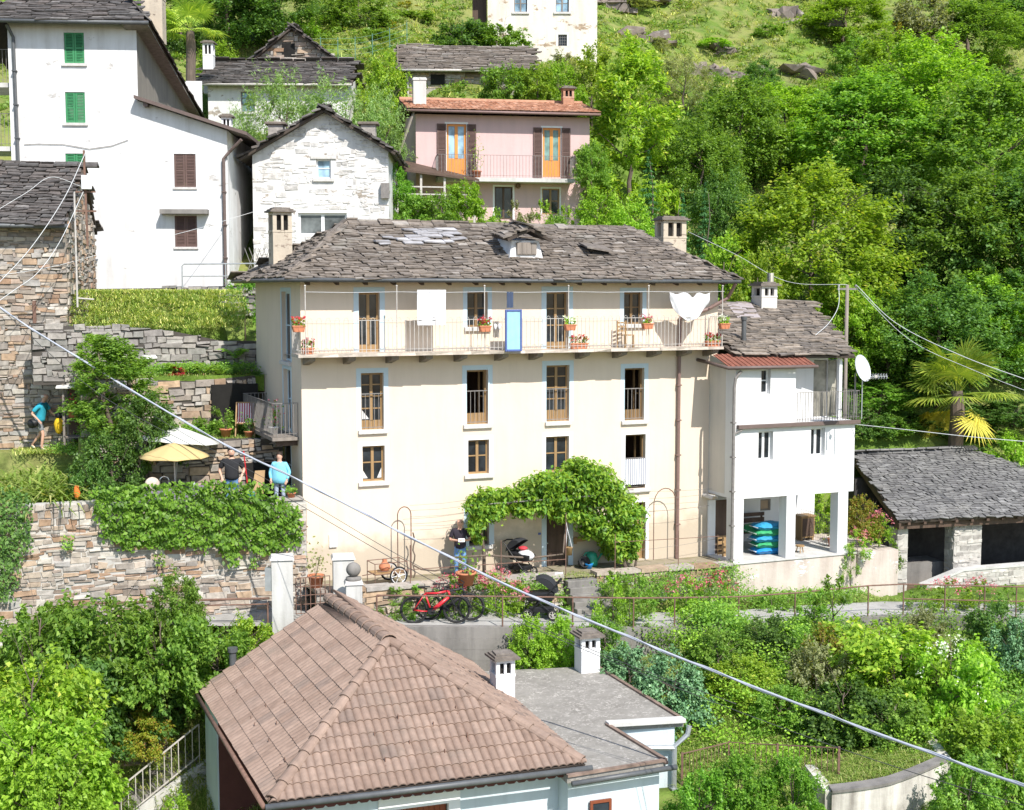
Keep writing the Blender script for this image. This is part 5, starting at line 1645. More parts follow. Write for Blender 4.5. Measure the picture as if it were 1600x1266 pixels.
for px,py in((622,1128),(677,1139),(712,1114),(585,1155),(640,1168),(730,1156),(548,1180),(602,1195),(695,1182)):
 P=on_roof(px,py,FLc,FRc,PK,FT2);snow_hook(P,Vector((0,-1,-.5)).normalized())
gutter_run(trf,[(bl_.x-.1,FDp,zE-.02),(-.1,-.08,zE-.03)],.05,iron_rust)
gutter_run(trf,[(-.08,-.1,zE-.03),(FWd+.1,-.1,zE-.06)],.065,gutter)
mb=MB()
for i in range(30):
 u0=FWd*i/30;u1=FWd*(i+1)/30;um_=(u0+u1)/2
 mb.prism([(u0,-.03,zE-.08),(u0,-.03,zE-.16),(um_-.06,-.03,zE-.2),(um_+.06,-.03,zE-.2),(u1,-.03,zE-.16),(u1,-.03,zE-.08)],(0,.02,0))
mb.build('eaves_valance',maroon,trf)
e=.5
gd=FT2.rect(602,1252,708,1340,e)
mb=MB()
holed_wall(mb,e,FWd-.3,-6,zE+.15,[(gd[0],gd[1],gd[2],gd[3])],e,.18)
lw0,lw1=2.0,5.7
WA,WB=Vector((.42,e,0)),Vector((bl_.x+.12,FDp-.1,0))
wpt=lambda t,z,d=0:(WA.x+(WB.x-WA.x)*t+d,WA.y+(WB.y-WA.y)*t,z)
for t0_,t1_,z0_ in((0,.06,-6),(.06,.83,zE-.32),(.83,1,-6)):mb.poly([wpt(t0_,z0_),wpt(t0_,zE+.1),wpt(t1_,zE+.1),wpt(t1_,z0_)])
for t_ in(.06,.83):mb.poly([wpt(t_,-6),wpt(t_,zE-.32),wpt(t_,zE-.32,1.1),wpt(t_,-6,1.1)])
mb.poly([wpt(.06,zE-.32),wpt(.83,zE-.32),wpt(.83,zE-.32,1.1),wpt(.06,zE-.32,1.1)]);mb.poly([wpt(0,-6),(e,e,-6),(e,e,zE+.1),wpt(0,zE+.1)])
mb.poly([(FWd-.3,e,-6),(FWd-.3,FDp,-6),(FWd-.3,FDp,zE+.1),(FWd-.3,e,zE+.1)])
mb.poly([(e,FDp-.1,-6),(e,FDp-.1,zE),(PB.x,FDp-.1,zR-.1),(FWd-.3,FDp-.1,zE),(FWd-.3,FDp-.1,-6)])
mb.build('wall',blue_pl,tile)
mb=MB();mb.prism([wpt(.05,-6,1.1),wpt(.84,-6,1.1),wpt(.84,zE-.3,1.1),wpt(.05,zE-.3,1.1)],(.05,0,0));mb.prism([wpt(.828,-6,.03),wpt(.828,-6,1.09),wpt(.828,zE-.36,1.09),wpt(.828,zE-.36,.03)],(.0,-.03,0));mb.build('recess_wall',maroon,tile)
mb=MB();mb.box(gd[0]+.12,gd[1]-.12,e+.1,e+.16,gd[2],gd[3]-.12)
for i in range(10):mb.box(gd[0]+.13+i*(gd[1]-gd[0]-.26)/10,gd[0]+.11+(i+1)*(gd[1]-gd[0]-.26)/10,e+.085,e+.1,gd[2],gd[3]-.14)
gdo=mb.build('garage_door',wood_red,tile)
mb=MB();mb.box(gd[0]-.14,gd[0]+.1,e-.04,e+.1,gd[2],gd[3]+.14);mb.box(gd[1]-.1,gd[1]+.14,e-.04,e+.1,gd[2],gd[3]+.14);mb.box(gd[0]+.1,gd[1]-.1,e-.04,e+.1,gd[3]-.1,gd[3]+.14);mb.build('door_frame',white_trim,gdo)
mb=MB();mb.prism([wpt(.1,-6,1.03),wpt(.24,-6,1.03),wpt(.24,zE-.6,1.03),wpt(.1,zE-.6,1.03)],(.05,0,0));mb.build('side_door',wood_red,tile)
mb=MB()
for t_ in(.25,.32):mb.tube([wpt(t_,-6,.25),wpt(t_,zE-1.0,.25),wpt(t_,zE-.75,.1)],.025,6)
mb.build('door_rail',iron_pale,tile)
pf=on_roof(364,1044,FLc,PK,BLc,FT2);z2=FT2.picku(364,1018,pf.x)[1]
mb=MB();mb.tube([(pf.x,pf.y,pf.z-.15),(pf.x,pf.y,pf.z+.42)],.085,12);mb.tube([(pf.x,pf.y,pf.z+.40),(pf.x,pf.y,pf.z+.5)],.12,12);mb.build('flue_pipe',gutter,trf)
zF=-1.58
flat=fempty(FT2,'house','low pale blue house with a flat gravel roof and two stone capped chimneys','house')
Lp=lambda px,py,z=zF:FT2.loc(atz(px,py,z))
pA,pB_,pC,pD,pE,pF=Lp(895,1037),Lp(938,1046),Lp(1068,1126),Lp(948,1133),Lp(1040,1189),Lp(886,1214)
backv=pA.y+.0
u_l=min(FWd-.75,pF.x-.35)
uK=FWd-1.4
rt=[(pF.x-.03,.8),(pF.x,pF.y),(pE.x,pE.y),(pD.x,pD.y),(pC.x,pC.y),(pB_.x,pB_.y+.3),(uK,pA.y+.4)]
mb=MB()
yD=rt[3][1]
for q in([rt[1],rt[2],rt[3],(pF.x,yD)],[(uK,.6),(pF.x,.6),(pF.x,yD),(uK,yD)],[(uK,yD),rt[3],rt[4],rt[5],rt[6]]):
 mb.prism([(x,y,zF-.14)for x,y in q],(0,0,.14))
fr_=mb.build('roof',gravel,flat)
edge_m=M_plain('weathered_flashing',(.21,.15,.12),.8,.45,4,.3)
mb=MB()
for a,b in zip(rt[1:5],rt[2:6]):
 mb.beam((a[0],a[1],zF+.02),(b[0],b[1],zF+.02),.09,.05)
mb.build('edge_flashing',edge_m,fr_)
mb=MB()
sh_=.22
cx,cy=sum(p[0]for p in rt)/len(rt),sum(p[1]for p in rt)/len(rt)
def shrink(p,k=.2):d=Vector((cx-p[0],cy-p[1],0));d.normalize();return(p[0]+d.x*k,p[1]+d.y*k)
wl_=[shrink(p)for p in rt]
for i in range(len(wl_)):
 a,b=wl_[i],wl_[(i+1)%len(wl_)]
 mb.poly([(a[0],a[1],-6),(b[0],b[1],-6),(b[0],b[1],zF-.13),(a[0],a[1],zF-.13)])
fwall=mb.build('wall',blue_pl,flat)
q=FT2.rect(921,1249,954,1300,wl_[1][1])
def fwin(rect,v):
 window(flat,rect,('v',v-.16),cols=1,rows=1,fm=wood_red,pm=glass,recess=.1,sill=.0)
fwin(q,wl_[1][1])
mb=MB();a,b=rt[4],rt[3]
mb.obox(((a[0]+b[0])/2,(a[1]+b[1])/2-.02,zF+.03),((a[0]-b[0])/2,(a[1]-b[1])/2,0),(0,.11,0),(0,0,.05));mb.build('eaves_slab',concrete_pale,fr_,bevel=.01)
gutter_run(fr_,[(rt[0][0]+.1,rt[1][1]-.1,zF-.12),(rt[2][0]+.2,rt[2][1]-.1,zF-.12)],.06,gutter)
gutter_run(fr_,[(rt[3][0],rt[3][1],zF-.02),(rt[2][0],rt[2][1]-.05,zF-.02)],.045,edge_m)
downpipe(flat,[(rt[4][0]+.1,rt[4][1]-.1,zF-.1),(rt[4][0]+.05,rt[4][1]-.1,zF-.3),(rt[4][0]-.25,rt[4][1]-.06,zF-.55),(rt[4][0]-.25,rt[4][1]-.06,-6)],.06,galv)
mb=MB();mb.tube([(rt[3][0]+.15,rt[3][1]-.1,zF-.5),(rt[4][0]-.25,rt[4][1]-.06,zF-.58)],.06,8);mb.build('drain_pipe',galv,flat)
wv=wl_[3][1]-.0
q=FT2.rect(1012,1168,1040,1186,wl_[2][1]+.8)
wq=wl_[3][1]-.02;q=FT2.rect(1008,1166,1040,1190,wq);mb=MB();mb.box(q[0],q[1],wq,wq+.03,q[2],q[3]);mb.build('shaded_opening',dark_in,flat)
q=FT2.rect(1033,1203,1042,1260,wl_[2][1])
q=FT2.rect(1029,1204,1042,1262,wq);mb=MB()
for k in range(12):mb.box(q[0],q[1],wq,wq+.03,q[2]+(q[3]-q[2])*k/12,q[2]+(q[3]-q[2])*(k+.7)/12)
mb.build('slatted_screen',wood_grey,flat)
c1=Lp(785,1100);
chimney(flat,(c1.x,c1.y),.46,.46,zF-.1,FT2.pick(783,1026,c1.y)[1],white_pl,slate)
c2=Lp(915,1046)
chimney(flat,(c2.x,c2.y-.1),.5,.48,zF-.1,FT2.pick(915,990,c2.y)[1],white_pl,slate)
mb=MB();p=Lp(760,1130);
mb=MB()
xs3=[x for x in np.arange(-3.9,3.5,.5)]+[3.5]
for a,b in zip(xs3[:-1],xs3[1:]):
 (ya,za),(yb,zb_)=road_edge(a),road_edge(b)
 for k in range(9):
  zt_a,zt_b=za+.05-k*.3,zb_+.05-k*.3;f=.22+.012*(k%2)+.008*((k*7)%3)
  mb.hexa([(a,ya-f,zt_a-.297),(b,yb-f,zt_b-.297),(b,yb-.003,zt_b-.297),(a,ya-.003,zt_a-.297),(a,ya-f,zt_a),(b,yb-f,zt_b),(b,yb-.003,zt_b),(a,ya-.003,zt_a)])
o=mb.build('retaining_wall',concrete);tag(o,'board marked grey concrete retaining wall below the two bicycles','wall')
mb=MB()
xs3=list(np.arange(3.52,30,.6))
def road_pt(x,d=0,dz=0):y,z=road_edge(x);return Vector((x,y+d,z+dz))
for a,b in zip(xs3[:-1],xs3[1:]):
 (ya,za),(yb,zb_)=road_edge(a),road_edge(b)
 mb.hexa([(a,ya-.25,za-1.6),(b,yb-.25,zb_-1.6),(b,yb-.003,zb_-1.6),(a,ya-.003,za-1.6),(a,ya-.25,za+.04),(b,yb-.25,zb_+.04),(b,yb-.003,zb_+.04),(a,ya-.003,za+.04)])
o=mb.build('lane_edge_wall',concrete);tag(o,'low concrete edge wall of the lane running right above the shrubs','wall')
xr=[at(590,990,34.7).x]+[atz(px,py,z).x for px,py,z in((785,990,-.9),(896,990,-1.0),(990,988,-1.15),(1055,987,-1.25),(1153,978,-1.4),(1238,968,-1.5),(1356,965,-1.58),(1415,966,-1.62),(1480,968,-1.66),(1545,972,-1.7),(1598,975,-1.72))]+[17.5,20,23,26]
rail_e=empty('lane_railing',road_pt(xr[0]),0,'thin rusty pipe railing along the outer edge of the lane','railing')
mb=MB()
top_=[road_pt(x,-.12,.86+(0 if x<9 else .1))-rail_e.location for x in xr]
mb.tube(top_,.022,6)
mb.tube([p-Vector((0,0,.44))for p in top_[8:]],.018,6)
mb.build('handrail',iron_rust,rail_e)
for i,x in enumerate(xr):
 mb=MB();p=road_pt(x,-.12)-rail_e.location;mb.tube([p-Vector((0,0,.1)),Vector((p.x,p.y,top_[i].z))],.022,6);mb.build('post',iron_rust,rail_e)
rail_l=empty('lane_railing',at(0,946,34),0,'rusty pipe rail in front of the ivy hung wall, left of the gate','railing')
mb=MB()
mb.tube([at(-60,950,33.9)-rail_l.location,at(150,943,34.0)-rail_l.location,at(300,938,34.2)-rail_l.location,at(421,935,34.4)-rail_l.location],.03,6)
mb.tube([at(290,947,34.2)-rail_l.location,at(421,944,34.4)-rail_l.location],.02,6)
mb.build('handrail',iron_rust,rail_l)
for px in(-40,60,180,300,418):
 p=at(px,942,34.2)-rail_l.location;mb=MB();mb.tube([p,p-Vector((0,0,.95))],.025,6);mb.build('post',iron_rust,rail_l)
def pillar(P,w,h,label,m=concrete_pale,cap=True,rz=10,ball=False):
 e=empty('gate_pillar',P,R(rz),label,'pillar')
 mb=MB();mb.box(-w/2,w/2,-w/2,w/2,-.6,h);mb.build('shaft',m,e,bevel=.012)
 if cap:
  mb=MB();mb.hexa([(-w*.58,-w*.58,h+.003),(w*.58,-w*.58,h+.003),(w*.58,w*.58,h+.003),(-w*.58,w*.58,h+.003),(-w*.5,-w*.5,h+.09),(w*.5,-w*.5,h+.09),(w*.5,w*.5,h+.09),(-w*.5,w*.5,h+.09)])
  mb.build('cap',sillstone if not ball else concrete,e,bevel=.008)
 return e
zrd=-.72
Pp=at(442,975,34.5);
h_=at(442,873,34.5).z-zrd
pillar((Pp.x,34.5,zrd),.55,h_,'tall pale concrete gate pillar left of the tile roof ridge')
p2=at(537,960,35.2);pillar((p2.x,35.2,zrd),.55,at(537,872,35.2).z-zrd,'concrete gate pillar behind the one carrying a stone ball')
p3=at(553,960,34.2);h3=at(553,912,34.2).z-zrd
e3=pillar((p3.x,34.2,zrd),.42,h3,'short concrete gate pillar topped with a dark stone ball')
mb=MB();mb.lathe([(.12,h3+.0),(.20,h3+.1),(.20,h3+.17),(.12,h3+.19)],n=12);mb.ball((0,0,h3+.37),.19,n=16,m=12);mb.build('stone_ball',concrete,e3,smooth=True)
gate=empty('wire_gate',((Pp.x+p2.x)/2,34.8,zrd),R(20),'low iron grid gate between the two tall concrete pillars','gate')
mb=MB();L=(p2.x-Pp.x)/2-.3
for k in range(8):x=-L+2*L*k/7;mb.tube([(x,0,.3),(x,0,1.25)],.012,5)
for k in range(5):mb.tube([(-L,0,.3+k*.2375),(L,0,.3+k*.2375)],.012,5)
mb.build('grid',iron_rust,gate)
mb=MB();pb_=at(422,905,34.3)
mb.box(-.1,.1,-.08,.08,-.3,.3);o=mb.build('letter_box',galv,None,loc=(pb_.x-.02,34.3,pb_.z));tag(o,'grey blue metal letter box on the left gate pillar','letter box')
wz0=-1.0
wa,wb=M.w(.02,-.3),M.w(-14,-.35)
tw=empty('terrace_wall',M.w(0,0,0),M.a,'long warm rubble wall with ivy below the garden terrace','wall')
tl0=M.pick(464,768,-.32);
mb=MB()
tops=[(-14.5,2.6),(-9,2.62),(-5.5,2.6),(-5.2,2.45),(-.0,2.28)]
poly=[(0,0),(14.5,0)]+[(14.5+t[0],t[1]-wz0)for t in reversed(tops)]
rubble(mb,(-14.5,-.32,wz0),(1,0,0),(0,0,1),(0,-1,0),poly,hh=.12,ww=.3,prot=.05)
rubble(mb,(.0,-.32,wz0),(0,1,0),(0,0,1),(1,0,0),[(0,0),(.3,0),(.3,3.2),(0,3.2)],hh=.14,ww=.3,prot=.03)
mb.cur=1
mb.prism([(-14.5,-.31,wz0)]+[(t[0],-.31,t[1])for t in tops]+[(0,-.31,wz0)],(0,.32,0))
mb.build('masonry',[stone_warm,mortar_pale],tw)
mb=MB()
x=-5.3
while x<-.1:
 l=random.uniform(.4,.8);mb.box(x,min(x+l-.02,0),-.38,.1,2.28+.14*(-x/5.2)+random.uniform(0,.01),2.36+.14*(-x/5.2));x+=l
mb.build('coping',stone_grey,tw,bevel=.012)
def gwall(name,u0,u1,v,z0,zs_,label,m=stone,hh=.14,mort=mortar_dark):
 e=empty(name,M.w(u0,v,0),M.a,label,'wall')
 L=u1-u0
 k=len(zs_)-1
 tp=[(L*i/k,z-z0)for i,z in enumerate(zs_)]
 mb=MB()
 rubble(mb,(0,0,z0),(1,0,0),(0,0,1),(0,-1,0),[(0,0),(L,0)]+tp[::-1],hh=hh,ww=.34,prot=.07)
 mb.cur=1
 mb.prism([(0,.012,z0)]+[(x,.012,z0+t)for x,t in tp]+[(L,.012,z0)],(0,.4,0))
 mb.build('masonry',[m,mort],e)
 return e
gwall('garden_wall',-5.4,-.05,2.1,1.85,[3.75,3.8,3.75],'low rubble wall behind the parasols',stone)
gwall('garden_wall',-5.4,-.3,4.6,3.6,[5.5,5.4,5.3,5.45],'rubble wall behind the bamboo trellis',stone)
gwall('garden_wall',-6.6,.4,6.3,5.2,[6.95,6.95,6.9,6.75,6.45,6.4],'grey dry stone wall under the upper grass bank',stone_grey)
g2=M.loc(at(140,470,46.5));
e=empty('garden_wall',at(140,452,47.2),R(4),'low stone footing wall below the tall white house','wall')
mb=MB();rubble(mb,(-.5,0,-.9),(1,0,0),(0,0,1),(0,-1,0),[(0,0),(7,0),(7,1.1),(4,.95),(0,.9)],hh=.14,ww=.34);mb.cur=1;mb.box(-.5,6.5,.02,.4,-.9,.0);mb.build('masonry',[stone_grey,mortar_dark],e)
e=empty('path_wall',at(0,705,40.6),R(4),'low stone wall edging the path where the man walks','wall')
mb=MB();rubble(mb,(-3,0,-.75),(1,0,0),(0,0,1),(0,-1,0),[(0,0),(6.2,0),(6.2,.62),(0,.75)],hh=.15,ww=.4);mb.cur=1;mb.box(-3,3.2,.02,.4,-.75,-.05);mb.build('masonry',[stone,mortar],e)
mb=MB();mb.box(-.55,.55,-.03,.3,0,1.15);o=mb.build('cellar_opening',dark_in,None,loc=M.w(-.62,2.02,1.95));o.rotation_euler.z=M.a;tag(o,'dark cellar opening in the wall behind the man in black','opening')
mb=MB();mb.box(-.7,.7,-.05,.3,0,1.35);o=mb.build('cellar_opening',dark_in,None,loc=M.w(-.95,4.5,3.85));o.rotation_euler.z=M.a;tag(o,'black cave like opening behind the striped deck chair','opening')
mb=MB();mb.beam((-.9,.1,1.35),(.9,.1,1.35),.25,.12);
ra=empty('upper_railing',at(285,450,46.8),R(3),'grey pipe railing at the foot of the tall white house','railing')
mb=MB();w_=2.6
mb.tube([(0,0,.0),(0,0,.75),(.06,0,.82),(w_+.6,0,.85)],.025,6);mb.tube([(0,0,.4),(w_+.6,0,.42)],.02,6);mb.tube([(1.5,0,0),(1.5,0,.83)],.02,6);mb.build('pipes',galv,ra)
mb=MB()
for k in range(7):
 mb.beam((w_-.5+k*.16,.4,.3),(w_-.1+k*.16,.4,1.4),.02);mb.beam((w_-.1+k*.16,.4,.3),(w_-.5+k*.16,.4,1.4),.02)
mb.build('lattice',iron,ra)
fw_=empty('forecourt_wall',M.w(0,-1.7,0),M.a,'low mossy stone edging between forecourt and lane','wall')
mb=MB()
st0,st1=M.loc(atz(880,905,-.25)).x,M.loc(atz(935,905,-.25)).x
for a,b in((-.1,st0-.05),(st1+.05,12.8)):
 z0=-1.6
 rubble(mb,(a,0,z0),(1,0,0),(0,0,1),(0,-1,0),[(0,0),(b-a,0),(b-a,lerp(-.06,-.33,b/12)-z0+.03),(0,lerp(-.06,-.33,a/12)-z0+.03)],hh=.15,ww=.45,prot=.07)
 x=a
 while x<b-.1:
  l=min(random.uniform(.5,1.0),b-x);zz=lerp(-.06,-.33,x/12)
  mb.box(x+.01,x+l-.01,-.1,.35,zz+.03,zz+.12+random.uniform(0,.03));x+=l
mb.build('masonry',[stone,mortar],fw_)
stp=empty('stone_steps',M.w((st0+st1)/2,-1.7,0),M.a,'flight of worn grey stone steps from the lane to the front door','steps')
mb=MB();hw=(st1-st0)/2
ns=5;zt_=-.26;zb_s=-1.02
for i in range(ns):
 z1=zt_-(zt_-zb_s)*i/ns
 y1=-.22*i
 mb.box(-hw-.03*i,hw+.05*i,y1-.24,y1+.02 if i else .5,z1-.5,z1+random.uniform(-.01,.01))
mb.build('treads',concrete,stp,bevel=.02)
sl_=empty('door_step',M.w((dr[0]+dr[1])/2,-.35,dr[2]),M.a,'wide stone doorstep at the dark front door','step')
mb=MB();mb.box(-.75,.75,-.25,.35,-.5,.02);mb.build('slab',sillstone,sl_,bevel=.015)
sx0,sx1=at(186,1228,30.6),at(308,1130,31.8)
stair=empty('garden_stair',(sx0.x,sx0.y,sx0.z-.9),math.atan2(sx1.y-sx0.y,sx1.x-sx0.x),'outside stair with pale iron railing climbing beside the tile roofed house','stair')
Lx=(Vector((sx1.x,sx1.y))-Vector((sx0.x,sx0.y))).length;Hz=sx1.z-sx0.z
mb=MB();n=9
for i in range(n):
 mb.box(Lx*i/n,Lx*(i+1)/n+.02,.05,1.1,Hz*i/n-.5,Hz*(i+1)/n)
mb.build('steps',concrete,stair)
mb=MB();mb.prism([(0,-.02,-2.6),(Lx+.5,-.02,-2.6),(Lx+.5,-.02,Hz+.15),(0,-.02,.1)],(0,-.14,0));mb.build('string_wall',concrete_pale,stair)
mb=MB();A,B=Vector((0,-.1,.9)),Vector((Lx,-.1,Hz+.9))
mb.beam(A,B,.03);mb.beam(A-Vector((0,0,.78)),B-Vector((0,0,.78)),.025)
for i in range(12):
 p=A.lerp(B,i/11);mb.beam(p,p-Vector((0,0,.8 if i%11 else 1.0)),.018)
mb.build('railing',iron_pale,stair)
e=empty('garden_wall',at(132,1190,32.0),R(8),'low warm stone wall below the clipped bush','wall')
mb=MB();rubble(mb,(-.6,0,-1.4),(1,0,0),(0,0,1),(0,-1,0),[(0,0),(2.6,0),(2.6,2.0),(0,1.2)],hh=.16,ww=.42);mb.cur=1;mb.box(-.6,2.0,.02,.4,-1.4,-.2);mb.build('masonry',[stone_warm,mortar],e)
gA,gB,gC=at(1298,1236,28.2),at(1385,1216,28.6),at(1479,1186,29.4)
pw=empty('planter_wall',(gA.x,gA.y,gA.z),0,'curved white stained planter wall holding a patch of grass','wall')
mb=MB();P3=[gA,gB,gC]
pts=[gA.lerp(gB,t/5)for t in range(5)]+[gB.lerp(gC,t/5)for t in range(6)]
for i in range(len(pts)):
 pts[i]=pts[i]-pw.location+Vector((0,-.25*math.sin(math.pi*i/(len(pts)-1)),0))
for a,b in zip(pts[:-1],pts[1:]):
 mb.hexa([(a.x,a.y-.12,-3),(b.x,b.y-.12,-3),(b.x,b.y+.16,-3),(a.x,a.y+.16,-3),(a.x,a.y-.12,a.z),(b.x,b.y-.12,b.z),(b.x,b.y+.16,b.z),(a.x,a.y+.16,a.z)])
for p,q_ in((pts[0],Vector((-.1,1.6,.1))),(pts[-1],Vector((.1,1.8,.25)))):
 q2=p+q_
 mb.hexa([(p.x-.12,p.y,-3),(p.x+.12,p.y,-3),(q2.x+.12,q2.y,-3),(q2.x-.12,q2.y,-3),(p.x-.12,p.y,p.z-.004),(p.x+.12,p.y,p.z-.004),(q2.x+.12,q2.y,p.z),(q2.x-.12,q2.y,p.z)])
mb.build('wall_body',M_plaster('streaked_white_wall',(.66,.63,.58),(.20,.18,.16),1.0,.6),pw)
mb=MB()
for a,b in zip(pts[:-1],pts[1:]):mb.hexa([(a.x,a.y-.16,a.z+.003),(b.x,b.y-.16,b.z+.003),(b.x,b.y+.22,b.z+.003),(a.x,a.y+.22,a.z+.003),(a.x,a.y-.16,a.z+.06),(b.x,b.y-.16,b.z+.06),(b.x,b.y+.22,b.z+.06),(a.x,a.y+.22,a.z+.06)])
mb.build('coping',concrete,pw)
fpx=[(1066,1178,29.5),(1139,1160,30.6),(1215,1164,30.0),(1311,1169,29.2)]
f3=[at(*p)for p in fpx]
fence=empty('garden_fence',f3[0],0,'slender rusty garden fence in the grass at the lower right','fence')
mb=MB()
for a,b in zip(f3[:-1],f3[1:]):
 a,b=a-fence.location,b-fence.location
 mb.beam(a,b,.025,.02);mb.beam(a-Vector((0,0,.75)),b-Vector((0,0,.75)),.02,.015)
 n=max(3,round((b-a).length/.13))
 for i in range(n+1):c=a.lerp(b,i/n);mb.beam(c,c-Vector((0,0,.95)),.012)
mb.build('bars',iron_rust,fence)
for p in f3:
 mb=MB();c=p-fence.location;mb.beam(c+Vector((0,0,.03)),c-Vector((0,0,1.2)),.05);mb.build('post',iron_rust,fence)
barn=fempty(FBn,'wash_house','open fronted stone shelter with a grey slab roof at the right edge','shelter')
ze_=FBn.pick(1500,812,0)[1]+.05
zrg=FBn.pick(1430,706,3.8)[1]
uRL,uRR=FBn.pick(1335,706,3.8)[0],FBn.pick(1507,705,3.8)[0]
uE=9.5
e0=(-.15,0,ze_);
mb=MB()
slate_face(mb,[(-.1,0,ze_),(uE,0,ze_),(uE-2.0,2.0,ze_+(zrg-ze_)*.53),(uRR+.1,3.8,zrg),(uRL-.1,3.8,zrg)],expo=.125,wid=(.16,.38),thick=(.018,.03),lift=.008,jit=.012)
slate_face(mb,[(uE,7.6,ze_),(-1.9,7.6,ze_),(uRL-.1,3.8,zrg),(uRR,3.8,zrg)],expo=.3,wid=(.4,.7))
ridge_slabs(mb,(uRL,3.8,zrg),(uRR,3.8,zrg),.4)
brf=mb.build('roof',[slate_grey,under],barn)
mb=MB();mb.prism([(-.12,.0,ze_-.1),(-.12,.0,ze_-.28),(uRL-.1,3.8,zrg-.28),(uRL-.1,3.8,zrg-.1)],(.08,0,0))
mb.box(-.1,uE,.15,.32,ze_-.3,ze_-.1)
for i in range(16):mb.box(.2+i*.6,.3+i*.6,-.02,.5,ze_-.14,ze_-.06)
mb.build('rafters',wood_dark,brf)
zg_=-2.0
vw=.35
for(px0,px1)in((1402,1418),(1490,1533)):
 mb=MB()
 a,b=FBn.pick(px0,850,vw)[0],FBn.pick(px1,850,vw)[0]
 rubble(mb,(a,vw,zg_),(1,0,0),(0,0,1),(0,-1,0),[(0,0),(b-a,0),(b-a,ze_-.28-zg_),(0,ze_-.28-zg_)],hh=.13,ww=.3,prot=.03)
 rubble(mb,(a,vw+.5,zg_),(0,-1,0),(0,0,1),(-1,0,0),[(0,0),(.5,0),(.5,ze_-.28-zg_),(0,ze_-.28-zg_)],hh=.13,ww=.25,prot=.03)
 mb.cur=1;mb.box(a+.012,b,vw+.013,vw+.5,zg_,ze_-.28);mb.cur=0
 mb.build('pillar',[stone_light,mortar_pale],barn)
mb=MB();a=FBn.pick(1505,900,-.2)[0];zl0,zl1=FBn.pick(1447,918,-.2)[1],FBn.pick(1500,893,-.2)[1]
a0=FBn.pick(1445,900,-.2)[0]
rubble(mb,(a0,-.2,zg_-.3),(1,0,0),(0,0,1),(0,-1,0),[(0,0),(uE-a0,0),(uE-a0,zl1+.1-zg_+.3),(a-a0,zl1-zg_+.3),(0,zl0-zg_+.3)],hh=.14,ww=.34,prot=.03)
mb.cur=1;mb.prism([(a0,-.187,zg_-.3),(a0,-.187,zl0),(a,-.187,zl1),(uE,-.187,zl1+.1),(uE,-.187,zg_-.3)],(0,.3,0));mb.build('front_wall',[stone_light,mortar_pale],barn)
mb=MB();mb.hexa([(a0-.03,-.24,zl0+.004),(a,-.24,zl1+.004),(a,.12,zl1+.004),(a0-.03,.12,zl0+.004),(a0-.03,-.24,zl0+.08),(a,-.24,zl1+.08),(a,.12,zl1+.08),(a0-.03,.12,zl0+.08)])
mb.hexa([(a,-.24,zl1+.004),(uE,-.24,zl1+.104),(uE,.12,zl1+.104),(a,.12,zl1+.004),(a,-.24,zl1+.08),(uE,-.24,zl1+.18),(uE,.12,zl1+.18),(a,.12,zl1+.08)]);mb.build('coping',concrete_pale,barn)
mb=MB();mb.box(-.1,uE,2.9,3.3,zg_,ze_+1.0);mb.build('back_wall',M_plain('shade_toned_stone',(.045,.042,.04),.95,.4,4,.8),barn)  # back wall coloured near black to stand in for the shade inside the shelter
mb=MB();mb.box(-.1,.2,.86,2.9,zg_,ze_+.15);mb.build('side_wall',M_plain('dark_side_stone',(.07,.065,.06),.95,.4,4,.8),barn)  # dark colour paints in the shelter's shade here too
mb=MB();mb.box(.9,2.4,1.2,2.2,zg_,zg_+.75);mb.build('wash_trough',concrete,barn)
mb=MB();mb.box(.2,uE,.86,3.9,zg_-.1,zg_+.02);mb.build('floor_slab',soil,barn)
def pot(P,r=.13,h=.22,m=None,label='',plant_m=None,flower=None,ph=.3,group=None,saucer=False):
 e=empty('potted_plant',P,random.uniform(0,6),label,'potted plant',group)
 mb=MB();mb.lathe([(r*.7,0),(r*.95,h*.85),(r*1.08,h*.86),(r*1.08,h),(r*.9,h),(r*.88,h*.85)],n=14);mb.build('pot',m or terracotta,e,smooth=True)
 mb=MB();mb.lathe([(r*.86,h*.86),(.01,h*.9)],n=10);mb.build('earth',soil,e)
 if plant_m:
  n=90
  c=RNG.normal(0,1,(n,3))*np.array([r*.75,r*.75,ph*.3])+np.array([0,0,h+ph*.45])
  nr=unit(RNG.normal(size=(n,3))+np.array([0,0,.7]))
  link_mesh('foliage',leaf_mesh('potted_leaves',c,nr,.10,.06),plant_m,e)
  mb=MB()
  for k in range(5):a=random.uniform(0,6.28);mb.tube([(0,0,h*.8),(math.cos(a)*r*.5,math.sin(a)*r*.5,h+ph*.6)],.006,4)
  mb.build('stems',bark,e)
 if flower:
  n=26
  c=RNG.normal(0,1,(n,3))*np.array([r*.8,r*.8,ph*.28])+np.array([0,0,h+ph*.65])
  idx=np.repeat(np.arange(n),4);pos=c[idx]+RNG.normal(0,.015,(n*4,3))
  link_mesh('flowers',leaf_mesh('flower_heads',pos,unit(RNG.normal(size=pos.shape)+np.array([0,-.5,.6])),.045,.04),flower,e)
 return e
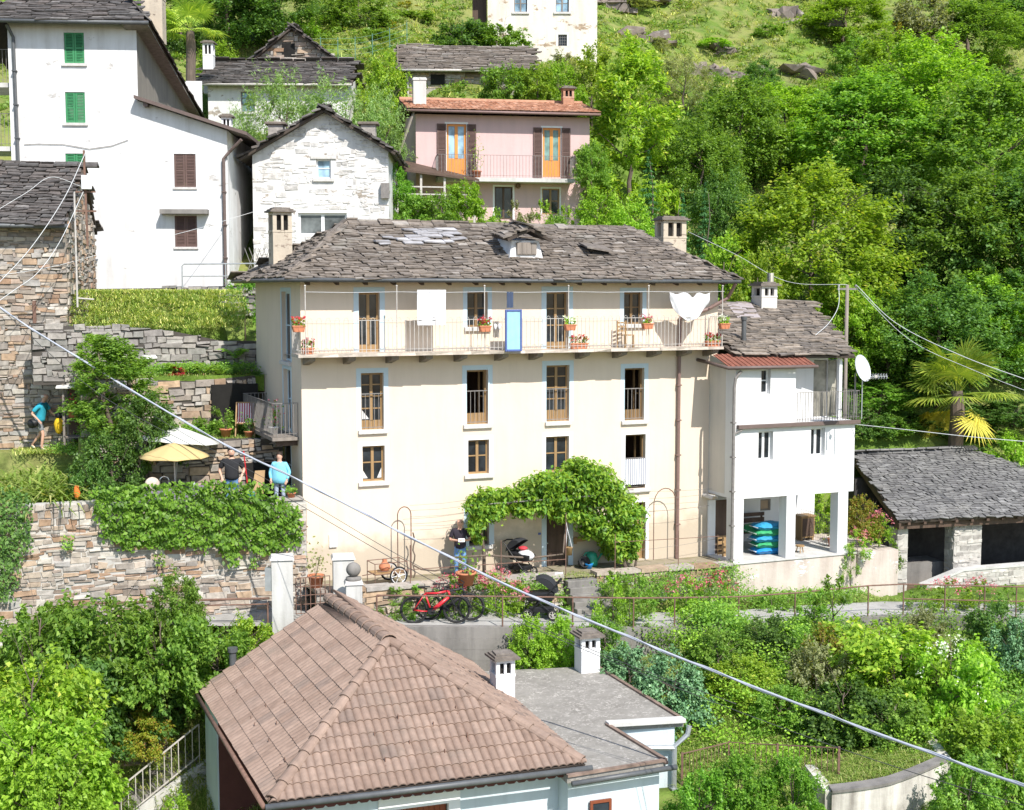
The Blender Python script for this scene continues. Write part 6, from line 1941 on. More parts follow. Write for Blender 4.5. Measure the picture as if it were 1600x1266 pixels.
def trough(P,L,label,flower,leaf=leaf_b,rz=0.0,n=32,m=None):
 e=empty('flower_box',P,rz,label,'flower box')
 mb=MB()
 mb.hexa([(-L/2+.03,-.07,0),(L/2-.03,-.07,0),(L/2-.03,.07,0),(-L/2+.03,.07,0),(-L/2,-.09,.17),(L/2,-.09,.17),(L/2,.09,.17),(-L/2,.09,.17)])
 mb.box(-L/2-.012,L/2+.012,-.1,-.088,.14,.175)
 k=max(3,int(L/.12))
 for i in range(k):x=-L/2+.05+(L-.1)*i/(k-1);mb.box(x-.012,x+.012,-.092,-.08,.03,.14)
 mb.build('trough',m or terracotta,e,bevel=.006)
 c=np.stack([RNG.uniform(-L/2,L/2,n*3),RNG.normal(0,.05,n*3),RNG.uniform(.16,.36,n*3)],1)
 link_mesh('foliage',leaf_mesh('box_leaves',c,unit(RNG.normal(size=c.shape)+np.array([0,-.3,.7])),.08,.055),leaf,e)
 c=np.stack([RNG.uniform(-L/2,L/2,n),RNG.normal(-.03,.05,n),RNG.uniform(.26,.42,n)],1)
 idx=np.repeat(np.arange(n),4);pos=c[idx]+RNG.normal(0,.018,(n*4,3))
 link_mesh('flowers',leaf_mesh('flower_heads',pos,unit(RNG.normal(size=pos.shape)+np.array([0,-.4,.6])),.05,.045),flower,e)
 return e
def bal_pt(px,py,dv=.0):u,z=M.pick(px,py,vb+dv);return u,z
def onbal(px,dv=.14):u=M.pick(px,545,vb+dv)[0];return M.w(u,vb+dv,zbal+.004)
trough(onbal(904),.55,'terracotta flower box of red flowers standing on the middle of the long balcony',petal_red,rz=M.a)
trough(onbal(1113,.16),.5,'terracotta flower box of red flowers at the right end of the long balcony',petal_red,rz=M.a)
trough(onbal(481,.16),.32,'short terracotta flower box at the left end of the long balcony floor',petal_pink,rz=M.a,n=28)
def hang(px,py,label,fl,L=.34,lf=leaf_a):
 u,z=M.pick(px,py,vb-.06);return trough(M.w(u,vb-.08,z-.12),L,label,fl,lf,rz=M.a,n=24,m=terracotta)
hang(466,512,'small flower box hung outside the left corner of the long balcony rail',petal_red)
hang(757,512,'flower box hung on the balcony rail in front of the second window',petal_red)
hang(890,510,'white flowered box hung on the balcony rail by the open balcony door',petal_white)
hang(1011,508,'flower box hung on the balcony rail below the rightmost top window',petal_pink)
hang(1131,508,'white flowered box hung outside the right corner of the long balcony',petal_white)
u=M.pick(976,540,vb+.45)[0]
ch=empty('wooden_chair',M.w(u,vb+.42,zbal+.004),M.a+R(15),'small bare wooden chair standing on the long balcony','chair')
mb=MB();mb.box(-.19,.19,-.19,.19,.36,.39);mb.build('seat',wood,ch)
for x in(-.17,.17):
 for y in(-.17,.17):
  mb=MB();mb.beam((x,y,0),(x,y,.36 if y<0 else .8),.035);mb.build('leg',wood,ch)
mb=MB()
for z in(.5,.62,.74):mb.box(-.15,.15,.155,.175,z-.025,z+.025)
mb.build('backrest',wood,ch)
ut0,zt0=M.pick(789,484,vb-.04);ut1,zt1=M.pick(815,549,vb-.04)
mt=empty('blue_mat',M.w((ut0+ut1)/2,vb-.05,zt1),M.a,'long light blue mat with navy border hung over the balcony rail','mat')
w_=(ut1-ut0)/2;h_=zt0-zt1
def hanging(parent,name,w,h,mat,z0=0,y=0,thick=.012,wav=.02,nx=10,nz=10,shear=0.0):
 mb=MB()
 fn=lambda i,k:(-w+2*w*i/nx+shear*(1-k/nz),y+wav*math.sin(i*1.3+k*.25)*(1-k/nz*.7),z0+h*k/nz)
 for s,d in((0,-1),(1,1)):
  vs=[(fn(i,k)[0],fn(i,k)[1]+d*thick/2,fn(i,k)[2])for k in range(nz+1)for i in range(nx+1)]
  fs=[(k*(nx+1)+i,k*(nx+1)+i+1,(k+1)*(nx+1)+i+1,(k+1)*(nx+1)+i)for k in range(nz)for i in range(nx)]
  mb.add(vs,fs)
 for k in range(nz):
  for i in(0,nx):
   a,b=fn(i,k),fn(i,k+1)
   mb.poly([(a[0],a[1]-thick/2,a[2]),(a[0],a[1]+thick/2,a[2]),(b[0],b[1]+thick/2,b[2]),(b[0],b[1]-thick/2,b[2])])
 return mb.build(name,mat,parent,smooth=True)
hanging(mt,'mat_field',w_*.78,h_*.9,cloth_blue,h_*.05,0,.03,.008)
mb=MB()
for x0,x1,z0,z1 in((-w_,-w_*.785,0,h_),(w_*.785,w_,0,h_),(-w_*.78,w_*.78,0,h_*.05),(-w_*.78,w_*.78,h_*.95,h_)):mb.box(x0,x1,-.03,.03,z0,z1)
mb.build('border',cloth_navy,mt,bevel=.01)
def laundry(name,px0,py0,px1,py1,mat,label,cat,wav=.03,shear=0,dv=.03):
 u0,z1=M.pick(px0,py0,vb+dv);u1,z0=M.pick(px1,py1,vb+dv)
 e=empty(name,M.w((u0+u1)/2,vb+dv,z0),M.a,label,cat)
 hanging(e,'cloth',(u1-u0)/2,z1-z0,mat,0,0,.012,wav,shear=shear);return e
laundry('white_towel',652,453,697,508,cloth_white,'square white towel pegged on the clothes line, left','towel',.05)
laundry('dark_cloth',792,456,802,481,cloth_dark,'dark blue cloth pegged above the blue mat','cloth',.01)
u0,z1=M.pick(1046,457,vb+.03);u1,z1b=M.pick(1110,455,vb+.03);_,z0=M.pick(1080,501,vb+.03)
sheet=empty('white_sheet',M.w((u0+u1)/2,vb+.03,z0),M.a,'white sheet sagging from the clothes line at the right end','sheet')
mb=MB();w_=(u1-u0)/2;H=z1-z0;nx=18;nz=10
def sfn(i,k):
 x=-w_+2*w_*i/nx;t=i/nx
 topz=H-.12*math.exp(-((t-.58)/.07)**2)-.06*math.sin(t*9)**2
 botz=H*(.62-.62*math.sin(math.pi*min(1,t*1.02))**.8)
 f=k/nz
 return(x*(1-.10*(1-f)),.05*math.sin(i*.9+k*.4)*(1-f*.6),botz+(topz-botz)*f)
for d in(-.006,.006):
 mb.add([(sfn(i,k)[0],sfn(i,k)[1]+d,sfn(i,k)[2])for k in range(nz+1)for i in range(nx+1)],[(k*(nx+1)+i,k*(nx+1)+i+1,(k+1)*(nx+1)+i+1,(k+1)*(nx+1)+i)for k in range(nz)for i in range(nx)])
mb.build('cloth',cloth_white,sheet,smooth=True)
r=HR['r3c4'];zt_=M.pick(993,717)[1];zb_=M.pick(993,757)[1]
st=empty('striped_towel',M.w((r[0]+r[1])/2,-.03,zb_),M.a,'white and grey striped towel over a window rail above the vine','towel')
hanging(st,'cloth',(r[1]-r[0])/2+.02,zt_-zb_,M_wave('towel_stripes',[(0,(.72,.72,.74)),(.62,(.20,.21,.27))],4.2,'X'),0,0,.012,.012)
u,z=M.pick(777,505,vb-.03)
gl=empty('work_gloves',M.w(u,vb-.03,z-.18),M.a,'pair of white gloves hung on the balcony rail','gloves')
mb=MB()
for x in(-.06,.07):mb.ball((x,0,.08),.045,.02,.09,n=8,m=6);mb.ball((x+.045,0,.1),.018,.015,.04,n=6,m=5)
mb.build('gloves',cloth_white,gl,smooth=True)
P=at(1338,600,40.6)
dish=empty('satellite_dish',P,0,'pale satellite dish on the corner of the annex balcony','satellite dish')
mb=MB()
ax=Vector((.62,-.7,.3)).normalized();sx=ax.cross(Vector((0,0,1))).normalized();sy=sx.cross(ax)
c0=Vector((.12,0,.46));prof=[]
vs=[];fs=[];K=7;n=24
for s in(0,1):
 for i in range(K+1):
  r=.40*i/K
  for j in range(n):
   a=2*math.pi*j/n
   vs.append(c0+sx*math.cos(a)*r*.92+sy*math.sin(a)*r*1.05+ax*(r*r*.55-s*.015))
for s in(0,1):
 b=s*(K+1)*n
 for i in range(K):
  for j in range(n):
   j2=(j+1)%n;q=(b+i*n+j,b+i*n+j2,b+(i+1)*n+j2,b+(i+1)*n+j);fs.append(q if not s else q[::-1])
mb.add(vs,fs);mb.build('reflector',M_plain('dish_grey',(.50,.52,.55),.5,.05),dish,smooth=True)
mb=MB();mb.tube([c0-sy*.40,c0-sy*.36+ax*.45],.014,6);mb.box(*[v for q in zip(c0-sy*.36+ax*.45-Vector((.04,)*3),c0-sy*.36+ax*.45+Vector((.04,)*3))for v in q]);mb.build('feed_arm',iron_pale,dish)
mb=MB();mb.tube([(0,.15,-.9),(0,.12,.3),c0-ax*.03],.025,8);mb.build('mast',iron,dish)
Pa=at(1375,588,41.0)
aer=empty('tv_aerial',Pa,R(12),'thin television aerial beside the satellite dish','aerial')
mb=MB();mb.beam((-.6,0,0),(.25,0,0),.02)
for k in range(9):x=-.5+k*.09;mb.beam((x,-.12+k*.008,-.06),(x,.12-k*.008,.06),.01);mb.beam((x,0,-.09),(x,0,.09),.01)
mb.tube([(-.58,0,.02),(-.58,0,-1.3)],.018,6)
mb.build('elements',galv,aer)
Pp_=at(1324,445,47.5)
pole=empty('utility_pole',(Pp_.x,Pp_.y,0),0,'grey utility pole among the trees behind the annex','utility pole')
mb=MB();mb.tube([(0,0,0),(0,0,Pp_.z)],[.085,.06],10);mb.build('shaft',wood_grey,pole,smooth=True)
mb=MB();mb.beam((-.35,0,Pp_.z-.15),(.35,0,Pp_.z-.15),.07)
for x in(-.3,0,.3):mb.lathe([(.03,0),(.05,.04),(.03,.1)],(x,0,Pp_.z-.1),8)
mb.build('crossarm',iron,pole)
def wire(pts,r,mat,label,name='overhead_wire',cat='wire',parts=None):
 P=[Vector(p)for p in pts];Q=[P[0]*2-P[1]]+P+[P[-1]*2-P[-2]]
 out=[]
 for i in range(1,len(Q)-2):
  for k in range(8):
   t=k/8;a,b,c,d=Q[i-1],Q[i],Q[i+1],Q[i+2]
   out.append(.5*((2*b)+(c-a)*t+(2*a-5*b+4*c-d)*t*t+(3*b-a-3*c+d)*t**3))
 out.append(P[-1])
 e=Vector(out[0]);mb=MB()
 mb.tube([p-e for p in out],r,6)
 if parts:
  tw_=[]
  for i,p in enumerate(out):tw_.append(p-e+Vector((0,math.cos(i*.9),math.sin(i*.9)))*r*1.1)
  mb.tube(tw_,r*.6,5)
 o=mb.build(name,mat,None,loc=e,smooth=True)
 return tag(o,label,cat)
cable_m=M_plain('pale_cable_sheath',(.40,.42,.48),.45,.15,3,.1)
wire_dark=M_plain('dark_wire',(.06,.06,.06),.6,.1)
wire_pale=M_plain('pale_wire',(.55,.56,.56),.5,.1)
cab=[(-60,428,40.3),(0,481,39.5),(140,570,37.5),(330,683,35),(480,757,33),(640,839,31),(800,918,29),(960,986,27.2),(1100,1043,25.6),(1300,1120,23.4),(1500,1193,21.4),(1640,1242,20)]
wire([at(*p)for p in cab],.025,cable_m,'thick pale bundled cable sagging across the whole view','overhead_cable','cable',parts=True)
wire([at(*p)for p in((-40,450,41),(0,482,39),(150,612,36),(330,712,34),(470,790,32),(700,921,29),(900,1010,27),(1110,1095,25),(1300,1165,23),(1480,1224,21.5),(1640,1270,20))],.008,wire_dark,'lower of the two thin dark wires below the thick cable')
wire([at(*p)for p in((240,650,36),(330,702,34.6),(480,784,32.6),(620,866,30.6),(790,955,28.4),(960,1030,26.4),(1150,1100,24.4))],.007,wire_dark,'upper of the two thin dark wires below the thick cable')
wire([at(*p)for p in((133,240,41.6),(100,310,40),(50,385,38.5),(0,440,37),(-30,470,36))],.010,wire_pale,'pale wire running steeply from the mast over the slab roof')
wire([at(*p)for p in((130,300,41.5),(95,375,40),(60,425,39),(20,455,38),(-30,490,37))],.010,wire_pale,'pale wire crossing the stone wall from the mast')
wire([at(*p)for p in((-20,338,39.5),(40,302,40.5),(80,277,41.2),(128,292,41.6))],.008,wire_pale,'thin pale wire across the dark slab roof of the stone house')
wire([at(*p)for p in((-10,432,39),(90,415,41),(200,385,44),(310,357,46.5),(400,330,49.5))],.008,wire_pale,'thin pale wire passing in front of the brown shutters')
wire([Vector((Pp_.x+.3,Pp_.y,Pp_.z)),at(1400,505,46),at(1500,555,44),at(1600,592,42.5),at(1660,612,41.6)],.013,wire_pale,'upper wire from the utility pole to the right edge')
wire([Vector((Pp_.x+.3,Pp_.y,Pp_.z-.1)),at(1420,530,45.5),at(1520,578,44),at(1640,625,42)],.009,wire_pale,'lower wire from the utility pole to the right edge')
wire([Vector((Pp_.x-.3,Pp_.y,Pp_.z)),at(1310,478,46),at(1295,505,44.5),at(1274,524,43.5)],.011,wire_pale,'short wire dropping from the utility pole to the annex roof')
wire([at(1335,663,42),at(1420,672,41),at(1520,683,40),at(1650,694,39)],.011,wire_pale,'pale wire from the annex wall to the right edge above the wash house')
wire([Vector((Pp_.x,Pp_.y,Pp_.z+.0)),at(1230,440,48),at(1150,398,48.5),at(1075,362,49)],.007,wire_pale,'thin wire running left from the utility pole past the chimney')
def hoop(px0,px1,py_top,py_bot,label,v=-.42,wires=()):
 u0,_=M.pick(px0,py_top,v);u1,_=M.pick(px1,py_top,v);zt=M.pick((px0+px1)/2,py_top,v)[1]
 z0=-.2
 e=empty('iron_hoop',M.w((u0+u1)/2,v,z0),M.a,label,'hoop')
 w=(u1-u0)/2;H=zt-z0
 pts=[(-w,0,0),(-w,0,H-w*1.2)]+[(-w*math.cos(a),0,H-w*1.2+w*1.2*math.sin(a))for a in np.linspace(.2,math.pi-.2,9)]+[(w,0,H-w*1.2),(w,0,0)]
 mb=MB();mb.tube(pts,.016,6);mb.build('hoop',iron_rust,e)
 return e
h1=hoop(621,642,792,900,'left rusty iron hoop wound with a bare vine stem')
mb=MB();u0=0
pts=[(.28+.03*math.sin(k*1.7),.02*math.cos(k*2.1),.1+k*.13)for k in range(11)]
mb.tube(pts,.022,5);mb.tube([(.28,0,.45),(.5,0,.32),(.9,-.02,.25),(1.4,0,.3),(1.9,0,.22)],.024,6);mb.build('vine_stem',bark,h1)
h2=hoop(1022,1057,763,880,'slender iron hoop beside the brown downpipe')
tw_w=empty('trellis_wires',M.w(0,-.42,0),M.a,'thin trellis wires strung in front of the cream facade','wires')
for a,b in(((640,790),(742,780)),((640,798),(735,790)),((640,808),(735,800)),((640,822),(745,817)),((1000,768),(1112,764)),((1000,780),(1110,772)),((1010,800),(1108,790)),((1000,860),(1120,842))):
 p=M.pick(*a,-.42);q=M.pick(*b,-.42);mb=MB();mb.tube([(p[0],0,p[1]),((p[0]+q[0])/2,0,(p[1]+q[1])/2-.03),(q[0],0,q[1])],.005,4);mb.build('wire',iron,tw_w)
fr_e=empty('forecourt_rail',M.w(0,-1.6,0),M.a,'thin iron rail and posts along the edge of the forecourt','railing')
mb=MB();
for px in(641,783,884,961,1060):
 u,_=M.pick(px,880,-1.6);g_=lerp(-.06,-.33,u/12);mb.tube([(u,0,g_-.1),(u,0,g_+(1.2 if px!=884 else 1.9))],.014,5)
ua_,ub_=M.pick(590,905,-1.6)[0],M.pick(884,896,-1.6)[0];mb.tube([(ua_,0,.42),(ub_,0,.32)],.012,5);mb.tube([(M.pick(961,880,-1.6)[0],0,.7),(12.4,0,.62)],.010,5)
mb.build('bars',iron_rust,fr_e)
cp=M.pick(604,918,-1.0)
cart=empty('garden_cart',M.w(cp[0],-1.0,-.05),M.a+R(4),'two wheeled wire cart parked against the cream wall','cart')
def wheel_mesh(parent,c,r,tyre,axis='y',name='wheel',spokes=10,rim_m=None,width=.04,rim_r=None):
 mb=MB()
 ring=[(c[0]+math.cos(a)*r,c[1],c[2]+math.sin(a)*r)for a in np.linspace(0,2*math.pi,28,endpoint=False)]
 mb.tube(ring,width/2,6,closed=True)
 w=mb.build('wheel',tyre,parent,smooth=True);w.name=name
 mb=MB();rr=r-width*.6
 ring=[(c[0]+math.cos(a)*rr,c[1],c[2]+math.sin(a)*rr)for a in np.linspace(0,2*math.pi,24,endpoint=False)]
 mb.tube(ring,width*.22,5,closed=True)
 for k in range(spokes):
  a=2*math.pi*k/spokes;mb.tube([(c[0],c[1]+(.02 if k%2 else-.02),c[2]),(c[0]+math.cos(a+.15)*rr,c[1],c[2]+math.sin(a+.15)*rr)],.0035 if spokes>8 else .008,4)
 mb.lathe([(.03,-.035),(.03,.035)],c,8,axis='y')
 mb.build('spokes',rim_m or galv,w)
 return w
for y in(-.36,.36):wheel_mesh(cart,(.22,y,.25),.24,rubber,spokes=6,rim_m=white_trim,width=.05)
mb=MB()
for z in(.32,.62):
 for a,b in(((-.45,-.3),(.5,-.3)),((.5,-.3),(.5,.3)),((.5,.3),(-.45,.3)),((-.45,.3),(-.45,-.3))):mb.tube([(a[0],a[1],z),(b[0],b[1],z)],.012,5)
for a in((-.45,-.3),(.5,-.3),(.5,.3),(-.45,.3)):mb.tube([(a[0],a[1],.32 if a[0]>0 else .0),(a[0],a[1],.62)],.012,5)
mb.tube([(.22,-.36,.25),(.22,.36,.25)],.015,6);mb.tube([(-.45,-.2,.35),(-.75,-.1,.3)],.014,5)
mb.build('frame',iron_rust,cart)
mb=MB();mb.box(-.43,.48,-.28,.28,.3,.33);mb.build('bed',wood,cart)
jug=empty('terracotta_jug',M.w(cp[0]-.05,-1.0,.29),0,'round terracotta jug lying in the wire cart','jug');mb=MB();mb.lathe([(.08,0),(.16,.08),(.16,.16),(.07,.26),(.06,.3),(.08,.32)],n=14);mb.build('body',terracotta,jug,smooth=True)
def bicycle(P,rz,frame_m,label,basket=False):
 b=empty('bicycle',P,rz,label,'bicycle',None)
 r=.365
 for x in(-.56,.58):wheel_mesh(b,(x,0,r),r-.02,rubber,spokes=18,width=.055,rim_m=plastic_black)
 mb=MB();bb=(-.10,0,.33);hd0,hd1=(.40,0,.72),(.36,0,.86);st=(-.26,0,.80)
 mb.tube([bb,(.1,0,.48),hd0],[.05,.055,.045],8);mb.tube([st,(.05,0,.80),hd1],.03,8);mb.tube([bb,st],.026,8);mb.tube([hd0,hd1],.03,8)
 for y in(-.05,.05):mb.tube([bb,(-.35,y,.33),(-.56,y,r)],.016,6);mb.tube([st,(-.4,y,.6),(-.56,y,r)],.014,6)
 mb.build('frame',frame_m,b,smooth=True)
 mb=MB();mb.tube([(.36,0,.86),(.345,0,.98)],.02,8)
 mb.tube([(.30,-.36,1.02),(.38,-.18,1.0),(.36,0,.98),(.38,.18,1.0),(.30,.36,1.02)],.014,6);mb.tube([(.27,-.38,1.02),(.32,-.25,1.02)],.02,6);mb.tube([(.27,.38,1.02),(.32,.25,1.02)],.02,6);mb.build('handlebar',plastic_black,b)
 mb=MB()
 for y in(-.06,.06):mb.tube([(.40,y,.74),(.47,y,.58),(.58,y,r)],.02,6)
 mb.tube([(.40,-.06,.74),(.40,.06,.74)],.022,6);mb.build('fork',plastic_black,b)
 mb=MB();mb.tube([st,(-.29,0,.96)],.015,6);mb.hexa([(-.45,-.075,.95),(-.12,-.02,.97),(-.12,.02,.97),(-.45,.075,.95),(-.45,-.08,1.0),(-.12,-.02,1.0),(-.12,.02,1.0),(-.45,.08,1.0)]);mb.build('saddle',plastic_black,b,bevel=.012)
 mb=MB();mb.lathe([(.10,-.05),(.10,.05)],(bb[0],0,bb[2]),12,axis='y');mb.tube([(bb[0],-.07,bb[2]),(bb[0]+.16,-.07,bb[2]-.05)],.012,5);mb.tube([(bb[0],.07,bb[2]),(bb[0]-.16,.07,bb[2]+.05)],.012,5)
 mb.box(bb[0]+.12,bb[0]+.2,-.12,-.06,bb[2]-.06,bb[2]-.04);mb.box(bb[0]-.2,bb[0]-.12,.06,.12,bb[2]+.04,bb[2]+.06);mb.build('crank',plastic_black,b)
 return b
bp=at(682,985,34.95);yb_,zb2=road_edge(bp.x)
b1=bicycle((bp.x-.05,yb_+.28,zb2+.02),R(3),red_paint,'red electric mountain bicycle leaning at the lane edge')
b2=bicycle((bp.x+.32,yb_+.62,zb2+.02),R(-3),plastic_black,'black bicycle standing half hidden behind the red one')
b1.rotation_euler.x=R(-5);b2.rotation_euler.x=R(-4)
def pram(P,rz,label,s=1.0):
 e=empty('pushchair',P,rz,label,'pushchair');e.scale=(s,s,s)
 for x,y in((-.32,-.26),(-.32,.26),(.34,-.24),(.34,.24)):wheel_mesh(e,(x,y,.13),.12,rubber,spokes=5,width=.045,rim_m=iron_pale)
 mb=MB()
 for y in(-.24,.24):mb.tube([(-.32,y,.14),(.05,y,.45),(.34,y,.14)],.018,6);mb.tube([(.34,y,.14),(-.1,y,.6),(-.48,y,1.0)],.018,6)
 mb.tube([(-.48,-.24,1.0),(-.52,0,1.03),(-.48,.24,1.0)],.022,6);mb.tube([(-.32,-.24,.14),(-.32,.24,.14)],.014,6);mb.tube([(.34,-.24,.14),(.34,.24,.14)],.014,6);mb.build('chassis',plastic_black,e)
 mb=MB();mb.hexa([(-.3,-.2,.16),(.28,-.2,.16),(.28,.2,.16),(-.3,.2,.16),(-.34,-.22,.32),(.32,-.22,.32),(.32,.22,.32),(-.34,.22,.32)]);mb.build('basket',plastic_black,e,bevel=.03)
 mb=MB();mb.hexa([(-.3,-.18,.46),(.36,-.18,.44),(.36,.18,.44),(-.3,.18,.46),(-.36,-.22,.74),(.46,-.22,.66),(.46,.22,.66),(-.36,.22,.74)]);mb.build('carrycot',plastic_black,e,bevel=.05)
 vs=[];n=10;m=6
 for i in range(n+1):
  a=math.pi*.02+math.pi*.62*i/n
  for j in range(m+1):
   t=j/m*2-1
   rr=.40*(1-.12*t*t);vs.append((-.08-math.cos(a)*rr*1.0+.05,t*.23,.68+math.sin(a)*rr*1.12))
 fs=[(i*(m+1)+j,i*(m+1)+j+1,(i+1)*(m+1)+j+1,(i+1)*(m+1)+j)for i in range(n)for j in range(m)]
 mb=MB();mb.add(vs,fs);k=(m+1)
 for s_ in(0,m):mb.poly([vs[i*k+s_]for i in range(n+1)])
 o=mb.build('hood',M_plain('black_fabric',(.025,.026,.03),.9,.2,8,.3),e);o.modifiers.new('thick','SOLIDIFY').thickness=.015
 return e
pp=at(848,968,36.0)
y_,z_=road_edge(pp.x)
pr1=pram((pp.x-.02,y_+1.0,z_+.03),R(172),'black pushchair with raised hood on the lane by the steps',1.05)
mb=MB();mb.ball((.42,-.02,.62),.13,.1,.09,n=10,m=8,jit=.1);mb.build('pink_blanket',petal_pink,pr1)
u,z=M.pick(812,893,-.75)
pr2=pram(M.w(u,-.8,-.2),M.a+R(-60),'pushchair with round hood and white cover under the vine',.95)
mb=MB();mb.ball((.2,0,.62),.3,.2,.17,n=12,m=8,jit=.06);mb.build('white_cover',cloth_white,pr2,smooth=True);mb=MB();mb.ball((.1,0,.84),.15,.14,.06,n=10,m=6);mb.build('red_cushion',petal_red,pr2,smooth=True)
def simple(name,P,rz,label,cat):return empty(name,P,rz,label,cat)
u=M.pick(923,880,-.3)[0]
wc=simple('watering_can',M.w(u,-.35,-.24),M.a,'large green watering can beside the front door','watering can')
mb=MB();mb.lathe([(.15,0),(.19,.06),(.18,.3),(.15,.4),(.08,.44)],n=16);mb.tube([(.15,0,.1),(.34,0,.36),(.36,0,.42)],.03,8);mb.tube([(-.15,0,.12),(-.3,0,.26),(-.2,0,.42),(-.05,0,.44)],.022,6);mb.build('can_body',plastic_green,wc,smooth=True)
u=M.pick(909,886,-.5)[0]
bk=simple('black_tub',M.w(u,-.5,-.24),M.a,'round black tub lying open by the front door','tub');mb=MB();mb.lathe([(.13,0),(.17,.2),(.18,.22),(.15,.22),(.12,.05)],n=14);mb.build('tub',plastic_black,bk,smooth=True);bk.rotation_euler.x=R(70);bk.location.z+=.16
u=M.pick(919,890,-.62)[0]
bb_=simple('blue_bowl',M.w(u,-.68,-.24),M.a,'small bright blue bowl beside the green watering can','bowl');mb=MB();mb.lathe([(.07,0),(.12,.14),(.13,.16),(.1,.15)],n=14);mb.build('bowl',plastic_blue,bb_,smooth=True)
u,z=M.pick(889,862,-1.5)
hb=simple('hanging_bucket',M.w(u,-1.5,z-.1),M.a,'pale bucket hung by a rope from the vine','bucket');mb=MB();mb.lathe([(.09,0),(.11,.22),(.12,.23),(.1,.22)],n=14);mb.build('bucket',wood,hb,smooth=True);mb=MB();mb.tube([(-.1,0,.2),(-.06,0,.8),(-.1,0,1.0)],.01,5);mb.tube([(.1,0,.2),(-.06,0,.8)],.01,5);mb.build('rope',cloth_white,hb)
def board(name,px,py,w,h,mat,label,v,cat='sign',tilt=0):
 u,z=M.pick(px,py,v);e=simple(name,M.w(u,v,z-h/2),M.a,label,cat)
 mb=MB();mb.box(-w/2,w/2,-.015,.015,0,h);mb.build('board',mat,e,bevel=.004)
 mb=MB();mb.box(-.02,.02,.016,.04,-.3,h*.8);mb.build('stake',wood_grey,e);e.rotation_euler.x=tilt;return e
board('white_sign',843,905,.28,.26,cloth_white,'blank white board on the forecourt rail, left of the steps',-1.68)
board('white_sign',873,900,.26,.2,cloth_white,'small white board hung nearest the front steps',-1.68)
board('meter_cover',1035,925,.31,.52,galv,'grey metal hatch standing among the flowers right of the steps',-1.95,'hatch')
pl_=M.pick(905,843,-.03);mb=MB();mb.box(-.2,.2,-.05,0,-.06,.06);mb.box(-.18,-.1,-.06,0,-.12,.09);o=mb.build('wooden_name_board',wood,None,loc=M.w(pl_[0],-.02,pl_[1]));o.rotation_euler.z=M.a;tag(o,'small carved wooden board on the wall right of the front door','board')
pl_=M.pick(843,834,-.01);mb=MB();mb.box(-.04,.04,-.02,0,-.03,.03);o=mb.build('number_plate',cloth_navy,None,loc=M.w(pl_[0],-.01,pl_[1]));o.rotation_euler.z=M.a;tag(o,'tiny dark number plate left of the front door','plate')
pa=at(494,918,35.6);pot((pa.x,35.6,pa.z),.22,.34,label='dry shrub in a terracotta pot between the gate pillars',plant_m=leaf_olive,ph=.8)
pa=at(728,914,36.2);pot((pa.x,36.2,pa.z),.27,.36,label='big terracotta pot below the man at the wall',plant_m=leaf_b,ph=.7)
ub0=M.pick(1200,868,va+.9)[0]
bagc=[plastic_blue,M_plain('green_sack',(.04,.30,.12),.5,.35,9),M_plain('cyan_sack',(.03,.25,.46),.5,.35,9)]
def bag(P,mat,k,label,rz=0):
 e=empty('soil_bag',P,rz,label,'bag','bags of soil stacked in the porch')
 mb=MB();vs=[];nx,ny=12,8
 for s in(1,-1):
  for i in range(nx+1):
   for j in range(ny+1):
    x,y=i/nx*2-1,j/ny*2-1
    h=((1-abs(x)**3.0)*(1-abs(y)**3.0))**.45*.115+.006
    vs.append((x*.55*(1-.05*y*y),y*.34*(1-.06*x*x),.11+s*h+.022*math.sin(5*x+k*1.7)*math.cos(4.2*y+k)+.012*math.sin(13*x+9*y+k)))
 b=(nx+1)*(ny+1)
 fs=[(i*(ny+1)+j,(i+1)*(ny+1)+j,(i+1)*(ny+1)+j+1,i*(ny+1)+j+1)for i in range(nx)for j in range(ny)]
 mb.add(vs,fs+[tuple(b+q for q in f[::-1])for f in fs])
 mb.build('sack',mat,e,smooth=True)
 mb=MB();mb.box(-.56,-.5,-.25,.25,.10,.118);mb.box(.5,.56,-.25,.25,.10,.118);mb.build('seam',cloth_white,e)
 return e
lab=['blue soil bag at the bottom of the porch stack','green soil bag second from the bottom of the porch stack','blue soil bag in the middle of the porch stack','green soil bag second from the top of the porch stack','bright blue soil bag lying on top of the porch stack']
for k in range(5):bag(M.w(ub0+.03*math.sin(k*2),va+.95,zp+.035+k*.19),[plastic_blue,bagc[1],bagc[2],bagc[1],bagc[2]][k],k,lab[k],M.a+R(random.uniform(-5,5)))
bag(M.w(ub0+.05,va+1.65,zp+.6),bagc[1],7,'green soil bag on the bench behind the porch stack',M.a)
bn=empty('porch_bench',M.w(ub0-.1,va+2.3,zp+.03),M.a,'dark wooden bench against the porch wall behind the bags','bench')
mb=MB();mb.box(-1.0,1.0,-.2,.2,.42,.47);mb.build('seat',wood_dark,bn)
mb=MB();mb.box(-1.0,1.0,.2,.24,.7,.85);mb.box(-1.0,1.0,.2,.24,.9,1.02);mb.build('backrest',wood_dark,bn)
for x in(-.9,.9):mb=MB();mb.box(x-.03,x+.03,-.18,.24,0,.42);mb.box(x-.03,x+.03,.2,.24,.47,1.02);mb.build('leg',wood_dark,bn)
uq=M.pick(1262,850,va+2.2)[0]
cab_=empty('old_cabinet',M.w(uq,va+2.4,zp+.03),M.a,'old wooden cupboard at the back of the porch','cupboard');mb=MB();mb.box(-.26,.26,-.2,.2,.1,.8);mb.box(-.3,.3,-.24,.24,.8,.84);mb.build('body',wood,cab_)
mb=MB();mb.box(-.22,.22,-.215,-.202,.15,.75);mb.build('door',wood_dark,cab_)
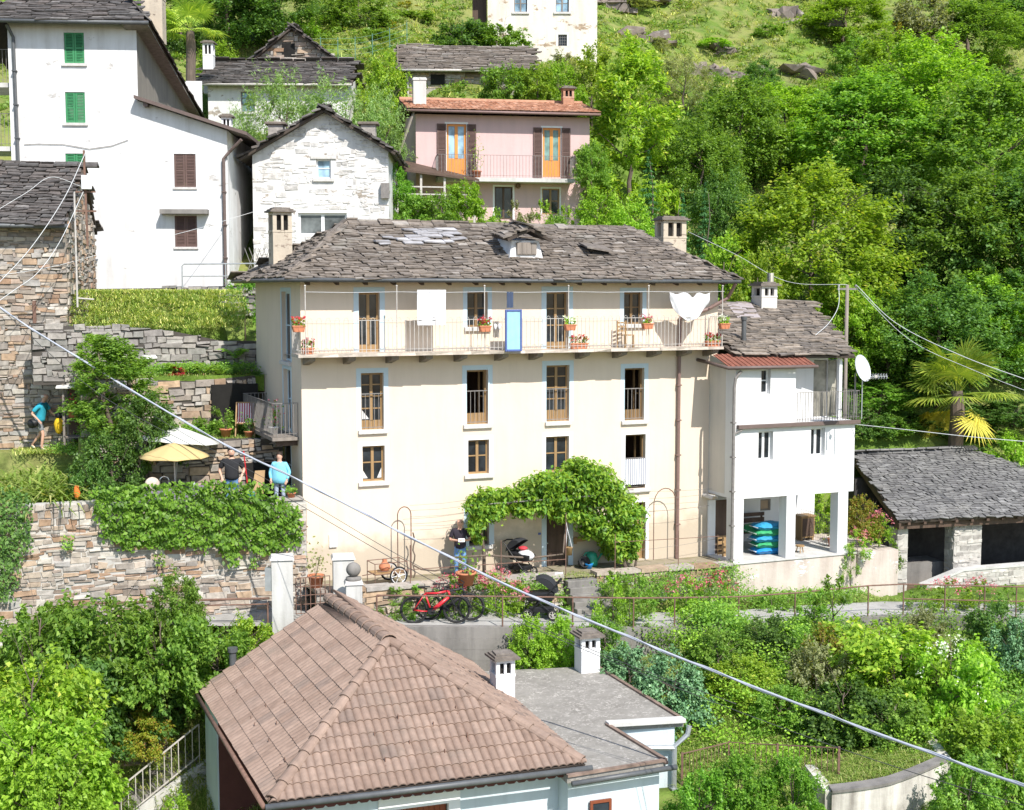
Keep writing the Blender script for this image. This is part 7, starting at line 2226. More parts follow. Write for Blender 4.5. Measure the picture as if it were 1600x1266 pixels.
for x in(-.22,.22):mb=MB();mb.box(x-.03,x+.03,-.18,.18,0,.1);mb.build('leg',wood,cab_)
uq=M.pick(1304,845,va+.9)[0];pot(M.w(uq,va+1.0,zp+.03),.16,.28,label='terracotta pot with a shrub at the open end of the porch',plant_m=leaf_d,ph=.6)
uq=M.pick(1247,858,va+.7)[0];wb=empty('low_stool',M.w(uq,va+.6,zp+.03),M.a,'tiny brown stool on the porch floor beside the middle pillar','stool');mb=MB();mb.lathe([(.14,.2),(.14,.24)],n=12);mb.build('seat',wood,wb)
for a in(0,2.1,4.2):mb=MB();mb.beam((.08*math.cos(a),.08*math.sin(a),.2),(.13*math.cos(a),.13*math.sin(a),0),.025);mb.build('leg',wood,wb)
u=M.pick(1127,862,-.2)[0];ck=empty('wooden_crate',M.w(u+.02,-.35,-.3),M.a,'slatted wooden crate at the foot of the door under the curved hood','crate');mb=MB()
for k in range(4):mb.box(-.17,.17,-.16,-.145,.02+k*.17,.12+k*.17);mb.box(-.17,.17,.145,.16,.02+k*.17,.12+k*.17)
for x in(-.17,.15):
 for y in(-.145,.125):mb.box(x,x+.02,y,y+.02,0,.68)
mb.build('slats',wood,ck)
TA=1.95
def parasol(P,r,h,drop,mat,label,tilt=(0,0),n=8):
 e=empty('parasol',P,random.uniform(0,1),label,'parasol')
 mb=MB();mb.tube([(0,0,0),(0,0,h+.05)],.022,8);mb.build('pole',iron_pale,e)
 mb=MB();vs=[(0,0,h)];K=5;seg=n*4
 for k in range(1,K+1):
  for j in range(seg):
   a=2*math.pi*j/seg;f=k/K
   sag=1-.05*(1-abs(math.cos(a*n/2)))*f
   vs.append((math.cos(a)*r*f*sag,math.sin(a)*r*f*sag,h-drop*f**1.25-.03*f*(1-abs(math.cos(a*n/2)))))
 fs=[(0,1+j,1+(j+1)%seg)for j in range(seg)]
 for k in range(K-1):
  for j in range(seg):fs.append((1+k*seg+j,1+(k+1)*seg+j,1+(k+1)*seg+(j+1)%seg,1+k*seg+(j+1)%seg))
 mb.add(vs,fs);c=mb.build('canopy',mat,e,smooth=True);c.modifiers.new('thick','SOLIDIFY').thickness=.012
 mb=MB()
 for k in range(n):a=2*math.pi*k/n;mb.beam((.05*math.cos(a),.05*math.sin(a),h-.05),(r*.97*math.cos(a),r*.97*math.sin(a),h-drop-.03),.015)
 mb.build('ribs',iron_pale,c)
 e.rotation_euler.x,e.rotation_euler.y=tilt
 return e
canvas_w=M_leaf('white_canvas',[(0,(.66,.66,.66)),(1,(.66,.66,.66))],.25,.9,.1,0,0)
canvas_y=M_leaf('orange_canvas',[(0,(.66,.52,.26)),(1,(.66,.52,.26))],.3,.9,.1,0,0)
pA_=at(268,668,37.2);parasol((pA_.x,37.2,TA),1.15,pA_.z-TA,.36,canvas_w,'white parasol standing behind the orange one',(0,R(6)))
pB2=at(272,692,36.1);parasol((pB2.x,36.1,TA),.95,pB2.z-TA,.36,canvas_y,'yellow orange parasol over the terrace table')
tb=at(272,752,35.9)
tab=empty('terrace_table',(tb.x,35.9,TA),M.a,'long terrace table under a purple grey cloth','table')
mb=MB();mb.box(-.95,.95,-.38,.38,.72,.75);mb.box(-.96,.96,-.39,-.375,.5,.755);mb.box(-.96,.96,.375,.39,.5,.755);mb.box(-.96,-.945,-.375,.375,.5,.755);mb.box(.945,.96,-.375,.375,.5,.755);mb.build('tabletop_cloth',M_plain('purple_grey_cloth',(.20,.17,.24),.9,.2,3,.2),tab)
for x in(-.85,.85):
 for y in(-.3,.3):mb=MB();mb.beam((x,y,0),(x,y,.72),.05);mb.build('leg',wood_grey,tab)
for px,h_,m_,lb in((300,.16,galv,'grey mug on the terrace table, right end'),(292,.14,glass,'dark glass jar on the terrace table'),(250,.22,glass,'dark glass bottle standing on the terrace table')):
 p=at(px,742,35.9);e=empty('table_vessel',(p.x,35.9+(px-272)*.006,TA+.757),0,lb,'vessel');mb=MB();mb.lathe([(.05,0),(.055,h_*.7),(.03,h_),(.026,h_)],n=10);mb.build('body',m_,e,smooth=True)
fc=at(250,745,35.7);e=empty('garden_tap',(fc.x,35.65,TA+.5),M.a,'arched chrome garden tap standing by the table','tap');mb=MB();mb.tube([(0,0,-.5),(0,0,.5)]+[(.12-.12*math.cos(a),0,.5+.12*math.sin(a))for a in np.linspace(.3,3.0,8)]+[(.24,0,.4)],.018,8);mb.build('spout',chrome,e,smooth=True)
mb=MB();mb.lathe([(.04,-.02),(.04,.06)],(0,0,0),8);mb.build('valve',chrome,e)
cu=at(236,745,35.4);e=empty('garden_cushion',(cu.x,35.5,TA+.75),R(20),'pale patterned cushion at the left end of the terrace table','cushion');mb=MB();mb.ball((0,0,.18),.2,.08,.2,n=12,m=8);mb.build('cushion',M_plain('faded_cloth',(.50,.42,.36),.9,.3,12),e,smooth=True)
dk=M.loc(at(384,680,39.3));deck=empty('deck_chair',M.w(dk.x,dk.y,3.77),M.a+R(-15),'red and white striped deck chair on the middle terrace','deck chair')
mb=MB()
for x in(-.27,.27):mb.beam((x,-.45,0),(x,.35,.95),.035);mb.beam((x*.9,.4,0),(x*.9,-.35,.4),.035)
mb.beam((-.27,.35,.95),(.27,.35,.95),.035);mb.beam((-.25,-.35,.4),(.25,-.35,.4),.035);mb.build('frame',wood,deck)
mb=MB();P_=[(-.35,.42),(-.2,.36),(0,.38),(.15,.55),(.28,.8),(.35,.95)]
for(y0,z0),(y1,z1)in zip(P_[:-1],P_[1:]):mb.hexa([(-.24,y0,z0),(.24,y0,z0),(.24,y1,z1),(-.24,y1,z1),(-.24,y0,z0+.012),(.24,y0,z0+.012),(.24,y1,z1+.012),(-.24,y1,z1+.012)])
mb.build('sling',M_wave('deck_stripes',[(0,(.62,.58,.56)),(.5,(.34,.04,.07))],4.5,'X'),deck)
for px,py,D,r,h,lb,lf,fl in((353,683,39.0,.17,.24,'pale clay pot with a leafy plant on the middle terrace',leaf_b,None),(389,684,38.9,.14,.18,'low terracotta pot in front of the deck chair',leaf_c,None),(115,652,40.5,.2,.26,'terracotta pot on the shelf of the plant shed',leaf_b,petal_red)):
 p=at(px,py,D);pot((p.x,D,3.77 if px>200 else p.z),r,h,label=lb,plant_m=lf,flower=fl,ph=.45)
u_,z_=M.picku(425,672,-.55)
pot(M.w(-.5,u_,zs+.005),.14,.22,m=white_trim,label='white pot of pink flowers on the small side balcony',plant_m=leaf_b,flower=petal_pink,ph=.6)
for px,py,lb in((455,765,'terracotta pot with a small plant on the terrace wall coping'),):
 u,z=M.pick(px,py,-.2);pot(M.w(u,-.2,2.37),.12,.14,label=lb,plant_m=leaf_b,ph=.15)
p=at(391,750,36.9);e=empty('blue_bucket',(p.x,36.9,TA+.2),0,'bright blue plastic bucket beside the man in black','bucket');mb=MB();mb.lathe([(.11,0),(.14,.3),(.15,.31),(.12,.3)],n=14);mb.build('bucket',M_plain('cyan_plastic',(.04,.38,.55),.4,.1),e,smooth=True)
p=at(384,712,37.3);e=empty('red_pole',(p.x,37.3,TA),0,'thin red pole leaning at the cellar opening','pole');mb=MB();mb.tube([(.1,0,0),(-.08,.1,1.6)],.018,6);mb.build('pole',red_paint,e)
p=at(404,745,37.0);e=empty('leaning_board',(p.x,37.0,TA+.1),M.a,'pale plywood board leaning beside the side door','board');mb=MB();mb.hexa([(-.28,0,0),(.1,0,0),(.1,.03,0),(-.28,.03,0),(-.02,.35,.95),(.26,.35,.95),(.26,.38,.95),(-.02,.38,.95)]);mb.build('board',wood,e)
tp=M.loc(at(285,640,40.5));tre=empty('bamboo_trellis',M.w(tp.x,tp.y,3.77),M.a,'simple bamboo pole trellis on the middle terrace','trellis')
mb=MB()
for x in(-.1,.65):mb.tube([(x,0,0),(x,0,1.75)],.02,6)
mb.tube([(-.8,0,1.62),(1.05,0,1.66)],.03,6);mb.build('poles',wood,tre)
p=at(233,560,41.0);e=empty('stone_column',M.w(M.loc(p).x,M.loc(p).y,3.9),0,'short pale stone column with a flat capstone in the garden','column');mb=MB();mb.tube([(0,0,0),(.02,0,2.0)],[.16,.14],8);mb.build('shaft',stone_grey,e);mb=MB();mb.lathe([(.2,2.0),(.26,2.06),(.2,2.16)],n=9);mb.build('capstone',stone_white,e)
p=at(262,622,40.2);e=empty('folded_parasol',M.w(M.loc(p).x,M.loc(p).y,3.77),0,'folded white parasol standing between the plants','parasol');mb=MB();mb.lathe([(.03,.4),(.12,.45),(.09,1.2),(.02,1.6)],n=10);mb.build('canopy',cloth_white,e);mb=MB();mb.tube([(0,0,0),(0,0,1.65)],.018,6);mb.build('pole',iron_pale,e)
p=at(123,768,34.9);e=empty('orange_rag',(p.x,34.75,p.z),0,'orange cloth caught on top of the terrace wall','cloth');mb=MB();mb.ball((0,0,0),.08,.06,.17,n=9,m=7,jit=.25);mb.build('cloth',M_plain('orange_cloth',(.62,.16,.03),.9,.2),e)
A_,B_,C_=at(825,1212,28.0),at(803,1236,27.6),at(780,1268,27.2)
e=empty('knotted_rope',A_,0,'white rope with rags tied below the tile roof gutter','rope');mb=MB();mb.tube([(0,0,0),(B_-A_)*.6+Vector((.08,0,0)),B_-A_,C_-A_],.02,6)
for t in(.4,.8):q=(C_-A_)*t;mb.ball((q.x,q.y-.05,q.z-.05),.06,.04,.11,n=8,m=6,jit=.2)
mb.build('rope',cloth_white,e)
def V3(*a):return Vector(a)
def person(P,rz,label,h=1.75,shirt=None,sleeve=.5,trousers=None,short=False,arms=None,legs=None,shoe_m=None,hair_m=None,bald=False,lean=0.0,head_dx=(0,0),stout=1.0,poncho=False,beard=False):
 e=empty('person',P,rz,label,'person');k=h/1.75;e.scale=(k,k,k)
 ln=lambda z:-lean*max(0,z-.95)
 pel=V3(0,0,.95);ab=V3(0,ln(1.12),1.12);chs=V3(0,ln(1.32),1.32);nk=V3(0,ln(1.47)-.0,1.47)
 hd=V3(head_dx[0]*.5,ln(1.56)-.01+head_dx[1]*.5,1.555);sk=V3(head_dx[0],ln(1.65)+head_dx[1]+.005,1.65);tp=V3(head_dx[0],ln(1.72)+head_dx[1]+.012,1.735)
 arms=arms or{}
 legs=legs or{}
 body,shirt_c,tr_c=[],[],[]
 T=lambda v,r:(v.x,v.y,v.z,r)
 s=stout
 body.append([T(pel,.115*s),T(ab,.105*s),T(chs,.115*s),T(nk,.052),T(hd,.07),T(sk,.098),T(tp,.082)])
 nose=sk+V3(head_dx[0]*.6,-.102,-.026)
 body.append([T(sk,.098),T(nose,.024)])
 for sg in(-1,1):body.append([T(sk,.098),T(sk+V3(sg*.094,.01,-.02),.02)])
 shirt_c.append([T(pel+V3(0,0,-.09),.172*s),T(pel+V3(0,0,.03),.168*s),T(ab,.152*s),T(chs,.154*s),T(V3(0,ln(1.44),1.445),.085)])
 tr_c.append([T(pel+V3(0,0,.12),.14*s),T(pel+V3(0,0,-.06),.145*s)])
 shoes=[]
 for sg,nm in((-1,'R'),(1,'L')):
  sh=V3(sg*.185*(.5+.5*s),ln(1.41),1.405)
  el,wr=arms.get(nm,(V3(sg*.27,.02,1.13),V3(sg*.27,-.08,.90)))
  d=(wr-el).normalized()
  palm=wr+d*.055;
  body.append([T(chs,.115*s),T(sh,.062),T(sh.lerp(el,.5),.05*s),T(el,.041),T(el.lerp(wr,.35),.041),T(wr,.027),T(palm,.034)])
  side=d.cross(V3(0,-1,.25)).normalized()
  fw=d.cross(side)
  for q,(o,l)in enumerate(((-.027,.072),(-.009,.085),(.010,.08),(.027,.062))):
   b=palm+side*o+d*.03
   body.append([T(palm,.034),T(b,.0105),T(b+d*l*.55+fw*.012,.0092),T(b+d*l*.85+fw*.035,.008)])
  th=palm+side*(-.034*sg)-d*.02
  body.append([T(palm,.034),T(th,.011),T(th+d*.035+side*(-.016*sg)+fw*.015,.009)])
  se=sh.lerp(el,sleeve*2)if sleeve<=.5 else el.lerp(wr,(sleeve-.5)*2)
  ch=[T(chs,.154*s),T(sh,.078),T(sh.lerp(el,.4),.068*s)]
  if sleeve>.5:ch+=[T(el,.06),T(se,.05)]
  else:ch+=[T(se,.066*s)]
  shirt_c.append(ch)
  hp=V3(sg*.095,0,.89);kn,an,toe=legs.get(nm,(V3(sg*.11,-.02,.50),V3(sg*.12,.02,.09),V3(sg*.135,-.14,.035)))
  body.append([T(pel,.115*s),T(hp,.088),T(hp.lerp(kn,.5),.074),T(kn,.052),T(kn.lerp(an,.35),.054),T(an,.036),T(an.lerp(toe,.5)+V3(0,0,-.012),.036),T(toe,.028)])
  lower=[T(kn,.068),T(kn.lerp(an,.4),.064),T(kn.lerp(an,.93),.055)]if not short else[T(hp.lerp(kn,.85),.082)]
  tr_c.append([T(pel+V3(0,0,-.06),.145*s),T(hp,.108),T(hp.lerp(kn,.5),.088)]+lower)
  dt=(toe-an);dt.normalize()
  shoes.append([T(an.lerp(toe,-.18)+V3(0,0,-.035),.042),T(an.lerp(toe,.5)+V3(0,0,-.02),.043),T(toe+V3(0,0,.0),.036)])
 bd=skin_mesh('body',body,skin_m,e,1)
 skin_mesh('shirt',shirt_c,shirt,e,1)
 skin_mesh('trousers',tr_c,trousers,e,1)
 for c in shoes:skin_mesh('shoe',[c],shoe_m or rubber,e,1)
 mb=MB()
 for sg in(-1,1):mb.ball(tuple(sk+V3(sg*.034,-.086,.008)),.011,n=8,m=6)
 mb.build('eyes',plastic_black,e)
 mb=MB();mb.ball(tuple(hd+V3(0,-.062,.012)),.024,.012,.007,n=8,m=5);mb.build('mouth',M_plain('lips',(.40,.17,.14),.6,.05),e)
 if hair_m:
  mb=MB()
  vs,fs,n,m=[],[],14,7
  zmax=math.pi*(.62 if not bald else .8)
  for i in range(m+1):
   th=zmax*i/m if not bald else math.pi*(.40+.27*i/m)
   for j in range(n):
    a=2*math.pi*j/n
    front=max(0,-math.sin(a))
    t2=th*(1-.42*front)if not bald else th
    r=.108
    if bald:r=.108 if 0<i<m else .085
    if bald and front>.3:r=.08
    vs.append(tuple(sk+V3(math.cos(a)*math.sin(t2)*r,.012+math.sin(a)*math.sin(t2)*(r+.006),.012+math.cos(t2)*(r+.012))))
  for i in range(m):
   for j in range(n):j2=(j+1)%n;fs.append((i*n+j,(i+1)*n+j,(i+1)*n+j2,i*n+j2))
  mb.add(vs,fs);mb.build('hair',hair_m,e,smooth=True)
 if beard:
  mb=MB();mb.ball(tuple(hd+V3(0,-.028,-.012)),.062,.045,.045,n=10,m=7);mb.build('beard',hair_dark,e,smooth=True)
 if poncho:
  mb=MB();n=20;vs=[];rows=[(.07,1.47,.9),(.16,1.43,.8),(.23,1.34,.62),(.27,1.15,.6),(.29,.97,.62),(.25,.82,.7),(.2,.8,.7)]
  for(r,z,fl)in rows:
   for j in range(n):
    a=2*math.pi*j/n;vs.append((math.cos(a)*r*(1+.04*math.sin(5*a)),math.sin(a)*r*fl*(1+.05*math.cos(4*a)),z+.015*math.sin(3*a)))
  fs=[(i*n+j,(i+1)*n+j,(i+1)*n+(j+1)%n,i*n+(j+1)%n)for i in range(len(rows)-1)for j in range(n)]
  mb.add(vs,fs);o=mb.build('poncho',shirt,e,smooth=True);o.modifiers.new('thick','SOLIDIFY').thickness=.02
 return e
shirt_black=M_plain('black_tshirt',(.022,.022,.025),.95,.2,9,.2)
shirt_navy=M_plain('navy_polo',(.03,.025,.035),.95,.2,9,.2)
shirt_cyan=M_plain('cyan_tshirt',(.03,.33,.45),.9,.12,9,.2)
pull_blue=M_plain('light_blue_jumper',(.20,.52,.66),.95,.1,14,.3)
jeans=M_plain('blue_jeans',(.13,.25,.45),.9,.25,8,.2)
jeans_pale=M_plain('pale_jeans',(.34,.40,.50),.9,.35,12,.2)
shorts_grey=M_plain('grey_shorts',(.20,.21,.22),.9,.2,8,.2)
shoe_lime=M_plain('pale_trainers',(.62,.64,.42),.8,.15)
p=at(362,730,36.55)
person((p.x,36.55,1.97),R(8),'bearded man in a black T-shirt with hands down on the terrace wall',1.77,shirt_black,.42,jeans,hair_m=hair_dark,beard=True,stout=1.28,arms={'R':(V3(-.33,.03,1.14),V3(-.25,-.17,.95)),'L':(V3(.33,.03,1.14),V3(.25,-.17,.95))})
p=at(437,735,37.0)
person((p.x,37.0,1.97),R(-6),'woman in a light blue loose jumper at the side door of the cream house',1.58,pull_blue,.95,jeans_pale,hair_m=hair_dark,stout=1.1,poncho=True,arms={'R':(V3(-.30,.0,1.14),V3(-.24,-.14,.93)),'L':(V3(.31,.0,1.14),V3(.25,-.12,.92))})
u,_=M.pick(719,870,-.75)
m4=person(M.w(u,-.75,-.17),R(4),'grey haired man in a dark polo and jeans reading by the wall',1.74,shirt_navy,.42,jeans,hair_m=hair_grey,bald=True,stout=1.12,head_dx=(.0,-.04),arms={'R':(V3(-.29,-.02,1.14),V3(-.06,-.29,1.16)),'L':(V3(.28,-.04,1.14),V3(.10,-.30,1.17))})
mb=MB();mb.obox((.03,-.37,1.18),(.09,0,0),(0,.06,.04),(0,-.003,.004));o=mb.build('paper_sheet',cloth_white,None,loc=m4.location);o.rotation_euler.z=m4.rotation_euler.z;tag(o,'small white paper held by the man in the dark polo','paper')
p=at(58,705,40.75)
wk=person((p.x+.05,40.9,3.14),R(82),'bald man in cyan T-shirt and grey shorts walking along the stone house',1.76,shirt_cyan,.42,shorts_grey,True,shoe_m=shoe_lime,hair_m=hair_grey,bald=True,lean=.25,stout=1.12,head_dx=(0,-.03),arms={'R':(V3(-.28,.10,1.15),V3(-.27,-.10,.96)),'L':(V3(.28,-.22,1.17),V3(.26,-.42,1.02))},legs={'R':(V3(-.11,-.16,.52),V3(-.12,-.10,.10),V3(-.125,-.26,.04)),'L':(V3(.11,.03,.50),V3(.12,.34,.16),V3(.13,.24,.05))})
def lump(name,loc,rz,r,mat,label,cat,seed=0):
 random.seed(seed);mb=MB();mb.ball((0,0,0),*r,n=12,m=9,jit=.10);o=mb.build(name,mat,None,loc=loc,smooth=True);o.rotation_euler.z=rz;random.seed(seed+50);return tag(o,label,cat)
q=wk.location
lump('yellow_jacket',(q.x+.60,q.y-.05,q.z+.78),0,(.14,.1,.26),M_plain('yellow_jacket_cloth',(.70,.45,.02),.8,.2,10,.3),'bright yellow jacket carried by the walking man','jacket',3)
lump('camera_bag',(q.x-.12,q.y-.28,q.z+.86),0,(.17,.1,.14),plastic_black,'black bag slung at the hip of the walking man','bag',5)
lump('dark_bundle',(q.x+.62,q.y-.05,q.z+1.08),0,(.13,.1,.09),plastic_black,'black bundle in the forward hand of the walking man','bundle',6)
random.seed(21)
DIM=dict(broad1=(3.4,9.0),broad2=(3.0,8.0),broad3=(3.6,10.0),laurel=(2.0,7.4),roundtree=(1.5,3.8),magnolia=(1.15,5.2),thinleaf=(2.0,4.0),shrub1=(1.15,1.75),shrub2=(1.1,1.6),shrub3=(.7,1.1),weed=(.42,.75),bigleaf=(1.1,1.7),conifer=(1.1,5.0))
def veg(proto,mat,px,ytop,D,wpx,label,cat='shrub',name=None,z=None,group=None,ymin=None):
 x=ray(px,633).x*D
 zg=ground(x,D)if z is None else z
 zt=at(px,ytop,D).z
 rx,hh=DIM[proto]
 s=(wpx/FOC*D)/(2.1*rx);sz=max(.25,(zt-zg)/(hh*1.04))
 mx=1.35 if proto in('shrub1','shrub2','bigleaf','shrub3')else 1.9
 if sz>mx*s:zg=zt-mx*s*hh;sz=mx*s
 nm=name or{'tree':'broadleaf_tree','conifer':'young_spruce','shrub':'shrub'}.get(cat,cat)
 return plant(nm,proto,(x,D,zg),label,cat,mat,s,sz,group)
T='tree'
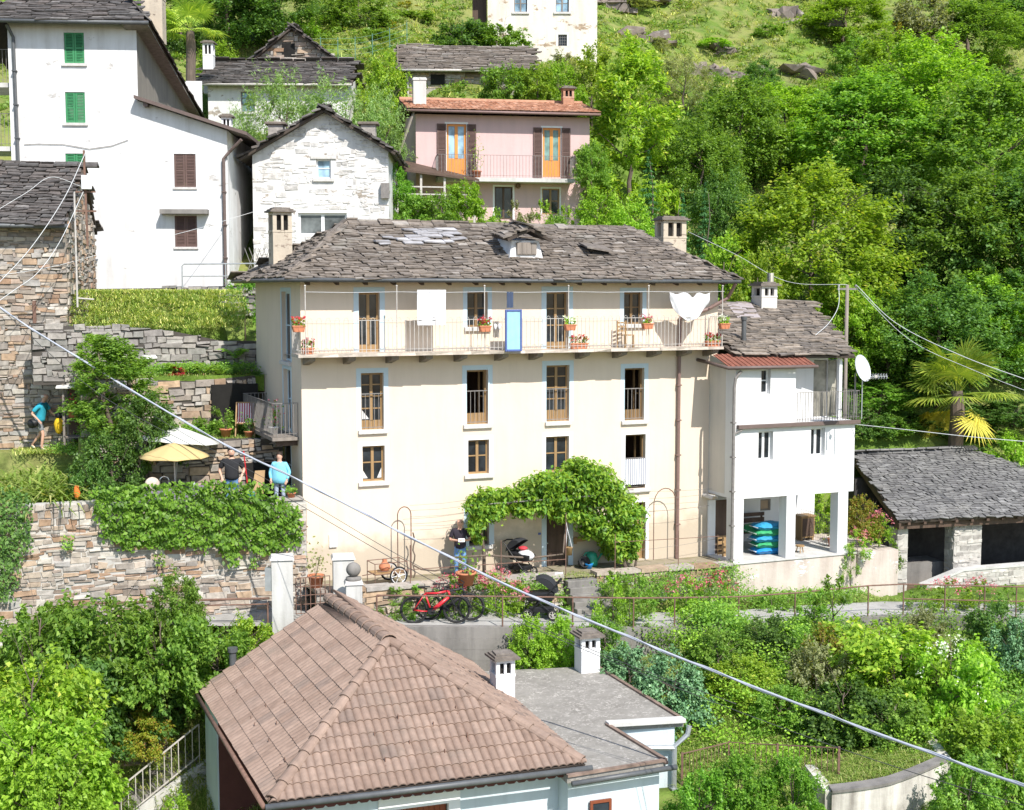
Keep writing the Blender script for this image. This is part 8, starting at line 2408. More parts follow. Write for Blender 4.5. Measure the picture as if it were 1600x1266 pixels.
for a in[('laurel',leaf_d,985,82,60,135,'tall yellow green laurel tree right behind the pink house',T),('roundtree',leaf_d,925,75,66,80,'small yellow green tree left of the tall laurel',T),('thinleaf',leaf_olive,1062,85,74,95,'thin greyish tree on the rocky slope above the laurel',T),('broad2',leaf_b,1150,120,66,150,'mid green tree left of the two dense slope trees',T),('broad1',leaf_a,1215,135,68,170,'light green tree in the middle of the wooded slope',T),('broad1',leaf_d,1262,262,54,250,'large sunlit yellow green tree behind the annex roof',T),('broad3',leaf_b,1335,118,67,230,'tall green tree below the rocks at the upper right',T),('broad1',leaf_a,1440,62,69,230,'broad tree reaching the upper right meadow',T),('broad3',leaf_b,1545,120,64,240,'tall tree on the upper right edge',T),('broad2',leaf_c,1400,262,58,190,'dark tree right of the sunlit yellow green tree',T),('broad1',leaf_b,1500,270,57,230,'dense tree right of the dark slope tree',T),('broad3',leaf_c,1600,270,56,220,'dark tree at the right edge in mid slope',T),('broad2',leaf_c,1460,430,52,190,'low dark tree behind the yellowing palm',T),('broad2',leaf_c,1570,430,54,210,'dark tree at the right edge above the wash house',T),('broad2',leaf_b,1385,455,52.5,150,'green tree standing behind the satellite dish',T),('roundtree',leaf_b,1370,600,51.0,110,'small green tree between annex and wash house',T),('roundtree',leaf_c,1580,640,51.5,120,'small dark tree right of the palm',T),('roundtree',leaf_a,1125,372,50,110,'small bright tree right of the chimney',T),('roundtree',leaf_d,1180,405,49,90,'yellow green bush behind the annex ridge','shrub'),('broad2',leaf_b,1090,190,62,130,'mid green tree behind the chimney',T),('broad2',leaf_c,1120,270,56,110,'shaded tree in the hollow behind the chimney',T),('conifer',leaf_conifer,1010,232,53,80,'young spruce left of the right chimney','conifer'),('conifer',leaf_conifer,1063,300,51.5,50,'narrow dark spruce just behind the right chimney','conifer'),('conifer',leaf_conifer,1098,283,52.5,60,'sparse young spruce right of the chimney','conifer'),('broad1',leaf_b,1500,0,92,170,'tree on the skyline at the upper right',T),('broad2',leaf_a,1310,-10,95,130,'tree on the upper slope left of the olive bush',T),('shrub1',leaf_olive,1425,-5,90,110,'brownish olive bush on the upper slope','shrub'),('broad2',leaf_c,1235,-80,108,170,'dark tree at the top edge above the rocks',T),('broad2',leaf_c,1585,-30,100,150,'dark tree in the upper right corner',T),('broad2',leaf_c,365,-70,78,150,'dark tree at the top edge above the loft hut',T),('broad2',leaf_c,440,-60,79,130,'second dark tree at the top edge right of the first',T),('broad2',leaf_c,295,-60,76,100,'dark tree behind the upper palm',T),('broad2',leaf_a,55,-60,75,160,'bright tree behind the ridge of the tall white house',T),('broad2',leaf_a,205,-40,78,100,'bright tree left of the tall chimney at the top',T),('roundtree',leaf_b,560,-15,81,90,'round tree on the slope left of the broom',T),('shrub1',petal_yellow,606,30,82,45,'yellow flowering broom on the slope','shrub'),('shrub1',leaf_b,595,48,80,60,'green bush below the yellow broom','shrub'),('shrub2',leaf_a,530,25,84,70,'light green bush above the hut gable','shrub'),('shrub3',petal_yellow,518,66,78,30,'small yellow broom right of the hut gable','shrub'),('bigleaf',leaf_c,725,30,77,90,'dark laurel bush above the long stone hut','shrub'),('bigleaf',leaf_b,785,36,77,90,'lighter laurel bush beside the top stone house','shrub'),('roundtree',leaf_d,607,85,64,72,'small round bright tree left of the long stone hut',T),('bigleaf',leaf_b,790,100,63,75,'leafy bush in front of the long hut, left part','shrub'),('bigleaf',leaf_a,838,102,63,70,'leafy bush in front of the long hut, right part','shrub'),('shrub2',leaf_a,880,105,65,70,'yellow green bush below the top stone house','shrub'),('shrub3',leaf_olive,880,85,73,60,'grey olive scrub at the foot of the top stone house','shrub'),('thinleaf',leaf_willow,450,112,58,130,'feathery grey green tree behind the cottage gable, left',T),('thinleaf',leaf_willow,535,128,57,140,'feathery grey green tree behind the cottage ridge',T),('thinleaf',leaf_willow,590,150,56.5,90,'feathery grey green tree right of the cottage gable',T),('thinleaf',leaf_willow,385,165,59,70,'thin grey green tree beside the tall white house',T),('shrub2',leaf_ivy,622,262,53,50,'ivy clump at the right wall of the gabled cottage','shrub'),('bigleaf',leaf_b,640,300,53,60,'leafy bush under the dark shelter, left','shrub'),('bigleaf',leaf_b,690,300,53,70,'leafy bush under the dark shelter, middle','shrub'),('bigleaf',leaf_a,730,282,53.5,60,'leafy bush at the right end of the dark shelter','shrub'),('weed',leaf_olive,806,320,56,40,'wispy plant beside the lower door of the pink house','plant'),('weed',leaf_a,850,318,56,50,'tall weeds below the lower window of the pink house','plant'),('weed',leaf_b,780,332,55.5,40,'low weeds in front of the lower pink door','plant'),('weed',leaf_a,885,330,55.5,50,'weeds in front of the right end of the pink wall','plant'),('shrub3',leaf_olive,825,335,54.5,50,'dry bushy plant in the garden strip below the pink house','plant'),('shrub3',leaf_b,870,338,54,60,'green bushy plant in the garden strip below the pink house','plant'),('shrub3',leaf_a,765,340,54,50,'green bushy plant at the left of the strip below the pink house','plant'),('shrub1',leaf_b,922,228,57.5,60,'climbing shrub on the right edge of the pink house','shrub'),('shrub1',leaf_a,935,300,55,80,'bright shrub at the right foot of the pink house','shrub'),('shrub1',leaf_a,985,320,51,80,'bright shrub behind the cream house ridge end','shrub'),('magnolia',leaf_b,178,518,37.8,120,'tall dense laurel bush beside the stone house','shrub'),('magnolia',leaf_a,150,545,39.4,55,'pale green bush left of the tall laurel bush','shrub'),('shrub1',leaf_c,230,625,36.9,110,'dark rounded bush left of the parasols','shrub'),('shrub2',leaf_c,170,690,36.0,120,'low dark bush at the left end of the ivy','shrub'),('shrub2',leaf_c,140,735,35.3,80,'bluish green shrub drooping over the terrace wall','shrub'),('shrub3',leaf_b,345,640,39.9,50,'leafy plant left of the deck chair','plant'),('shrub3',leaf_b,320,655,39.7,60,'low plants around the bamboo poles','plant'),('shrub3',petal_red,277,588,40.6,22,'dark red leaved plant by the bamboo trellis','plant'),('shrub3',leaf_c,385,580,41.0,50,'ivy tuft on the wall beside the cream house','plant'),('shrub3',leaf_ivy,385,440,46.0,60,'ivy clump under the left eave of the cream house','plant'),('bigleaf',leaf_b,55,940,31.5,190,'broad leaved shrub at the left edge below the lane','shrub'),('bigleaf',leaf_b,160,928,31.8,190,'broad leaved shrub below the lane, second from left','shrub'),('bigleaf',leaf_b,245,950,31.8,150,'broad leaved shrub in the middle of the lower garden','shrub'),('shrub1',leaf_b,270,902,32.6,95,'ivy covered stump rising above the lower garden','shrub'),('bigleaf',leaf_c,95,1015,30.6,160,'dark shrub in the shade of the lower garden','shrub'),('bigleaf',leaf_c,225,1010,32.3,150,'dark shrub left of the tile roof flue','shrub'),('bigleaf',leaf_b,330,975,32.2,120,'shrub beside the left gate pillar','shrub'),('shrub1',leaf_d,385,968,33.2,90,'yellow leaved creeper left of the tile roof','shrub'),('shrub2',leaf_orange,310,1012,32.9,75,'yellow and orange creeper by the black flue','shrub'),('bigleaf',leaf_d,40,1030,28.6,210,'sunlit yellow green bush in the lower left corner','shrub'),('bigleaf',leaf_a,62,1095,27.6,190,'bright bush at the bottom left','shrub'),('bigleaf',leaf_a,30,1140,26.6,200,'bright bush in the bottom left corner','shrub'),('shrub2',leaf_a,75,1200,26.4,130,'low bright bush at the bottom edge, left','shrub'),('weed',leaf_b,160,1205,30.6,60,'ferny weeds at the foot of the garden stair','plant'),('shrub3',leaf_a,262,1250,29.2,80,'grassy tuft at the bottom below the stair','plant'),('shrub2',leaf_a,830,972,34.25,90,'clipped bright hedge below the pushchair, left half','hedge'),('shrub2',leaf_a,880,970,34.45,80,'clipped bright hedge below the pushchair, right half','hedge'),('shrub2',leaf_b,945,970,34.6,80,'hedge right of the square chimney','hedge'),('shrub1',leaf_bluegreen,990,1010,33.6,120,'blue green juniper behind the flat roof, left','shrub'),('shrub1',leaf_bluegreen,1055,1030,32.0,130,'blue green juniper behind the flat roof, right','shrub'),('weed',leaf_a,960,905,36.4,60,'tall weeds at the lane railing right of the steps','plant'),('weed',leaf_b,985,925,36.2,70,'weeds in the lane railing left of the meter hatch','plant'),('shrub1',leaf_b,1130,985,34.6,110,'ivy shrub under the lane edge, leftmost','shrub'),('shrub1',leaf_c,1205,965,35.4,100,'dark ivy shrub under the lane edge','shrub'),('shrub2',leaf_d,1170,1030,33.3,120,'yellowish ivy shrub in the middle of the bank','shrub'),('weed',leaf_b,1308,905,36.9,95,'tall nettle like green plant over the lane railing','plant'),('weed',leaf_b,1280,925,36.7,80,'green plant leaning on the lane railing','plant'),('shrub2',leaf_orange,1300,988,34.2,90,'orange tipped shrub on the bank','shrub'),('shrub1',leaf_olive,1288,1010,33.0,110,'grey olive shrub in the middle of the bank','shrub'),('bigleaf',leaf_d,1385,962,33.6,200,'large rounded sunlit shrub on the bank','shrub'),('bigleaf',leaf_a,1420,1000,33.0,150,'rounded shrub right of the large sunlit shrub','shrub'),('bigleaf',leaf_c,1330,1065,31.6,150,'dark leaved shrub low on the bank','shrub'),('shrub1',leaf_b,1400,1085,31.0,150,'green shrub behind the planter wall','shrub'),('shrub2',leaf_b,1230,1075,32.0,110,'green bramble at the middle of the bank','shrub'),('shrub1',leaf_c,1560,945,36.6,105,'dark green shrub at the lane railing near the right edge','shrub'),('shrub1',leaf_bluegreen,1600,975,35.4,90,'bluish shrub at the right edge below the lane','shrub'),('shrub2',leaf_olive,1455,960,36.2,80,'straggly shrub with dead stems under the railing','shrub'),('bigleaf',leaf_a,1560,1100,30.0,150,'bright shrub at the right edge in the low garden','shrub'),('bigleaf',leaf_b,1590,1170,28.2,140,'green shrub in the lower right corner','shrub'),('shrub1',leaf_b,1530,1200,27.4,130,'green shrub right of the planter wall','shrub'),('shrub2',leaf_ivy,1100,1215,27.2,120,'dark green hedge at the bottom, left part','hedge'),('shrub2',leaf_ivy,1165,1190,27.6,130,'dark green hedge at the bottom, middle part','hedge'),('shrub2',leaf_ivy,1245,1196,27.4,120,'dark green hedge at the bottom, right part','hedge'),('shrub1',leaf_d,1286,765,46.0,70,'yellow green bush seen through the porch','shrub'),('shrub2',leaf_c,1262,770,46.6,50,'dark bush seen through the porch','shrub'),]:veg(*a)
el=veg('bigleaf',leaf_a,1500,1000,32.4,150,'elder bush covered with flat white flower heads','shrub')
flowers(el,'blossom',22,petal_white,1.05,.7,1.75,.06,16,.07)
el2=veg('shrub1',leaf_b,285,1058,33.0,75,'rose bush with a few white blooms by the tile roof corner','shrub')
flowers(el2,'blossom',9,petal_white,.9,.8,1.6,.1,8,.06)
for a in[('shrub1',leaf_c,1350,640,49.5,90,'dark bush right behind the annex, above the wash house ridge','shrub'),('shrub1',leaf_b,1400,650,50,90,'bush left of the palm behind the wash house ridge','shrub'),('shrub1',leaf_c,1440,680,50.6,80,'dark bush under the palm fronds','shrub'),('shrub1',leaf_b,1555,675,50.6,90,'bush right of the palm behind the wash house','shrub'),('shrub1',leaf_a,1590,690,49,100,'light bush at the right edge above the wash house roof','shrub'),('broad2',leaf_c,1430,560,54,120,'dark tree left of the palm',T),('broad2',leaf_c,1540,520,55,130,'dark tree right of the palm',T),('shrub1',leaf_c,1500,690,50.5,70,'low dark bush right above the wash house ridge end','shrub'),('shrub2',leaf_a,480,20,80,60,'light scrub between the dark trees and the broom','shrub'),('shrub1',leaf_b,650,20,86,70,'scrub bush on the open slope above the long hut','shrub'),('shrub3',petal_yellow,640,8,90,30,'small broom at the top of the slope','shrub'),('shrub1',leaf_b,700,-15,100,80,'bush at the top edge left of the top house','shrub'),('shrub2',leaf_olive,980,15,98,70,'brown scrub beside the top house','shrub'),('shrub1',leaf_c,1180,95,84,60,'dark bush under the reddish rock band','shrub'),('shrub1',leaf_b,1195,40,95,60,'green bush among the upper boulders','shrub'),('shrub2',leaf_a,1110,60,92,50,'light bush at the meadow edge','shrub'),('shrub1',leaf_b,1330,60,88,90,'green bush right of the dark rock slab','shrub'),('roundtree',leaf_a,1380,50,82,110,'light tree below the olive bush',T),('shrub3',petal_yellow,1395,30,90,40,'yellow broom beside the olive bush','shrub'),('shrub2',leaf_olive,1020,60,88,50,'dry scrub on the meadow','shrub'),('broad2',leaf_b,1040,190,66,110,'green tree behind the tall laurel',T),('shrub1',leaf_a,1280,130,80,90,'light bush among the trees under the rocks','shrub'),('shrub2',leaf_b,455,75,74,60,'bush left of the loft hut','shrub'),('shrub2',leaf_a,350,70,72,70,'bright scrub beside the upper palm','shrub'),('broad1',leaf_a,1535,430,54,150,'lighter tree above the palm',T),('broad1',leaf_a,1310,430,52,120,'light tree directly behind the utility pole',T)]:veg(*a)
leaf_clip=M_leaf('leaf_clipped',[(0,(.10,.14,.015)),(.5,(.17,.19,.02)),(.8,(.23,.185,.025)),(1,(.22,.11,.03))])
plant('shrub','shrub2',(at(226,1168,31.45).x,31.45,at(226,1170,31.45).z),'clipped round bush of yellow and rusty green leaves','shrub',leaf_clip,.6,.6)
petal_deep=M_leaf('deep_pink_petals',[(0,(.42,.05,.10)),(1,(.60,.14,.20))],.3,hue=0)
VAL=[(700,905,36.0,55,'r','pink valerian clump below the cart'),(735,900,36.4,60,'r','pink valerian clump beside the big terracotta pot'),(775,898,36.6,65,'p','flowering clump in the bed, left of the boards'),(808,915,36.5,50,'p','flowering clump behind the pushchair'),(655,918,35.9,70,'','low green ground plants under the cart'),(615,922,35.7,60,'','low green ground plants beside the gate pillar'),(868,912,37.0,45,'','leafy plant between pushchair and steps'),(958,898,37.2,60,'','leafy clump right of the stone steps'),(1000,905,37.3,50,'','leafy clump left of the grey hatch'),(1075,905,37.9,60,'p','flowering clump right of the grey hatch'),(1128,903,38.3,60,'r','deep pink valerian at the corner of the plinth'),(1100,912,38.0,50,'','green clump in the bed before the plinth'),(1212,920,39.4,45,'','green tuft at the foot of the plinth'),(1236,927,39.5,30,'','smaller green tuft at the foot of the plinth'),(1450,915,40.0,50,'','green clump below the wash house wall, left'),(1490,908,40.2,60,'p','pink valerian below the wash house wall, left'),(1540,908,40.3,60,'p','pink valerian below the wash house wall, right'),(1585,915,40.4,50,'','green clump below the wash house wall, right'),(1378,805,43.2,45,'p','pink valerian beside the wash house roof corner'),(1345,830,42.1,40,'p','pink valerian at the top of the plinth'),(1398,848,43.2,36,'','green plant growing out of the plinth edge'),(1335,860,41.9,30,'','green tuft hanging from the plinth top'),(1390,870,43.1,30,'','green tuft beside the wash house pillar')]
for px,yt,D,w,k,lb in VAL:
 x=ray(px,633).x*D
 z=None
 if px in(1378,1345,1398,1335,1390):z=at(px,yt+40,D).z
 v_=veg('weed',leaf_b if k!='p' else leaf_a,px,yt,D,w,lb,'plant','flowering_plant' if k else 'leafy_plant',z=z)
 if k:flowers(v_,'blossom',20,petal_pink if k=='p' else petal_deep,.44,.5,.88,.05,9,.04)
o=veg('shrub2',leaf_orange,1352,782,43.4,62,'yellow and rust shrub beside the wash house roof','shrub',z=at(1352,850,43.4).z)
for k,(px,py,D)in enumerate(((10,722,37.8),(35,720,38.0),(62,718,38.2),(90,720,38.0),(20,735,37.2),(48,732,37.4),(76,733,37.3),(104,735,37.1),(8,772,35.2),(32,768,35.4),(56,770,35.2),(80,766,35.6),(104,768,35.3),(126,762,35.6),(18,745,36.4),(50,742,36.6),(90,742,36.6),(115,740,36.8),(66,752,36.0),(30,755,36.0))):
 p=at(px,py,D);e=plant('iris_clump','iris',(p.x,D,2.33),'clump of long arching iris leaves on the left terrace','plant',grass_m,random.uniform(1.25,1.75),None,'iris leaves on the left terrace')
for px,py,D,s,lb in((285,582,41.0,1.0,'big bright fern above the bamboo trellis'),(315,590,41.0,.8,'smaller bright fern right of the big fern'),(368,545,42.0,.9,'fern at the foot of the dry stone wall'),(345,600,40.9,.6,'low fern on the middle wall'),(300,470,45.5,.7,'fern in the upper grass bank'),(270,565,41.4,.7,'fern against the grey wall')):
 p=at(px,py,D);plant('fern','fern',(p.x,D,max(ground(p.x,D),p.z-.3)),lb,'fern',leaf_a,s)
def tufts(name,label,pts,mat,L=.3,per=5,W=.03,kind='stuff',bend=.5):
 P=np.array(pts,float);idx=np.repeat(np.arange(len(P)),per);n=len(idx)
 b=P[idx]+np.c_[RNG.normal(0,.10,(n,2)),np.zeros(n)]
 d=RNG.normal(0,.5,(n,3));d[:,2]=1
 o=link_mesh(name,blade_mesh(name,b,unit(d),RNG.uniform(.5,1.3,n)*L,W,bend,2),mat)
 return tag(o,label,'grass',kind=kind)
def scatter(poly_px,D0,D1,n,hfn=ground):
 out=[]
 while len(out)<n:
  D=random.uniform(D0,D1);px=random.uniform(min(p[0]for p in poly_px),max(p[0]for p in poly_px))
  x=ray(px,633).x*D;z=hfn(x,D)
  dv=Vector((x,D,z));r=dv-Vector((0,0,CAMZ));fwd=r.y*CP-r.z*SP;upc=r.y*SP+r.z*CP
  py=633-FOC*upc/fwd;qx=800+FOC*r.x/fwd
  if inpoly(qx,py,poly_px):out.append((x,D,z))
 return out
MEADOW=[(480,-40),(1650,-40),(1650,260),(1300,330),(980,300),(900,200),(830,160),(620,170),(480,110)]
tufts('meadow_grass','bright meadow grass on the upper slope',scatter(MEADOW,66,125,5200,hill_h),grass_m,.55,6,.06)
tufts('dry_meadow_grass','dry seeding grass on the upper slope',scatter(MEADOW,66,125,1500,hill_h),grass_dry,.6,5,.05)
tufts('left_slope_grass','rough grass on the slope at the upper left',scatter([(-20,-20),(640,-20),(640,240),(300,240),(-20,200)],56,100,1800,hill_h),grass_m,.5,6,.05)
pts=[tuple(M.w(u,v,0))[:2]for u,v in zip(RNG.uniform(-7,.2,2600),RNG.uniform(6.45,9.6,2600))]
tufts('bank_grass','sunlit grass bank above the dry stone wall',[(x,y,ground(x,y))for x,y in pts],grass_m,.22,6,.02)
tufts('dry_bank_grass','dry grass on the bank above the dry stone wall',[(x,y,ground(x,y))for x,y in pts[:900]],grass_dry,.26,6,.02)
pts=[tuple(M.w(u,v,0))[:2]for u,v in zip(RNG.uniform(-5.2,-.2,500),RNG.uniform(2.3,6.2,500))]
tufts('terrace_grass','grass on the garden terraces',[(x,y,ground(x,y))for x,y in pts],grass_m,.2,5,.02)
pts=[tuple(M.w(u,v,0))[:2]for u,v in zip(RNG.uniform(0,12.6,900),np.minimum(-.08,RNG.normal(-1.45,.22,900)))]
tufts('forecourt_grass','sparse grass along the forecourt edge',[(p[0],p[1],ground(p[0],p[1])+.03)for p in pts],grass_m,.12,5,.014)
BANK=[(1060,960),(1640,955),(1640,1290),(1300,1290),(1290,1245),(1060,1290)]
tufts('bank_meadow','lush yellow green grass on the bank at the lower right',scatter(BANK,26.5,37.5,6500),grass_m,.34,6,.022)
tufts('garden_grass','rough grass in the lower left garden',scatter([(-40,930),(470,930),(470,1290),(-40,1290)],26,33.6,2200),grass_m,.3,6,.022)
pts=[]
for _ in range(700):
 t=random.random();x=lerp(gA.x,gC.x,t);y=lerp(gA.y,gC.y,t)+random.uniform(.2,1.6)
 pts.append((x,y,lerp(gA.z,gC.z,t)-.12))
mb=MB();mb.poly([(gA.x,gA.y,gA.z-.1),(gC.x,gC.y,gC.z-.1),(gC.x+.1,gC.y+1.8,gC.z-.05),(gA.x-.1,gA.y+1.7,gA.z-.05)]);tag(mb.build('planter_soil',soil),'earth inside the planter wall','soil',kind='structure')
tufts('planter_grass','long grass growing inside the white planter wall',pts,grass_m,.34,6,.018)
def creeper(name,label,pts,mat,L=.09,per=26):
 P=np.array(pts,float);idx=np.repeat(np.arange(len(P)),per);n=len(idx)
 pos=P[idx]+RNG.normal(0,.22,(n,3))*np.array([1,1,.35])+np.array([0,0,.1])
 nr=unit(RNG.normal(size=(n,3))*.55+np.array([0,-.25,1]))
 o=link_mesh(name,leaf_mesh(name,pos,nr,L,L*.7),mat);return tag(o,label,'ground cover',kind='stuff')
def lumpy(pts,k=.8):
 return[(x,y,z+k*max(0,.25+math.sin(x*1.9+y*.7)*math.sin(y*2.3-x*.6)))for x,y,z in pts]
creeper('ivy_ground_cover','ivy and bramble covering the bank below the lane',lumpy(scatter([(1080,965),(1640,970),(1640,1200),(1400,1150),(1250,1080),(1090,1050)],30,37.4,1500)),leaf_b,.085,34)
creeper('young_bramble','lighter bramble shoots over the bank below the lane',lumpy(scatter([(1060,975),(1640,980),(1640,1260),(1060,1180)],28,37.4,700),.95),leaf_a,.08,24)
pts=[(x,road_edge(x)[0]-random.uniform(.15,.5),road_edge(x)[1]-random.uniform(.0,1.2))for x in np.random.default_rng(9).uniform(3.6,22,800)]
creeper('wall_ivy','ivy hanging over the low edge wall of the lane',pts,leaf_b,.075,30)
creeper('bramble_ground_cover','bramble leaves covering the lower left garden',lumpy(scatter([(-40,930),(440,930),(440,1060),(300,1075),(150,1085),(-40,1200)],27,33.6,1200),.7),leaf_b,.09,30)
creeper('slope_scrub','low scrub on the upper slope',scatter(MEADOW,68,120,900,hill_h),leaf_b,.2,30)
creeper('dry_slope_scrub','brownish low scrub on the upper slope',scatter(MEADOW,68,120,350,hill_h),leaf_olive,.2,26)
creeper('left_slope_scrub','low scrub around the upper huts',scatter([(-20,-20),(900,-20),(900,140),(640,240),(300,240),(-20,200)],56,105,700,hill_h),leaf_b,.18,30)
pts=[]
for _ in range(420):
 x=random.uniform(-3,11);ye,rz=road_edge(x);y0=ye+ROADW+.1
 if abs(M.loc((x,y0,0)).x-(st0+st1)/2+.4)<.75:continue
 v=M.loc((x,y0,0)).y
 if v<-1.75:
  y=y0+random.random()*(-1.7-v)*1.05;pts.append((x,y,ground(x,y)))
lt=[(x,y,2.36)for x,y in zip(RNG.uniform(-19,-11.5,260),RNG.uniform(34.4,39.9,260))]
lt=[p for p in lt if M.loc(p).y>0]
creeper('terrace_creeper','leafy ground plants on the left terrace',lt,leaf_b,.08,30)
tufts('terrace_tall_grass','tall grass on the left terrace',lt,grass_m,.5,9,.03)
gw=[tuple(M.w(u,v,0))[:2]for u,v in list(zip(RNG.uniform(-5.2,-.3,160),RNG.uniform(3.9,4.55,160)))+list(zip(RNG.uniform(-6,-.3,200),RNG.uniform(5.3,6.2,200)))+list(zip(RNG.uniform(-5.2,-1.6,60),RNG.uniform(1.7,2.05,60)))]
creeper('terrace_plants','mixed low plants along the garden walls',[(x,y,ground(x,y)+.1)for x,y in gw],leaf_b,.07,34)
creeper('bed_plants','leafy ground plants in the bed between forecourt and lane',pts,leaf_b,.07,40)
tufts('bed_grass','grass in the bed between forecourt and lane',pts,grass_m,.26,8,.018)
pts=[(x,road_edge(x)[0]+ROADW+random.uniform(.0,.35),road_edge(x)[1]+.02)for x in np.random.default_rng(5).uniform(10.5,24,300)]
tufts('verge_grass','grass verge along the far side of the lane',pts,grass_m,.22,7,.016)
creeper('wood_undergrowth','undergrowth beneath the trees of the wooded slope',scatter([(980,180),(1650,100),(1650,760),(1150,560),(1080,420)],46,75,900),leaf_c,.2,26)
def rock(px,py,D,w,h,label):
 p=at(px,py,D);bm=bmesh.new()
 for k in range(15):
  c=Vector((random.uniform(-1,1)*w*.6,random.uniform(-.35,.35)*w,random.uniform(-.4,.25)*h));q=[]
  a=random.uniform(.22,.5)*w;b=random.uniform(.2,.6)*h
  vs=[bm.verts.new(c+Vector((random.uniform(-1,1)*a,random.uniform(-1,1)*a*.7,random.uniform(-1,1)*b)))for i in range(13)]
  bmesh.ops.convex_hull(bm,input=vs)
 for v in[v for v in bm.verts if not v.link_faces]:bm.verts.remove(v)
 me=bpy.data.meshes.new('rock_outcrop');bm.to_mesh(me);bm.free()
 o=link_mesh('rock_outcrop',me,rock_m,None,(p.x,D,hill_h(p.x,D)+h*.05));tag(o,label,'rock')
rock_m=M_plaster('lichen_rock',(.23,.19,.165),(.11,.095,.085),.9,1.0,patch=(.30,.285,.26),patch_t=.6,pscale=1.2)
for a in((1085,18,106,2.2,1.0,'grey rock outcrop at the top of the meadow'),(1005,35,100,2.4,.9,'pale rock right of the top stone house'),(960,45,97,2.0,1.2,'rock ledge beside the top stone house'),(1225,50,100,1.7,1.2,'light grey boulder in the upper slope'),(1275,60,97,2.8,1.3,'dark slanting rock slab on the upper slope'),(1130,72,93,1.6,.9,'dark boulder at the edge of the meadow'),(1235,100,89,2.4,.9,'reddish rock band across the slope'),(1100,120,85,1.8,1.6,'tall rock beside the thin greyish tree'),(1150,105,87,1.9,1.0,'flat rock left of the reddish band'),(1290,165,80,1.4,.8,'small pale rock among the trees'),(1010,85,89,2.3,.8,'low broken stone ledge under the meadow'),(700,12,96,1.0,.6,'small rock above the laurel bush')):rock(*a)
p=at(522,60,82)
sf=empty('slope_fence',at(470,75,76),0,'green wire fence with thin posts below the broom slope','fence')
mb=MB();prev=None
for k in range(9):
 px=420+k*27;q=at(px,88-k*.5,75.5+k*.2);g_=hill_h(q.x,q.y);b=Vector((q.x,q.y,g_))-sf.location
 mb.tube([b-Vector((0,0,.2)),b+Vector((0,0,1.3))],.025,5)
 if prev is not None:
  for z in(.3,.6,.9,1.2):mb.tube([prev+Vector((0,0,z)),b+Vector((0,0,z))],.008,3)
 prev=b
mb.build('posts_and_wire',M_plain('green_wire',(.10,.20,.15),.6,.1),sf)
def palm(P,s,label,sz=None,old=True):
 e=empty('palm_tree',P,random.uniform(0,6),label,'tree');e.scale=(s,s,sz or s)
 tme,fr=PALM
 if not tme.materials:tme.materials.append(bark)
 t=bpy.data.objects.new('trunk',tme);t.parent=e;COL.objects.link(t)
 for(me,st),m,nm in zip(fr if old else fr[:1],(leaf_palm,leaf_palm_old),('fronds','old_fronds')):
  if not me.materials:me.materials.append(m)
  c=bpy.data.objects.new(nm,me);c.parent=e;COL.objects.link(c)
  if nm not in _first:
   mm=bpy.data.meshes.new('frond_stalks');mm.from_pydata(st.v,[],st.f);mm.materials.append(leaf_palm);_first[nm]=mm
  k=bpy.data.objects.new('stalks',_first[nm]);k.parent=c;COL.objects.link(k)
 return e
p=at(1495,640,49.3);palm((p.x,49.3,p.z-3.6),1.65,'fan palm with yellow lower fronds behind the wash house')
p=at(297,62,64);palm((p.x,64,p.z-3.0),1.35,'fan palm right of the tall chimney at the top left',old=False)
o3=M.w(0,-.34,0)
def wp(px,py,v=-.38):u,z=M.pick(px,py,v);return(u,z)
ivy_poly=[wp(*q)for q in((138,768),(200,757),(330,753),(418,758),(424,772),(470,800),(472,846),(430,856),(402,868),(392,850),(374,852),(368,884),(352,880),(346,856),(300,852),(262,856),(215,850),(192,862),(186,848),(168,842),(150,812),(150,790))]
ivy_o=empty('climbing_ivy',M.w(0,-.38,0),M.a,'thick curtain of climbing vine hanging over the terrace wall','ivy')
leaf_panel('foliage',(0,0,0),(1,0,0),(0,0,1),(0,-1,0),ivy_poly,620,.125,.085,leaf_ivy,.30,ivy_o)
iv2=empty('climbing_ivy',M.w(-8,-.38,0),M.a,'dense ivy on the terrace wall at the left edge','ivy')
p2_=[wp(*q)for q in((-40,760),(40,770),(50,800),(48,845),(30,870),(18,935),(-40,945))]
leaf_panel('foliage',(8,0,0),(1,0,0),(0,0,1),(0,-1,0),p2_,620,.10,.07,leaf_c,.25,iv2)
for px,py,w,lb in((248,872,16,'small green tuft growing from the terrace wall'),(105,845,18,'tuft of weeds on the bare part of the terrace wall'),(395,878,14,'little tuft on the terrace wall near the gate')):
 u,z=wp(px,py);e=empty('wall_plant',M.w(u,-.40,z),M.a,lb,'plant');k=w/57
 leaf_panel('foliage',(0,0,0),(1,0,0),(0,0,1),(0,-1,0),[(-k/2,-k*.7),(k/2,-k*.7),(k*.4,k*.6),(-k*.4,k*.6)],800,.08,.05,leaf_b,.2,e)
pk_c=empty('climbing_plant',FP.w(0,0,0),FP.a,'leafy climber on the right wall edge of the pink house','climber')
pp_=[FP.pick(*q,-.05)for q in((895,235),(925,225),(930,345),(905,345),(912,290))]
leaf_panel('foliage',(0,-.05,0),(1,0,0),(0,0,1),(0,-1,0),pp_,220,.2,.14,leaf_b,.4,pk_c)
u,z=FP.pick(745,278,-.6);pot((FP.w(u,-.6,zbl)),.2,.3,label='thin tree in a pot on the pink house balcony',plant_m=leaf_a,ph=1.5)
vine=empty('grape_vine',M.w(7,-1.1,0),M.a,'wide leafy wisteria vine trained over the front door','vine')
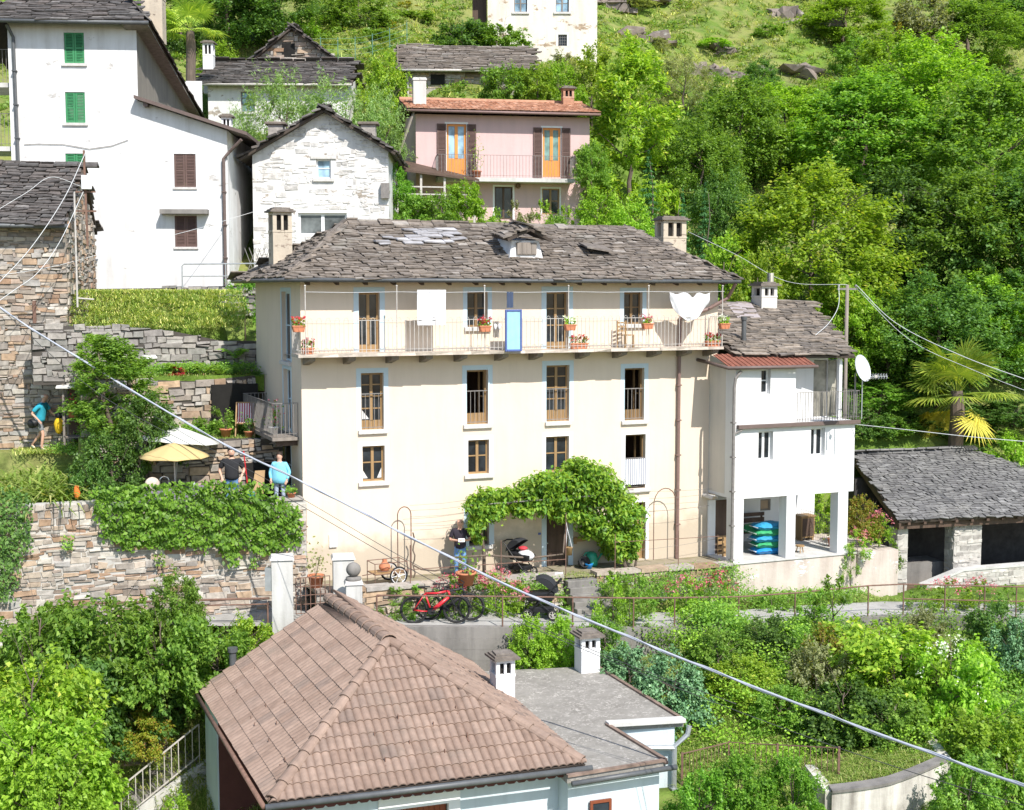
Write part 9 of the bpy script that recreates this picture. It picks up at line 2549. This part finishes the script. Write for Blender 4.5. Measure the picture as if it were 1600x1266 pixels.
cl=[(742,792,.3),(765,780,.32),(792,778,.36),(820,768,.36),(845,762,.4),(868,750,.45),(890,742,.45),(915,738,.42),(940,748,.42),(962,765,.4),(978,785,.36),(990,808,.34),(988,830,.32),(972,845,.34),(950,835,.36),(962,862,.28),(932,812,.38),(905,785,.42),(875,785,.38),(845,790,.34),(815,795,.3),(780,802,.3),(752,815,.28),(748,838,.2),(935,780,.42),(985,850,.22),(900,765,.42),(955,800,.4),(860,770,.4),(925,760,.42),(770,795,.3),(992,845,.2),(880,800,.36),(905,806,.36),(935,825,.36),(918,835,.3),(945,850,.3),(965,830,.34),(850,752,.3),(832,782,.34),(900,735,.34),(948,770,.42),(975,805,.36),(755,792,.34),(738,785,.22),(778,792,.34),(860,788,.34),(950,850,.26),(978,868,.2)]
C=[];Rr=[]
for px,py,r in cl:
 for k in range(3):
  vv=random.uniform(-1.35,-.35);u,z=M.pick(px+random.uniform(-8,8),py+random.uniform(-8,8),vv);C.append((u-7,vv+1.1,z));Rr.append(r*.95)
pos,nr=clump_leaves(np.array(C),np.array(Rr),120,.75,.75,.8)
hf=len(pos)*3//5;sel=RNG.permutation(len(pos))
for nm,ix,mt_ in(('foliage',sel[:hf],leaf_a),('darker_foliage',sel[hf:],leaf_b)):link_mesh(nm,leaf_mesh('vine_leaves',pos[ix],nr[ix],.16,.075,np.tile([0,-.3,-.6],(len(ix),1))),mt_,vine)  # random split of the leaves between bright and mid green
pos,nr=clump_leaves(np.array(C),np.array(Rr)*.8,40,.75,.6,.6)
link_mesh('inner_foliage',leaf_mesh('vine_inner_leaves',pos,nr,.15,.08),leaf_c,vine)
mb=MB()
def vp(px,py,vv):u,z=M.pick(px,py,vv);return(u-7,vv+1.1,z)
mb.tube([vp(757,905,-.9),vp(756,860,-.9),vp(752,830,-.9),vp(760,800,-.9),vp(800,785,-.9),(1.2,.2,2.6)],[.06,.05,.045,.04,.035,.03],7)
mb.tube([vp(984,900,-1.0),vp(975,880,-1.0),vp(978,850,-.9),vp(960,800,-.9)],[.07,.06,.05,.04],7);mb.tube([vp(990,900,-1.0),vp(995,870,-1.0),vp(985,840,-.9)],[.05,.04,.03],6)
mb.tube([vp(700,872,-1.1),vp(760,868,-1.1),vp(830,872,-1.1),vp(880,866,-1.1),vp(884,815,-1.0)],.03,6)
mb.build('stems',bark,vine,smooth=True)
mb=MB();mb.tube([vp(735,790,-1.3),vp(990,770,-1.3)],.015,5);mb.tube([vp(735,785,-.4),vp(990,765,-.4)],.015,5);mb.build('support_wires',iron,vine)
w=bpy.data.worlds.new('World');SC.world=w;w.use_nodes=True
n=w.node_tree.nodes;l=w.node_tree.links
sky=n.new('ShaderNodeTexSky');sky.sky_type='NISHITA';sky.sun_disc=False
S=Vector((.50,-.84,1.06)).normalized()
el=math.asin(S.z)
sky.sun_elevation=el;sky.sun_rotation=math.atan2(S.x,S.y)
sky.air_density=1.0;sky.dust_density=.6
l.new(sky.outputs['Color'],n['Background'].inputs['Color']);n['Background'].inputs['Strength'].default_value=.14
sun=bpy.data.lights.new('sun','SUN');sun.energy=4.6;sun.angle=R(.5);sun.color=(1,.955,.88)
so=bpy.data.objects.new('sun',sun);COL.objects.link(so);so.rotation_euler=(-S).to_track_quat('-Z','Y').to_euler();so.location=(20,-20,40)
cam=bpy.data.cameras.new('camera');co=bpy.data.objects.new('camera',cam);COL.objects.link(co)
cam.sensor_width=36;cam.lens=FOC*36/1600;cam.clip_end=2000;cam.clip_start=.5
co.location=(0,0,CAMZ);co.rotation_euler=(math.pi/2-PITCH,0,0)
SC.camera=co
SC.view_settings.view_transform='Standard';SC.view_settings.look='None';SC.view_settings.exposure=.63;SC.view_settings.gamma=1
SC.cycles.max_bounces=8;SC.cycles.transparent_max_bounces=4
